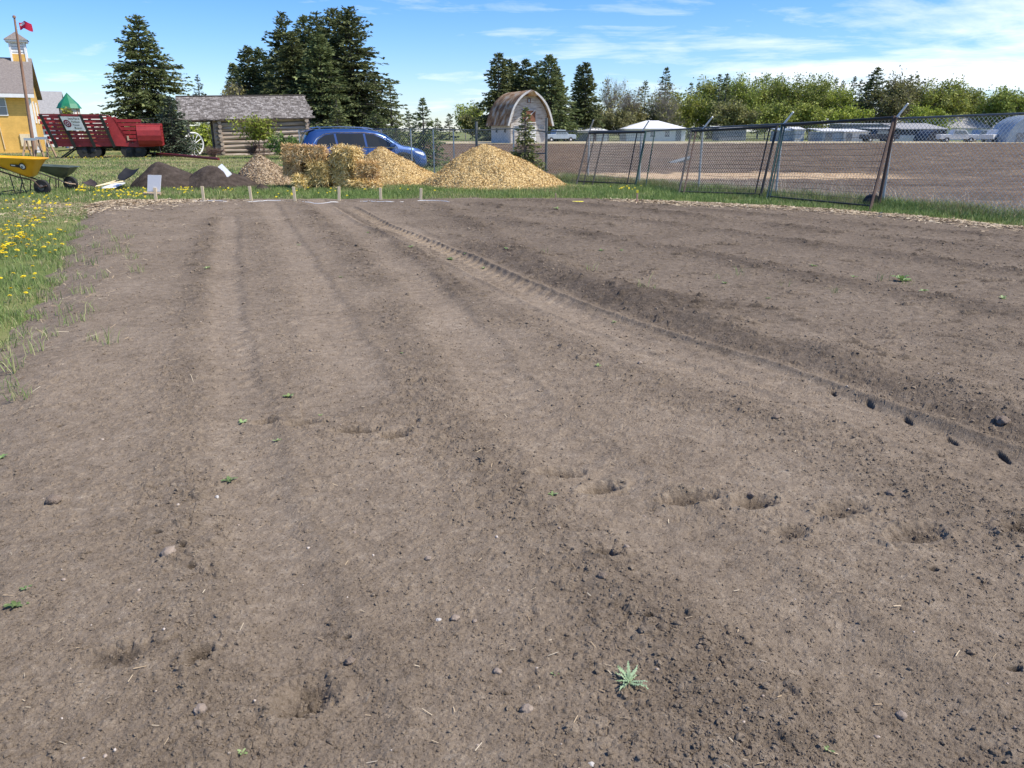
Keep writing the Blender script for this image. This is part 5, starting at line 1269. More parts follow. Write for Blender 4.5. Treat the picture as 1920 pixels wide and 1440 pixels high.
# ------------------------------------------------------------------ straw bales
M['straw'] = mat('straw', None, scale=5, rough=.8, island=.72, stops=[(.12, (0.27, 0.155, 0.05)), (.34, (0.52, 0.345, 0.12)), (.6, (0.74, 0.54, 0.23)), (.9, (0.86, 0.72, 0.42))], transl=.1)
M['straw_core'] = mat('straw_core', (0.14, 0.08, 0.025), (0.34, 0.21, 0.075), 16, .95, .9, 50)
M['twine'] = mat('twine', (0.50, 0.36, 0.16), (0.6, 0.45, 0.22), 8, .9)
def bale(px0, px1, py0, py1, Yf, d, label, seed, turn=0, tilt=0, shag=1.0, n=1500):
    rng = np.random.default_rng(seed); s = mpp(Yf); x0, _, zt_ = at(px0, py0, Yf); x1, _, zb_ = at(px1, py1, Yf); w, h = x1 - x0, zt_ - max(zb_, 0.0); zb_ = max(zb_, 0.0)
    t = thing('straw_bale', label, 'straw bale', ((x0 + x1) / 2, Yf + d / 2, zb_), R(turn), 'straw bales in a rough stack'); t.rotation_euler[1] = R(tilt)
    g = 9; V, F = [], []
    def face(o, a, b2):
        base = sum(len(q) for q in V); u, v = np.meshgrid(np.linspace(0, 1, g), np.linspace(0, 1, g)); P = o + u[..., None] * a + v[..., None] * b2
        V.append(P.reshape(-1, 3)); i = np.arange(g * g).reshape(g, g) + base; F.append(np.stack([i[:-1, :-1], i[:-1, 1:], i[1:, 1:], i[1:, :-1]], -1).reshape(-1, 4))
    w *= .94; h *= .98; hx, hy = w / 2, d / 2; e = lambda *q: np.array(q, float)
    fcs = [(e(-hx, -hy, 0), e(w, 0, 0), e(0, 0, h), e(0, -1, 0)), (e(hx, hy, 0), e(-w, 0, 0), e(0, 0, h), e(0, 1, 0)), (e(hx, -hy, 0), e(0, d, 0), e(0, 0, h), e(1, 0, 0)), (e(-hx, hy, 0), e(0, -d, 0), e(0, 0, h), e(-1, 0, 0)), (e(-hx, -hy, h), e(w, 0, 0), e(0, d, 0), e(0, 0, 1)), (e(-hx, hy, 0), e(w, 0, 0), e(0, -d, 0), e(0, 0, -1))]
    for o, a, b2, nn_ in fcs: face(o, a, b2)
    V = np.concatenate(V); F = np.concatenate(F); c = np.array([0, 0, h / 2]); q = (V - c) / np.array([hx, hy, h / 2]); sq = 1 - .10 * (np.abs(q).sum(1) - 1.0).clip(0) ** 1.5
    bul = .055 * np.stack([pn(V[:, 0] * 6 + seed, V[:, 2] * 6 + V[:, 1] * 3, i + seed) for i in range(3)], -1)
    Vn = c + q * sq[:, None] * np.array([hx, hy, h / 2]) + bul; Vn[:, 2] = np.maximum(Vn[:, 2], 0.002)
    npmesh('core', Vn, F, M['straw_core'], t, True)
    ar = np.array([np.linalg.norm(np.cross(a, b2)) for _, a, b2, _ in fcs]) * np.array([1.6, .4, 1, 1, 1.4, .25]); pf = rng.choice(6, n, p=ar / ar.sum())
    O = np.array([f[0] for f in fcs])[pf]; A = np.array([f[1] for f in fcs])[pf]; B = np.array([f[2] for f in fcs])[pf]; N = np.array([f[3] for f in fcs])[pf]
    P = O + A * rng.random(n)[:, None] + B * rng.random(n)[:, None]; P = c + (P - c) * .965 + N * rng.uniform(0, .02, n)[:, None]
    tang = _norm(np.cross(N, rng.normal(0, 1, (n, 3)))); D = _norm(tang + N * (np.abs(rng.normal(0, .62 * shag, n)))[:, None] + np.array([0, 0, -.35 * shag]) * rng.random(n)[:, None])
    ln = rng.uniform(.05, .20, n) * (.75 + .4 * shag); wd = rng.uniform(.004, .011, n); sd = _norm(np.cross(D, N + rng.normal(0, .3, (n, 3))))
    P0 = P - D * (ln * .3)[:, None]; P1_ = P + D * (ln * .7)[:, None]; W2 = sd * wd[:, None]
    npmesh('straw', np.stack([P0 - W2, P1_ - W2 * .7, P1_ + W2 * .7, P0 + W2], 1).reshape(-1, 3), np.arange(n * 4).reshape(-1, 4), M['straw'], t)
    return t
bale(524, 608, 274, 303, 22.8, .50, 'long bale lying across the top of the left stack', 1, 2, 3, .8, 2600)
bale(530, 569, 305, 331, 22.95, .9, 'bale seen end on under the left half of the long top bale', 2, -6, 5, .9, 1800)
bale(576, 614, 305, 344, 22.7, .9, 'shaggy bale seen end on under the right half of the long top bale', 3, 7, -4, 1.8, 3000)
bale(544, 572, 331, 353, 22.55, .7, 'broken bottom bale at the left of the stack', 4, 14, 6, 1.3, 1300)
bale(608, 628, 306, 342, 23.3, .8, 'darker bale set back between the two stacks', 11, 3, 0, 1.0, 1200)
bale(620, 667, 278, 312, 22.75, .85, 'top bale of the middle stack seen end on', 5, -9, 6, 1.2, 2200)
bale(621, 654, 315, 351, 22.85, .85, 'upright bale under the middle top bale', 6, 6, -2, 1.1, 2000)
bale(664, 706, 306, 322, 22.85, .60, 'thin bale bridging the dark gap at the right of the stack', 13, -3, 3, 1.1, 1300)
bale(680, 706, 320, 346, 22.9, .45, 'upright bale at the right of the dark gap', 7, -6, 0, 1.1, 1500)
bale(655, 688, 340, 353, 22.65, .5, 'small loose clump of straw under the dark gap', 8, 6, 0, 1.4, 900)
bale(684, 709, 344, 354, 22.55, .5, 'flat heap of loose straw right of the dark gap', 9, 0, 0, 1.4, 700)
bale(574, 618, 346, 353, 22.8, .6, 'flattened straw under the shaggy bale', 10, 0, 0, 1.5, 900)

# ------------------------------------------------------------------ boards, shovels, sign and stakes
def slab(name, label, cat, pts, th, m, z0=0.0):
    """a flat board through measured points (px, py, depth)"""
    P = [Vector(at(*p)) for p in pts]; o = sum(P, Vector()) / len(P); o2 = Vector((o.x, o.y, min(p.z for p in P)))
    nrm = (P[1] - P[0]).cross(P[2] - P[0]).normalized() * th; b = MB(); n = len(P)
    b.add([p - o2 for p in P] + [p - o2 + nrm for p in P], [tuple(range(n - 1, -1, -1)), tuple(range(n, 2 * n))] + [(i, (i + 1) % n, n + (i + 1) % n, n + i) for i in range(n)])
    o_ = b.build(name, M[m]); o_.location = o2; return tag(o_, label, cat)
slab('white_board', 'small white board leaning on the right dark soil heap', 'board', [(405.5, 315, 23.72), (416, 307, 23.82), (434, 325, 23.22), (425, 332, 23.12)], .03, 'white_sheet')
slab('white_board', 'white board lying flat on the grass left of the dark soil heaps', 'board', [(190, 353.5, 21.9), (218, 352, 22.2), (235, 344, 24.2), (212, 346, 24.0)], .03, 'white_sheet')
slab('brown_plank', 'short rough brown plank on the ground under the white sign', 'plank', [(268, 366, 20.2), (300, 367, 20.0), (303, 364, 20.6), (272, 363, 20.8)], .05, 'old_wood')
M['shovel_black'] = mat('black_scoop', (0.010, 0.010, 0.011), (0.022, 0.022, 0.023), 4, .7, spec=.2)
M['steel_dark'] = mat('dark_blade_steel', (0.06, 0.045, 0.038), (0.12, 0.085, 0.07), 6, .6, metal=.4)
def shovel(label, tip, neck, end, w, m, hm='pale_wood', wide=1.0, name='shovel'):
    T, Nk, E = (Vector(at(*p)) for p in (tip, neck, end)); t = thing(name, label, 'shovel', (Nk.x, Nk.y, max(0, Nk.z - .02))); o = Vector(t.location)
    d = (T - Nk).normalized(); L = (T - Nk).length; sx = d.cross(Vector((0, -.35, 1))).normalized(); up = sx.cross(d); V, F = [], []; a, c = 9, 9
    for i in range(a):
        f = i / (a - 1); ww = w * (.62 + .38 * min(1, f * 3)) * (1 if f < .9 else .92)
        for j in range(c):
            g = j / (c - 1) * 2 - 1; V.append(tuple(Nk - o + d * (f * L) + sx * (g * ww / 2) + up * (.16 * w * abs(g) ** 2.2 + .08 * w * (1 - f) ** 3)))
    n = len(V); V += [tuple(Vector(p) - up * .008) for p in V]
    for i in range(a - 1):
        for j in range(c - 1):
            q = (i * c + j, i * c + j + 1, (i + 1) * c + j + 1, (i + 1) * c + j); F += [q, tuple(n + k for k in reversed(q))]
    npmesh('blade', V, F, M[m], t, True)
    MB().tube([Nk - o - up * .01 + d * .04, Nk - o, E - o], [.021, .018, .016], 8).build('handle', M[hm], t, True)
    return t
shovel('large black scoop shovel resting on the left dark soil heap', (250, 318, 22.9), (231, 340, 22.2), (180, 349, 21.5), .42, 'shovel_black')
shovel('rusty bladed shovel lying on the grass beside the white board', (162, 340, 21.8), (178, 350, 21.6), (228, 336, 22.6), .26, 'steel_dark')
shovel('second black scoop just behind the large one', (246, 322, 23.3), (236, 333, 23.0), (205, 343, 22.4), .34, 'shovel_black')

def stake(px, pt, pb, label, w=.034, m='pale_wood', th=.02):
    x, y = G(px + .0, pb, .05); return stake_at(x, y, at(px, pt, y), label, w, m, th)
def stake_at(x, y, top, label, w, m, th):
    b = MB(); tx, tz = top[0] - x, top[2] - .03
    b.bar((0, 0, -.15), (tx, 0, tz), w, th, (0, 1, 0)); o = b.build('wooden_stake', M[m], None, False, .003); o.location = (x, y, .03); return tag(o, label, 'stake', 'wooden stakes along the far edge of the garden')
ords = ['first pale wooden stake right of the white sign', 'second pale stake right of the white sign, below the tan chip pile', 'pale stake in front of the left straw stack', 'pale stake in front of the middle straw bales', 'pale stake in front of the chip pile behind the bales', 'pale stake in front of the left foot of the largest chip pile']
for (px, pb, ptx, pt), lb in zip([(383, 380.5, 378.5, 349), (472, 380.5, 467.5, 349), (554.5, 382.5, 550, 350.5), (635, 380, 635.5, 350), (714, 379, 713, 352), (788, 379, 789.5, 353)], ords):
    x, y = G(px, pb, .05); stake_at(x, y, at(ptx, pt, y), lb, .062, 'pale_wood', .022)
M['pink_wood'] = mat('reddish_wood', (0.45, 0.26, 0.18), (0.56, 0.36, 0.26), 8, .8)
x, y = G(1194.5, 383, .05); stake_at(x, y, at(1195, 360, y), 'thin reddish stake with a yellow top near the fence panels', .035, 'pink_wood', .03)
M['yellow_plastic'] = mat('yellow_plastic', (0.75, 0.62, 0.02), (0.85, 0.75, 0.05), 3, .4)
MB().box((at(1195, 360, y)[0] - x, 0, at(1195, 359, y)[2] - .03), (.045, .045, .06)).build('yellow_cap', M['yellow_plastic'], [o for o in COL.objects if o.get('label', '').startswith('thin reddish')][0])
x, y = G(1043, 379, .05); stake_at(x, y, at(1042, 362, y), 'short dark brown stake left of the yellow plastic strip', .03, 'old_wood', .03)
x, y = G(292, 378, .05); tp = at(289, 327, y); t = thing('sign_on_stake', 'blank white sign board nailed to a pale stake at the garden corner', 'sign', (x, y, .03))
MB().bar((0, 0, -.15), (at(290, 350, y)[0] - x, 0, at(290, 352, y)[2] - .03), .065, .024, (0, 1, 0)).build('stake', M['pale_wood'], t)
c = [Vector(at(*p, y + .02)) - Vector((x, y, .03)) for p in ((277, 328), (302, 328.5), (300, 359.5), (276, 359))]
b = MB(); b.add(c + [p + Vector((0, .02, 0)) for p in c], [(3, 2, 1, 0), (4, 5, 6, 7), (0, 1, 5, 4), (1, 2, 6, 5), (2, 3, 7, 6), (3, 0, 4, 7)]); b.build('board', M['white_sheet'], t)
# white cord along the stakes
t = tag(empty('white_string', (0, 0, 0)), 'thin white string lying loosely along the row of stakes', 'string'); pts = []
for px in range(340, 905, 8):
    py = 380 + (1.2 * math.sin(px * .045) + .8 * math.sin(px * .021 + 1)); x, y = G(px, py, .08); pts.append((x, y + .05, max(.075, soil_z(x, y + .05) + .004 - .012 * (math.sin(px * .06) > .3))))
MB().tube(pts, .0075, 6).build('strand', M['white_sheet'], t, True)
x, y = G(1082, 381, .06); t = thing('yellow_strip', 'bright yellow plastic strip lying on the soil by the far grass', 'plastic strip', (x, y, .05), R(4))
MB().prism([(-.13, -.03), (-.1, -.055), (.1, -.055), (.15, -.02), (.14, .03), (.09, .05), (-.08, .05), (-.15, .02)], .0, .055).build('strip', M['yellow_plastic'], t, False, .012)

# ------------------------------------------------------------------ wheelbarrows
M['barrow_yellow'] = mat('yellow_tray', (0.75, 0.36, 0.012), (0.82, 0.43, 0.02), 2, .32, coat=.3)
M['barrow_green'] = mat('grey_green_tray', (0.055, 0.075, 0.06), (0.10, 0.125, 0.105), 3, .45, .1)
M['grey_rim'] = mat('grey_hub', (0.10, 0.095, 0.09), (0.2, 0.19, 0.18), 5, .6)
def tray(loops, name, m, parent, th=.012):
    """tray from bottom to rim: loops are (x0, x1, half width, z0 at x0, z1 at x1)"""
    V, F = [], []; n = 28
    def loop(x0, x1, hw, za, zb_, p=4.5):
        for k in range(n):
            a = 2 * math.pi * k / n; c, s = math.cos(a), math.sin(a); q = (abs(c) ** p + abs(s) ** p) ** (-1 / p); u, v = c * q, s * q
            f = (u + 1) / 2; V.append((x0 + (x1 - x0) * f, v * hw, za + (zb_ - za) * f))
    for l in loops: loop(*l)
    L = len(loops)
    for i in range(L - 1):
        for k in range(n): F.append((i * n + k, i * n + (k + 1) % n, (i + 1) * n + (k + 1) % n, (i + 1) * n + k))
    F.append(tuple(range(n - 1, -1, -1)))
    o = npmesh(name, V, F, M[m], parent, True); s = o.modifiers.new('thickness', 'SOLIDIFY'); s.thickness = th; s.offset = 1
    o.data.set_sharp_from_angle(angle=R(50)); return o
# yellow one: wheel to the right, cut by the left edge of the photo
Yb = 20.6; xw, _, _ = at(73, 318, Yb); u2 = mpp(Yb)
yb = thing('wheelbarrow', 'yellow wheelbarrow with a round dark emblem, cut by the left edge', 'wheelbarrow', (xw, Yb, 0), R(2), 'wheelbarrows on the grass at the left')
def bp(px, py): return (px - 73) * u2, (246 - py) * u2 + CAM_H
zr = bp(0, 293)[1]
tr = tray([(bp(10, 0)[0], bp(58, 0)[0], .20, bp(0, 308)[1], bp(0, 328)[1]), (bp(0, 0)[0], bp(63, 0)[0], .26, bp(0, 304)[1], bp(0, 325)[1]), (bp(-14, 0)[0], bp(70, 0)[0], .33, bp(0, 299)[1], bp(0, 311)[1]), (bp(-30, 0)[0], bp(81, 0)[0], .40, bp(0, 292)[1], bp(0, 298)[1]), (bp(-33, 0)[0], bp(85, 0)[0], .43, bp(0, 291)[1], bp(0, 296.5)[1]), (bp(-34, 0)[0], bp(86.5, 0)[0], .44, bp(0, 289.5)[1], bp(0, 294)[1])], 'tray', 'barrow_yellow', yb)
def on_tray(px, py):
    a, z = bp(px, py); f = (py - 296) / 32; return Vector((a, -(.415 - .19 * max(0, min(1, f))) - .012, z))
b = MB(); c0 = on_tray(60, 309); n = 24
for k in range(n):
    pass
def disc(cpx, cpy, rpx, m, nm, off):
    vs = [tuple(on_tray(cpx, cpy) + Vector((0, -off, 0)))] + [tuple(on_tray(cpx + rpx * math.cos(2 * math.pi * k / n), cpy + rpx * math.sin(2 * math.pi * k / n)) + Vector((0, -off, 0))) for k in range(n)]
    return npmesh(nm, vs, [(0, 1 + (k + 1) % n, 1 + k) for k in range(n)], M[m], tr)
disc(58.5, 308.5, 6.2, 'ink', 'emblem', .012); disc(58.8, 308.5, 4.2, 'white_sheet', 'emblem_face', .018); disc(57.6, 309.5, 1.6, 'navy', 'emblem_spot', .022)
vs = [tuple(on_tray(a, c) + Vector((0, -.012, 0))) for a, c in ((37.5, 304), (53, 305.5), (53, 311), (36.5, 308))]; npmesh('emblem_bar', vs, [(0, 1, 2, 3)], M['ink'], tr)
vs = [tuple(on_tray(a, c) + Vector((0, -.017, 0))) for a, c in ((39, 305.3), (46, 306), (46, 308), (39, 307))]; npmesh('emblem_word', vs, [(0, 1, 2, 3)], M['white_sheet'], tr)
vs = [tuple(on_tray(a, c) + Vector((0, -.014, 0))) for a, c in ((18, 311), (26, 309), (36, 309.5), (52, 314), (62, 312), (66, 309.5), (69, 311), (64, 320), (55, 327), (48, 325))]
wheel(yb, 0, 0, .205, .11, rim='grey_rim')
for sy in (-.22, .22):
    MB().tube([(bp(-75, 0)[0], sy * 1.25, bp(0, 296)[1]), (bp(5, 0)[0], sy * 1.05, bp(0, 316)[1]), (bp(38, 0)[0], sy * .9, bp(0, 328)[1]), (bp(62, 0)[0], sy * .5, bp(0, 334)[1]), (0, sy * .36, .205), (.16, sy * .36, .26)], .021, 7).build('handle', M['frame_brown'] if sy < 0 else M['black_iron'], yb, True)
    MB().tube([(bp(26, 0)[0], sy, bp(0, 325)[1]), (bp(31, 0)[0], sy * 1.1, 0.0), (bp(37, 0)[0], sy * 1.1, 0.0), (bp(47, 0)[0], sy * .9, bp(0, 333)[1])], .014, 6).build('leg', M['black_iron'], yb, True)
b = MB(); b.bar((bp(34, 0)[0], -.24, .09), (bp(34, 0)[0], .24, .09), .03, .02); b.bar((bp(7, 0)[0], -.24, .12), (bp(7, 0)[0], .24, .12), .03, .02); b.tube([(0, -.1, .205), (0, .1, .205)], .014, 8); b.build('crossbars', M['black_iron'], yb)
# green one behind
Yg = 22.3; xw, _, _ = at(128, 318, Yg); u2 = mpp(Yg); px_ref = 128
gb2 = thing('wheelbarrow', 'grey green wheelbarrow standing behind the yellow one', 'wheelbarrow', (xw, Yg, 0), R(-3), 'wheelbarrows on the grass at the left')
def bp(px, py): return (px - 128) * u2, (246 - py) * u2 + CAM_H
tray([(bp(84, 0)[0], bp(116, 0)[0], .18, bp(0, 318)[1], bp(0, 330)[1]), (bp(74, 0)[0], bp(124, 0)[0], .24, bp(0, 316)[1], bp(0, 325)[1]), (bp(66, 0)[0], bp(131, 0)[0], .31, bp(0, 312)[1], bp(0, 320)[1]), (bp(56, 0)[0], bp(139, 0)[0], .36, bp(0, 306.5)[1], bp(0, 311)[1]), (bp(54, 0)[0], bp(143, 0)[0], .385, bp(0, 305.5)[1], bp(0, 310)[1])], 'tray', 'barrow_green', gb2, .01)
wheel(gb2, 0, 0, .20, .10, rim='grey_rim')
for sy in (-.2, .2):
    MB().tube([(bp(20, 0)[0], sy * 1.3, bp(0, 303)[1]), (bp(76, 0)[0], sy * 1.1, bp(0, 320)[1]), (bp(104, 0)[0], sy * .9, bp(0, 330)[1]), (0, sy * .4, .20), (.18, sy * .4, .19)], .019, 7).build('handle', M['old_wood'], gb2, True)
    MB().tube([(bp(98, 0)[0], sy, bp(0, 329)[1]), (bp(92, 0)[0], sy * 1.1, 0), (bp(107, 0)[0], sy * 1.1, 0), (bp(108, 0)[0], sy * .9, bp(0, 331)[1])], .013, 6).build('leg', M['black_iron'], gb2, True)
MB().tube([(0, -.1, .20), (0, .1, .20)], .013, 8).build('axle', M['black_iron'], gb2)

# ------------------------------------------------------------------ the blue car
Yc = 30.6; u3 = mpp(Yc)
cxp, _, _ = at(560, 268, Yc - .4)
ca = thing('blue_car', 'metallic blue family car parked behind the straw bales and chip piles', 'car', (cxp + .05, Yc - .9, 0), R(19))
M['car_blue'] = mat('metallic_blue', (0.028, 0.078, 0.23), (0.032, 0.086, 0.25), 1, .3, metal=.5, coat=1.0, spec=.6)
M['car_glass'] = mat('car_glass', (0.010, 0.013, 0.015), rough=.04, spec=.6)
M['chrome'] = mat('chrome', (0.75, 0.76, 0.78), rough=.12, metal=1.0)
M['black_trim'] = mat('black_trim', (0.012, 0.012, 0.013), (0.02, 0.02, 0.021), 4, .5)
M['lamp_red'] = mat('red_lamp', (0.42, 0.012, 0.02), (0.5, 0.02, 0.03), 3, .15, coat=1)
M['lamp_clear'] = mat('clear_lamp', (0.6, 0.62, 0.65), rough=.08, coat=1)
LX = 4.77
def prof(x, pts):
    xs = [p[0] for p in pts]; ys = [p[1] for p in pts]; return float(np.interp(x, xs, ys))
ztop = [(0.0, .62), (.05, .98), (.10, 1.06), (.28, 1.42), (.42, 1.58), (.62, 1.655), (1.1, 1.685), (1.9, 1.69), (2.5, 1.665), (2.9, 1.60), (3.2, 1.48), (3.55, 1.25), (3.80, 1.10), (4.1, 1.055), (4.45, .98), (4.66, .88), (4.74, .72), (4.77, .55)]
belt = [(0, .86), (.3, 1.04), (1.2, 1.02), (2.5, .985), (3.6, .955), (4.2, .90), (4.77, .6)]
plan = [(0, .78), (.12, .88), (.5, .935), (1.2, .95), (3.4, .95), (4.1, .92), (4.5, .84), (4.7, .70), (4.77, .55)]
zbot = [(0, .42), (.2, .30), (4.4, .26), (4.7, .32), (4.77, .40)]
def section(x):
    zt_, zb_, w, be = prof(x, ztop), prof(x, zbot), prof(x, plan), min(prof(x, belt), prof(x, ztop) - .02)
    cab = max(0, min(1, (zt_ - be - .08) / .3))
    s = [(w * .90, zb_), (w * .985, zb_ + (be - zb_) * .12), (w, zb_ + (be - zb_) * .42), (w * .985, zb_ + (be - zb_) * .66), (w * .992, zb_ + (be - zb_) * .78), (w * .965, be)]
    re = zt_ - .10 * cab - .012; rw = w * (.93 - .14 * cab)
    s += [(w * .965 + (rw - w * .965) * f, be + (re - be) * f) for f in (.33, .66, 1.0)]
    s += [(rw * .93, zt_ - .045 * cab - .006), (rw * .76, zt_ - .010), (rw * .38, zt_ - .001), (0, zt_)]
    return s
def half_w(x, z):
    s = section(x); zs = [p[1] for p in s]; ws = [p[0] for p in s]; return float(np.interp(z, zs, ws))
xs = np.unique(np.concatenate([np.linspace(0, LX, 54), [0.03, .07, 4.72, 4.75]])); V, F = [], []
k = len(section(1)); n = 2 * k - 1
for x in xs:
    s = section(x); V += [(x, -a, z) for a, z in s] + [(x, a, z) for a, z in reversed(s[:-1])]
for i in range(len(xs) - 1):
    for j in range(n - 1): F.append((i * n + j, (i + 1) * n + j, (i + 1) * n + j + 1, i * n + j + 1))
F += [tuple(range(n)), tuple(reversed([(len(xs) - 1) * n + j for j in range(n)]))]
body = npmesh('body', V, F, M['car_blue'], ca, True); body.data.set_sharp_from_angle(angle=R(45))
def side_panel(poly, off, nm, m, parent, both=True, th=None, sub=7):
    """piece lying on the car's side, outline in (x, z)"""
    import bmesh
    from mathutils.geometry import tessellate_polygon
    bm = bmesh.new()
    P = []
    for (a, b2), (c, d2) in zip(poly, poly[1:] + poly[:1]):
        for q in range(sub): P.append((a + (c - a) * q / sub, b2 + (d2 - b2) * q / sub))
    vs = [bm.verts.new((x, z, 0)) for x, z in P]; f = bm.faces.new(vs); bmesh.ops.triangulate(bm, faces=[f])
    for _ in range(2): bmesh.ops.subdivide_edges(bm, edges=[e for e in bm.edges if e.calc_length() > .14], cuts=1, use_grid_fill=False); bmesh.ops.triangulate(bm, faces=bm.faces[:])
    VV, FF = [], []
    bm.verts.ensure_lookup_table(); bm.verts.index_update(); q = [(v.co.x, v.co.y) for v in bm.verts]; fs = [tuple(v.index for v in f.verts) for f in bm.faces]; bm.free()
    for s in ((-1, 1) if both else (-1,)):
        b0_ = len(VV); VV += [(x, s * (half_w(x, z) + off), z) for x, z in q]; FF += [tuple(b0_ + i for i in (reversed(f) if s > 0 else f)) for f in fs]
        if not both: pass
    return npmesh(nm, VV, FF, M[m], parent, True)
side_win = [[(.62, 1.10), (.70, 1.30), (.95, 1.46), (1.28, 1.51), (1.34, 1.10)], [(1.42, 1.09), (1.36, 1.515), (2.34, 1.515), (2.40, 1.055)], [(2.48, 1.05), (2.42, 1.51), (2.72, 1.475), (3.05, 1.36), (3.42, 1.13), (3.46, 1.03)]]
for s in (-1, 1):
    for pl in side_win:
        q = side_panel(pl, .006, 'window', 'car_glass', ca, both=False)
        if s > 0:
            for v in q.data.vertices: v.co.y *= -1
            q.data.flip_normals()
trim = [(.56, 1.075), (.50, 1.12), (.66, 1.34), (.95, 1.505), (1.3, 1.55), (2.4, 1.55), (2.75, 1.505), (3.1, 1.39), (3.5, 1.13), (3.6, 1.01)]
for s in (-1, 1):
    b = MB(); b.tube([(x, s * (half_w(x, z) + .004), z) for x, z in trim] + [(x, s * (half_w(x, z) + .004), z) for x, z in ((3.2, 1.025), (2.4, 1.035), (1.4, 1.07), (.56, 1.075))], .019, 6); b.build('window_trim', M['chrome'], ca, True)
    b = MB(); b.tube([(.55, s * .60, 1.70), (.7, s * .61, 1.735), (1.6, s * .62, 1.755), (2.5, s * .60, 1.725), (2.75, s * .59, 1.67)], .014, 7); b.build('roof_rail', M['chrome'], ca, True)
    mb = MB().prism([(0, 0), (.20, .01), (.24, .10), (.14, .15), (.02, .12)], -.11, .11, 'y'); q = mb.build('mirror', M['car_blue'], ca, False, .03); q.location = (3.25, s * 1.05, 1.03)
    side_panel([(.05, .92), (.07, 1.10), (.35, 1.13), (.78, 1.06), (.55, .97)], .012, 'tail_lamp', 'lamp_red', ca, both=False) if s < 0 else None
    side_panel([(4.28, .83), (4.22, .90), (4.58, .84), (4.66, .74), (4.58, .72)], .012, 'headlamp', 'lamp_clear', ca, both=False) if s < 0 else None
    for hx_ in (1.50, 2.62): MB().tube([(hx_, s * (half_w(hx_, .9) + .02), .905), (hx_ + .19, s * (half_w(hx_ + .19, .9) + .022), .90)], .018, 6).build('door_handle', M['chrome'], ca, True)
    for sx_ in (1.38, 2.45, 3.42): MB().tube([(sx_ + .05 * (z - .4), s * (half_w(sx_, z) + .001), z) for z in (.34, .5, .7, .85, .95, 1.03)], .007, 5).build('door_seam', M['black_trim'], ca)
    for wx_ in (.93, 3.78):
        b = MB(); n_ = 26; vs, fs = [], []
        for rr3, oo in ((.0, .004), (.40, .004)):
            pass
        ringp = [(wx_ + .43 * math.cos(2 * math.pi * q / n_), .36 + .43 * math.sin(2 * math.pi * q / n_)) for q in range(n_)]
        ringo = [(wx_ + .50 * math.cos(2 * math.pi * q / n_), .36 + .50 * math.sin(2 * math.pi * q / n_)) for q in range(n_)]
        P2 = lambda x, z, o_: (x, s * (half_w(x, max(z, .27)) + o_), max(z, .22))
        vs = [P2(x, z, .012) for x, z in ringp] + [P2(x, z, .010) for x, z in ringo]
        fs = [((q + 1) % n_, q, n_ + q, n_ + (q + 1) % n_) for q in range(n_)] + [tuple(range(n_))]
        arch_ = npmesh('wheel_arch', vs, fs, M['black_trim'], ca)
for wx_ in (.93, 3.78):
    for s in (-1, 1):
        wheel(ca, wx_, s * .86, .36, .24, rim='chrome')
# rear window and windscreen lying on the body
def across(x0, x1, z_of, wf, nm, m, off=.008):
    V, F = [], []; a, c = 8, 9
    for i in range(a):
        x = x0 + (x1 - x0) * i / (a - 1); z = prof(x, ztop); d = section(x)
        hw = d[8][0] * wf
        for j in range(c):
            g = j / (c - 1) * 2 - 1; y = g * hw
            zz2 = float(np.interp(abs(y), [d[12][0], d[11][0], d[10][0], d[9][0], d[8][0]], [d[12][1], d[11][1], d[10][1], d[9][1], d[8][1]]))
            V.append((x + (off if x > 2 else -off), y, zz2 + off))
    for i in range(a - 1):
        for j in range(c - 1): F.append((i * c + j, i * c + j + 1, (i + 1) * c + j + 1, (i + 1) * c + j))
    return npmesh(nm, V, F, M[m], ca, True)
across(2.86, 3.66, None, .96, 'windscreen', 'car_glass'); across(.11, .40, None, .94, 'rear_window', 'car_glass')
MB().prism([(.30, 1.62), (.62, 1.675), (.66, 1.66), (.36, 1.585), (.22, 1.57)], -.60, .60, 'y').build('spoiler', M['car_blue'], ca, False, .015)
MB().bar((.9, 0, 1.68), (.78, 0, 1.78), .03, .05).build('antenna', M['car_blue'], ca)
side_panel([(.25, .30), (.25, .42), (4.4, .40), (4.4, .28)], .014, 'sill', 'black_trim', ca, both=False)
# ------------------------------------------------------------------ grass, flowers, weeds, stones and crumbs
def grass_mat(name, dryness, scale=.35):
    m = bpy.data.materials.new(name); m.use_nodes = True; t = NT(m.node_tree); m.node_tree.nodes.clear()
    p = t.n('ShaderNodeBsdfPrincipled'); out = t.n('ShaderNodeOutputMaterial'); v = t.n('ShaderNodeTexCoord').outputs['Object']
    isl = t.n('ShaderNodeNewGeometry').outputs['Random Per Island']
    green = t.ramp(isl, [(0, (0.080, 0.135, 0.032)), (.5, (0.190, 0.280, 0.075)), (1, (0.34, 0.41, 0.155))])
    dry = t.ramp(isl, [(0, (0.26, 0.22, 0.10)), (.5, (0.42, 0.35, 0.19)), (1, (0.56, 0.48, 0.29))])
    f = t.math('ADD', t.math('ADD', t.noise(v, scale, 4, .6), t.math('MULTIPLY', t.math('FRACT', t.math('MULTIPLY', isl, 37.0)), .34)), dryness - .17)
    col = t.mix(t.maprange(f, .52, .66, 0, 1), green, dry)
    t.put(p.inputs['Base Color'], col); p.inputs['Roughness'].default_value = .6; p.inputs['Specular IOR Level'].default_value = .25
    tr = t.n('ShaderNodeBsdfTranslucent'); t.put(tr.inputs[0], col); mx = t.n('ShaderNodeMixShader'); mx.inputs[0].default_value = .28
    m.node_tree.links.new(p.outputs[0], mx.inputs[1]); m.node_tree.links.new(tr.outputs[0], mx.inputs[2]); m.node_tree.links.new(mx.outputs[0], out.inputs[0]); return m
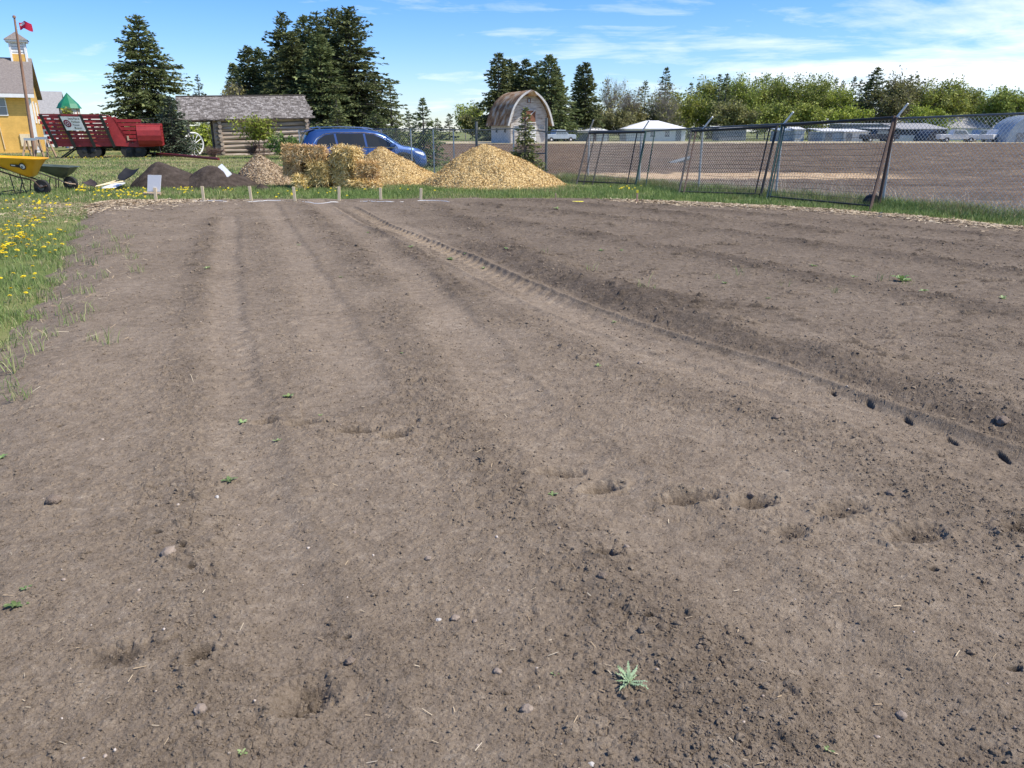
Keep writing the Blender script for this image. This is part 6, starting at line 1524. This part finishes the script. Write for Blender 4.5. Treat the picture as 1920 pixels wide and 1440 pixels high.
M['grass'] = grass_mat('grass_blades', -0.02); M['grass_lush'] = grass_mat('lush_grass_blades', -.07); M['grass_mid'] = grass_mat('mown_grass_blades', .085, .16); M['grass_tall'] = grass_mat('tall_rank_grass', .06, .5)
def blades(x, y, z, h, w, rng, bend=.5, seg=2):
    n = len(x); a = rng.uniform(0, 2 * np.pi, n); lean = rng.uniform(.05, bend, n) * h; d = np.stack([np.cos(a), np.sin(a), 0 * a], -1); s = np.stack([-np.sin(a), np.cos(a), 0 * a], -1)
    b = rng.uniform(0, np.pi, n); s = s * np.cos(b)[:, None] + d * np.sin(b)[:, None]
    P = np.stack([x, y, z], -1); W2 = s * (w / 2)[:, None]
    m = P + d * (lean * .3)[:, None]; m[:, 2] += h * .55; tp = P + d * lean[:, None]; tp[:, 2] += h * (1 - .25 * (lean / h) ** 2)
    V = np.stack([P - W2, P + W2, m + W2 * .8, m - W2 * .8, tp], 1).reshape(-1, 3); k = np.arange(n)[:, None] * 5
    F = [tuple(q) for q in (k + [0, 1, 2, 3])] if False else None
    Q = (k + np.array([[0, 1, 2, 3]])); T = (k + np.array([[3, 2, 4, 4]]))
    tri = np.concatenate([k + np.array([[0, 1, 2]]), k + np.array([[0, 2, 3]]), k + np.array([[3, 2, 4]])])
    return V, tri
def grass(name, label, rng, x, y, hf, wf, m, bend=.6):
    z = np.zeros(len(x)); h = hf * rng.uniform(.45, 1.35, len(x)); w = wf * rng.uniform(.6, 1.3, len(x))
    V, F = blades(x, y, z, h, w, rng, bend); return tag(npmesh(name, V, F, M[m]), label, 'grass', kind='stuff')
rng = np.random.default_rng(77)
def scatter(n, x0, x1, y0, y1, test, clump=None):
    x, y = rng.uniform(x0, x1, n), rng.uniform(y0, y1, n); ok = test(x, y)
    if clump: ok &= rng.random(n) < np.clip(.55 + 1.3 * fbm(x * clump, y * clump, 2, 61), .04, 1)
    return x[ok], y[ok]
wedge = lambda x, y: (np.abs(x) < .72 * np.maximum(y, 0) + 2.6)
def off_plot(x, y, lo, hi=99):
    e = plot_dist(x, y) + .18 * fbm(x * 1.6, y * 1.6, 3, 80); return (e < lo) & (e > -hi)
# near lawn at the left
x, y = scatter(520000, -16, -.5, .3, 19, lambda x, y: wedge(x, y) & off_plot(x, y, .10) & (rng.random(len(x)) < np.clip(11 / (y + 1.0), .45, 1)), 1.3)
grass('grass', 'lush spring grass with dry blades along the left edge of the garden', rng, x, y, .075, .0062, 'grass', .9)
# strip beyond the far edge and along the fence
def beyond(x, y): return off_plot(x, y, -.02) & (y < 24.0) & ((x - P1[0]) * FN.x + (y - P1[1]) * FN.y < .55)
x, y = scatter(330000, -13, 13, 12, 24, lambda x, y: beyond(x, y) & ((y > 18.3) | (x > 2)), 1.6)
grass('grass', 'green grass strip between the garden and the piles', rng, x, y, np.where(x > 2.6, .12, .105), .010, 'grass_lush', .7)
s_ = rng.uniform(-1.5, 15.5, 42000); o_ = rng.normal(-.15, .42, 42000); ok = rng.random(42000) < np.clip(.6 + 1.5 * fbm(s_ * .9, o_, 2, 63), .1, 1)
x = P1[0] + FD.x * s_ + FN.x * o_; y = P1[1] + FD.y * s_ + FN.y * o_; ok &= plot_dist(x, y) < -.05; hh = .24 * np.clip(1 - np.abs(o_) * .6, .3, 1)
grass('grass', 'tall rank grass growing along the foot of the fence', rng, x[ok], y[ok], hh[ok], .010, 'grass_tall', .8)
s_ = rng.uniform(5.5, 15.5, 900); o_ = rng.uniform(.15, 1.3, 900); x = P1[0] + FD.x * s_ + FN.x * o_; y = P1[1] + FD.y * s_ + FN.y * o_
M['dry_stalk'] = mat('dry_stalks', (0.48, 0.42, 0.32), (0.62, 0.56, 0.45), 8, .8)
grass('dry_stalks', 'pale dry stalks standing behind the right end of the fence', rng, x, y, .42, .007, 'dry_stalk', .9)
# mown lawn in the middle distance
x, y = scatter(420000, -46, 2, 17.5, 62, lambda x, y: wedge(x, y) & off_plot(x, y, -.3) & ((y > 23.2) | (x < -9)) & (y < 24 + 5.0 * np.maximum(0, 2 - x) + 3) & (rng.random(len(x)) < np.clip(26 / y, .25, 1)), .25)
grass('grass', 'mown lawn with dry patches in front of the wagon and the cabin', rng, x, y, .075, .028, 'grass_mid', .9)
x, y = scatter(60000, 2, 30, 88, 120, lambda x, y: wedge(x, y), .2)

# ---- straw litter: the corner of the plot and the right hand edge
M['straw_bits'] = mat('straw_bits', None, scale=4, rough=.85, island=.8, stops=[(.1, (0.24, 0.17, 0.10)), (.5, (0.44, 0.33, 0.20)), (.9, (0.62, 0.52, 0.36))])
def bits(name, label, x, y, z, ln, wd, m, cat, tiltz=.15):
    n = len(x); a = rng.uniform(0, 2 * np.pi, n); D = _norm(np.stack([np.cos(a), np.sin(a), rng.normal(0, tiltz, n)], -1)); sd = _norm(np.cross(D, np.array([[0, 0, 1.]]) + rng.normal(0, .3, (n, 3)))); C = np.stack([x, y, z + .006], -1)
    A = D * (ln * rng.uniform(.4, 1.6, n) / 2)[:, None]; B = sd * (wd * rng.uniform(.6, 1.5, n) / 2)[:, None]
    return tag(npmesh(name, np.stack([C - A - B, C + A - B, C + A + B, C - A + B], 1).reshape(-1, 3), np.arange(n * 4).reshape(-1, 4), M[m]), label, cat, kind='stuff')
cx1, cy1 = G(200, 384); x = np.concatenate([rng.normal(cx1, 1.15, 5200), rng.normal(cx1 + .2, .7, 2500)]); y = np.concatenate([rng.normal(cy1 - .1, .55, 5200), rng.normal(cy1 - 1.5, .9, 2500)])
zz3 = np.maximum(soil_height(x.astype(np.float32), y.astype(np.float32), False)[0], .0) + .008
bits('straw_litter', 'tan straw and chips strewn on the far left corner of the garden', x, y, zz3, .085, .014, 'straw_bits', 'straw')
sg_ = np.concatenate([rng.uniform(0, 1, 8200), rng.beta(2, 6, 2200)]); pr_ = np.array(EDGE_R[:6] and ([EDGE_F[-1]] + EDGE_R[:6])); cum = np.concatenate([[0], np.cumsum(np.linalg.norm(np.diff(pr_, axis=0), axis=1))]); q = sg_ * cum[-1]
x = np.interp(q, cum, pr_[:, 0]) + rng.normal(-.30, .38, len(q)); y = np.interp(q, cum, pr_[:, 1]) + rng.normal(-.30, .40, len(q))
zz3 = np.maximum(soil_height(x.astype(np.float32), y.astype(np.float32), False)[0], .0) + .008
bits('straw_litter', 'pale straw scattered along the right edge of the garden below the fence', x, y, zz3, .09, .013, 'straw_bits', 'straw')
def on_soil(n, power=1.0, y0=1.0, y1=18.5):
    u = rng.random(n); y = 1 / (1 / y0 - u * (1 / y0 - 1 / y1)); x = rng.uniform(-1, 1, n) * (.70 * y + .6); h, wet_shade, clod, e = soil_height(x.astype(np.float32), y.astype(np.float32), True); return x, y, h, clod, e
x, y, h, c, e = on_soil(430); k = e > .25
bits('straw_bits', 'tiny pale bits of straw and stubble lying all over the soil', x[k], y[k], h[k], .022, .0022, 'straw_bits', 'straw bits', .2)
xx, yy = rng.normal(-4.9, 1.5, 2600), rng.uniform(4.0, 15, 2600); e = plot_dist(xx, yy); k = (e > -.1) & (rng.random(2600) < np.exp(-np.maximum(e, 0) / .6)); h = soil_height(xx.astype(np.float32), yy.astype(np.float32), True)[0]
bits('straw_bits', 'dead grass and stubble worked into the left edge of the soil', xx[k], yy[k], h[k], .085, .0045, 'straw_bits', 'straw bits', .3)

# ---- crumbs and pebbles: lumps of a few shapes
import bmesh
def lump_shapes(k, sub, seed, rough=.28):
    r2 = np.random.default_rng(seed); out = []
    for i in range(k):
        bm = bmesh.new(); bmesh.ops.create_icosphere(bm, subdivisions=sub, radius=1.0); V = np.array([v.co[:] for v in bm.verts]); F = np.array([[v.index for v in f.verts] for f in bm.faces]); bm.free()
        n = np.stack([pn(V[:, 0] * 1.3 + 9 * i + seed, V[:, 1] * 1.3 + V[:, 2] * 1.7, seed + i), pn(V[:, 1] * 2.6 + 9 * i, V[:, 2] * 2.6 + V[:, 0] * 2, seed + i + 5)], -1)
        V = V * (1 + rough * 1.3 * n[:, :1] + rough * .8 * n[:, 1:]) * np.array([1, r2.uniform(.7, 1.0), r2.uniform(.55, .85)]); out.append((V, F))
    return out
def lumps_mesh(name, label, cat, x, y, z, r, shapes, m, kind='stuff', smooth=True):
    VV, FF, b = [], [], 0; n = len(x); ty = rng.integers(0, len(shapes), n); a = rng.uniform(0, 2 * np.pi, n); tl = rng.uniform(-.5, .5, n)
    for k, (V, F) in enumerate(shapes):
        i = np.where(ty == k)[0]
        if not len(i): continue
        ca, sa, ct, st = np.cos(a[i])[:, None], np.sin(a[i])[:, None], np.cos(tl[i])[:, None], np.sin(tl[i])[:, None]
        X, Y, Z = V[None, :, 0], V[None, :, 1], V[None, :, 2]; Y, Z = Y * ct - Z * st, Y * st + Z * ct; X, Y = X * ca - Y * sa, X * sa + Y * ca
        P = np.stack([x[i][:, None] + X * r[i][:, None], y[i][:, None] + Y * r[i][:, None], z[i][:, None] + Z * r[i][:, None]], -1).reshape(-1, 3); VV.append(P)
        FF.append((F[None] + (np.arange(len(i)) * len(V))[:, None, None]).reshape(-1, 3) + b); b += len(P)
    return tag(npmesh(name, np.concatenate(VV), np.concatenate(FF), M[m], None, smooth), label, cat, kind=kind)
M['clod'] = mat('clod_earth', None, scale=40, rough=.96, spec=.1, bump=.8, bscale=180, island=.5, stops=[(.2, (0.11, 0.08, 0.058)), (.5, (0.20, 0.15, 0.112)), (.8, (0.31, 0.245, 0.19))])
x, y, h, c, e = on_soil(30000); k = (e > .3) & (rng.random(30000) < np.clip(.07 + .8 * c, 0, 1)); r = np.exp(rng.normal(-5.2, .42, 30000)) * np.clip(.75 + y * .06, .75, 1.8); k &= r < np.where(y < 4, .019, .032)
lumps_mesh('soil_clods', 'loose clods of earth lying over the tilled soil', 'clods', x[k], y[k], h[k] + r[k] * .05, r[k], lump_shapes(12, 2, 3, .62), 'soil', smooth=False); print('clods', k.sum())
x, y, h, c, e = on_soil(95000, 1, .9, 15); k = (e > .15) & (rng.random(95000) < np.clip(.35 + .5 * c + .6 * fbm(x * .8, y * .8, 2, 90), .08, 1)); r = (.0013 + .00105 * np.sqrt(x * x + y * y + 2.2)) * rng.uniform(.45, 1.15, 95000) * (1 + .8 * (rng.random(95000) < .08))
lumps_mesh('soil_crumbs', 'fine crumbs of dry earth covering the tilled soil', 'crumbs', x[k], y[k], h[k] + r[k] * .2, r[k], lump_shapes(14, 1, 40, .62), 'soil', smooth=False); print('crumbs', k.sum())
M['pebble'] = mat('pale_pebbles', None, scale=30, rough=.7, island=.8, stops=[(.1, (0.24, 0.18, 0.135)), (.5, (0.36, 0.285, 0.22)), (.9, (0.50, 0.43, 0.36))])
x, y, h, c, e = on_soil(190); k = e > .3; r = np.exp(rng.normal(-5.45, .35, 190))
lumps_mesh('pebbles', 'small pale pebbles scattered over the soil', 'pebbles', x[k], y[k], h[k] + r[k] * .15, r[k], lump_shapes(5, 2, 8, .34), 'pebble')
# single stones and big clods one can point to
M['stone_tan'] = mat('tan_stone', (0.22, 0.17, 0.128), (0.34, 0.27, 0.208), 20, .9, .5, 90); M['stone_white'] = mat('white_stone', (0.36, 0.33, 0.29), (0.56, 0.53, 0.48), 25, .7, .3, 90)
for px, py, w, m, nm, lb in [
    (316, 1038, 34, 'stone_tan', 'stone', 'largest tan stone, on the near soil at the left'), (988, 1330, 27, 'stone_tan', 'stone', 'rounded tan stone near the bottom of the photo, left of the big thistle'),
    (375, 1331, 26, 'stone_tan', 'stone', 'half buried stone beside a hole at the lower left'), (822, 1163, 12, 'stone_white', 'stone', 'small whitish stone, left of two tan ones on the near soil'),
    (853, 1159, 20, 'stone_tan', 'stone', 'flat tan stone between a white stone and a small pale one'), (890, 1166, 11, 'stone_tan', 'stone', 'small pale stone at the right of the flat tan one'),
    (101, 940, 28, 'clod', 'clod', 'flat grey clod at the left edge of the near soil'), (933, 1258, 20, 'stone_tan', 'stone', 'tan stone above the rounded stone near the bottom'),
    (407, 933, 10, 'stone_white', 'stone', 'small white stone below the left row of footprints'), (803, 1048, 15, 'stone_tan', 'stone', 'small brown stone in the middle of the near soil'),
    (656, 1241, 22, 'clod', 'clod', 'dark lone clod left of the bottom centre'), (1109, 1430, 15, 'stone_white', 'stone', 'pale stone at the bottom edge of the photo'),
    (1175, 1027, 15, 'stone_tan', 'stone', 'stone below the right row of footprints'), (1200, 681, 13, 'stone_tan', 'stone', 'stone left of the tractor track in the middle of the plot'),
    (1455, 783, 18, 'clod', 'clod', 'dark clod left of the tractor track on the right'), (1408, 925, 16, 'clod', 'clod', 'dark clod above the right row of footprints'),
    (1668, 925, 18, 'clod', 'clod', 'dark clod above the right end of the row of footprints'), (1880, 790, 26, 'clod', 'clod', 'big dark clod in the wet furrow at the right edge'),
    (1690, 1344, 20, 'stone_tan', 'stone', 'half buried stone near the lower right corner'), (1130, 1083, 22, 'clod', 'clod', 'dark wedge shaped clod on the line of clods right of centre'),
    (726, 659, 9, 'stone_tan', 'stone', 'small pale stone in the middle of the plot'), (583, 658, 9, 'stone_tan', 'stone', 'small pale stone left of the middle of the plot')]:
    x, y = G(px, py, .10); z = soil_z(x, y); x, y = G(px, py, z); z = soil_z(x, y); r = .84 * w / 2 / 1440 * math.sqrt(x * x + y * y + 2.3)
    V, F = lump_shapes(1, 3, int(px) % 97, .34 if 'stone' in m else .40)[0]; V = V * r * np.array([1, .95, .9]); o = npmesh(nm, V, F, M[m], None, True); o.location = (x, y, z + r * .22); o.rotation_euler = (0, 0, px * .7); tag(o, lb, nm)

# ---- weeds in the soil
M['weed'] = mat('weed_leaves', None, scale=14, rough=.55, spec=.35, transl=.25, island=.5, stops=[(.2, (0.12, 0.19, 0.055)), (.55, (0.24, 0.33, 0.12)), (.85, (0.38, 0.46, 0.22))])
M['thistle'] = mat('thistle_leaves', None, scale=14, rough=.6, transl=.2, island=.4, stops=[(.2, (0.20, 0.29, 0.14)), (.55, (0.34, 0.45, 0.26)), (.85, (0.48, 0.57, 0.38))])
def rosette(seed, n, L, lobes, m, up=.45, wide=.24):
    r2 = np.random.default_rng(seed); V, F = [], []
    for i in range(n):
        a = 2 * math.pi * i / n * 1.0 + r2.uniform(-.35, .35) + seed; l = L * r2.uniform(.6, 1.1); el = r2.uniform(.15, 1.0) * up * 2; k = 2 * lobes + 2; b = len(V); d = Vector((math.cos(a), math.sin(a), 0)); s = Vector((-math.sin(a), math.cos(a), 0))
        for j in range(k + 1):
            f = j / k; c = d * (l * f * math.cos(el * (1 - .5 * f))) + Vector((0, 0, l * (f * math.sin(el) - .45 * f * f * math.sin(el)) + .002)); w = l * wide * (math.sin(math.pi * min(1, f * .93 + .07)) ** .8) * (1 if j % 2 else (.42 if lobes > 2 else .85)); z = Vector((0, 0, .22 * w + .012 * (j % 2) * r2.uniform(-1, 1) * l / .1))
            V += [tuple(c - s * w + z + d * (w * .4 * (j % 2))), tuple(c), tuple(c + s * w + z + d * (w * .4 * (j % 2)))]
        for j in range(k):
            q = b + 3 * j; F += [(q, q + 1, q + 4, q + 3), (q + 1, q + 2, q + 5, q + 4)]
    return np.array(V), F
def weed(px, py, w, label, seed, n=6, lobes=1, m='weed', name='weed', up=.5, group=None, wide=.24):
    x, y = G(px, py, .10); z = soil_z(x, y); x, y = G(px, py, z); z = soil_z(x, y); L = w / 2 / 1440 * math.sqrt(x * x + y * y + 2.3) * 1.15
    V, F = rosette(seed, n, L, lobes, m, up, wide); o = npmesh(name, V, F, M[m], None, True); o.location = (x, y, z - .002); return tag(o, label, name, group)
weed(1178, 1281, 66, 'large pale green spiky thistle near the bottom right of centre', 1, 13, 8, 'thistle', 'thistle', .8, wide=.105)
weed(541, 745, 26, 'light green weed above the left row of footprints', 2, 7, 2); weed(454, 794, 20, 'small weed just left of the left row of footprints', 3, 6)
weed(519, 827, 17, 'small weed growing in the left row of footprints', 4, 5); weed(429, 903, 28, 'low weed with narrow leaves below the left row of footprints', 5, 7, 3)
weed(30, 1137, 32, 'pale green weed by the left edge of the near soil', 6, 7, 2); weed(49, 1104, 17, 'tiny weed just above the pale one at the left edge', 7, 5)
weed(1122, 687, 16, 'upright little weed in the middle of the plot, left of the track', 8, 5, 1, up=.9); weed(1036, 928, 20, 'little weed at the left end of the right row of footprints', 9, 6)
weed(454, 1411, 20, 'small weed at the bottom edge left of the crumbled footprint', 10, 5); weed(1041, 1264, 15, 'tiny weed left of the big thistle', 11, 5); weed(1553, 1406, 18, 'tiny sprout at the bottom right edge', 12, 4, 1, up=.9)
weed(3, 858, 18, 'weed cut by the left edge of the photo', 13, 6); weed(1690, 527, 34, 'largest leafy weed on the far right of the soil', 14, 8, 2, up=.8); weed(845, 486, 16, 'weed beside the far end of the tractor track', 15, 6, 2)
for i, (px, py, w) in enumerate([(388, 504, 15), (770, 464, 13), (872, 475, 10), (1126, 470, 14), (950, 465, 12), (1360, 532, 15), (1733, 547, 20), (1525, 500, 14), (755, 661, 12), (601, 779, 10), (1152, 609, 12), (907, 505, 12), (690, 437, 10), (1165, 470, 10), (1045, 395, 14), (1600, 520, 12), (560, 460, 9), (640, 520, 9), (1880, 560, 16), (1440, 560, 12)]):
    weed(px, py, w, 'tiny green seedling dotted about the far soil', 30 + i, 5, 1 + i % 2, 'weed', 'weed', .6, 'seedlings on the far soil')
def tuft(px, py, hpx, label, seed, n=16, spread=.05, group=None, m='grass'):
    x, y = G(px, py, .08); z = max(soil_z(x, y), 0); r2 = np.random.default_rng(seed); h = hpx / 1440 * math.sqrt(x * x + y * y + 2.3); bx, by_ = r2.normal(0, spread * h / .12, n).clip(-.05, .05), r2.normal(0, spread * h / .12, n).clip(-.05, .05)
    V, F = blades(bx, by_, np.zeros(n) - .005, h * r2.uniform(.5, 1.1, n), np.full(n, .0062), r2, 1.1); o = npmesh('grass_tuft', V, F, M[m]); o.location = (x, y, z); return tag(o, label, 'grass tuft', group)
GL = 'grass tufts along the left side of the soil'
tl_ = [(214, 650, 34), (182, 642, 24), (172, 590, 26), (120, 585, 28), (75, 590, 30), (40, 620, 34), (60, 660, 30), (20, 690, 40), (8, 640, 36), (100, 560, 26), (140, 548, 22), (258, 515, 22), (172, 500, 24), (150, 520, 20), (205, 480, 20), (232, 478, 20), (180, 465, 16), (215, 455, 16), (200, 440, 14), (128, 610, 26), (95, 630, 22), (30, 585, 30), (150, 485, 18), (190, 525, 20), (240, 450, 14), (12, 725, 34), (40, 745, 26), (90, 520, 22), (110, 500, 20), (175, 430, 12), (70, 625, 28), (165, 555, 20), (135, 470, 16), (247, 490, 16), (160, 605, 18)]
for i, (px, py, h_) in enumerate(tl_): tuft(px, py, h_, 'loose tuft of grass rooted in the left side of the soil', 300 + i, 12 + i % 9, .06, GL)
for i, (px, py, h_) in enumerate([(1205, 556, 30), (1110, 514, 24), (1388, 520, 22), (1345, 525, 16), (1562, 552, 20), (1020, 480, 14), (1470, 540, 16), (1225, 548, 14), (1655, 528, 18), (1705, 535, 20)]): tuft(px, py, h_, 'thin tuft of grass on the right hand soil beyond the track', 400 + i, 7, .04, 'grass tufts on the right hand soil')

# ---- dandelions
M['dandelion'] = mat('dandelion_yellow', (0.80, 0.60, 0.008), (0.88, 0.72, 0.02), 30, .7)
def flower(r, n=18):
    V, F = [], []
    for ring, (k, rr, zz4) in enumerate(((n, 1, .0), (n - 4, .72, .22), (9, .42, .36))):
        for i in range(k):
            a = 2 * math.pi * i / k + ring * .3; d = Vector((math.cos(a), math.sin(a), 0)); s = Vector((-math.sin(a), math.cos(a), 0)); b = len(V); w = r * .17
            V += [tuple(Vector((0, 0, r * zz4 * .6)) - s * w * .4), tuple(Vector((0, 0, r * zz4 * .6)) + s * w * .4), tuple(d * r * rr + s * w + Vector((0, 0, r * (zz4 + .12)))), tuple(d * r * rr - s * w + Vector((0, 0, r * (zz4 + .12))))]; F.append((b, b + 1, b + 2, b + 3))
    return V, F
fv, ff_ = flower(.025); dn = thing('dandelion', 'yellow dandelion blooming in the grass along the left edge of the garden', 'dandelion', (0, 0, 0), 0, 'dandelions in the left hand grass')
h0 = npmesh('flower_head', [(a, b, c + .1) for a, b, c in fv], ff_, M['dandelion'], dn); MB().tube([(0, .01, 0), (0, 0, .1)], .0026, 5).build('stem', M['weed'], dn)
spots = []
for cxp, cyp, sx, sy, n in [(30, 424, 14, 5, 20), (65, 412, 10, 3, 22), (20, 440, 14, 6, 24), (30, 453, 16, 7, 20), (55, 445, 16, 7, 14), (8, 468, 12, 8, 20), (105, 440, 18, 14, 10), (60, 478, 26, 12, 7), (25, 515, 18, 16, 5), (90, 465, 20, 8, 6), (15, 575, 10, 16, 2), (75, 402, 14, 4, 8), (40, 397, 30, 5, 6), (60, 520, 24, 16, 3)]:
    for _ in range(n): spots.append((max(-40, rng.normal(cxp, sx)), max(388, rng.normal(cyp, sy))))
first = True
for px, py in spots:
    x, y = G(px, py, .08)
    if plot_dist(np.array([x]), np.array([y]))[0] > -.05: continue
    o = dn if first else copy_tree(dn); first = False; sc = rng.uniform(.75, 1.25); o.location = (x, y, -.01); o.scale = (sc, sc, sc); o.rotation_euler = (rng.uniform(-.3, .3), rng.uniform(-.3, .3), rng.uniform(0, 6))
# farther ones: too many and too small to count
X, Y, Rr_ = [], [], []
for cxp, cyp, sx, sy, n in [(196, 358, 10, 4, 26), (150, 353, 8, 4, 22), (230, 357, 14, 3, 12), (270, 358, 8, 3, 8), (338, 354, 12, 4, 22), (420, 352, 8, 3, 6), (540, 360, 80, 5, 12), (700, 360, 80, 5, 10), (170, 294, 70, 2, 60), (90, 372, 30, 5, 10), (1170, 353, 14, 2, 14), (60, 385, 40, 6, 30), (240, 366, 30, 5, 30)]:
    for _ in range(n):
        x, y = G(max(-20, rng.normal(cxp, sx)), rng.normal(cyp, sy), .08)
        if plot_dist(np.array([x]), np.array([y]))[0] < -.1: X.append(x); Y.append(y)
V, F = [], []; fv2, ff2 = flower(.024, 9)
for x, y in zip(X, Y):
    b = len(V); s = rng.uniform(.8, 1.4) * (1.25 if y > 35 else 1); ta = rng.uniform(-.5, .1); V += [(x + a * s, y + b2 * s - c * s * ta, .085 + c * s + b2 * s * .4) for a, b2, c in fv2]; F += [tuple(b + i for i in q) for q in ff2]
tag(npmesh('dandelions', V, F, M['dandelion']), 'far dandelions dotted through the grass before the piles and the wagon', 'dandelions', kind='stuff')
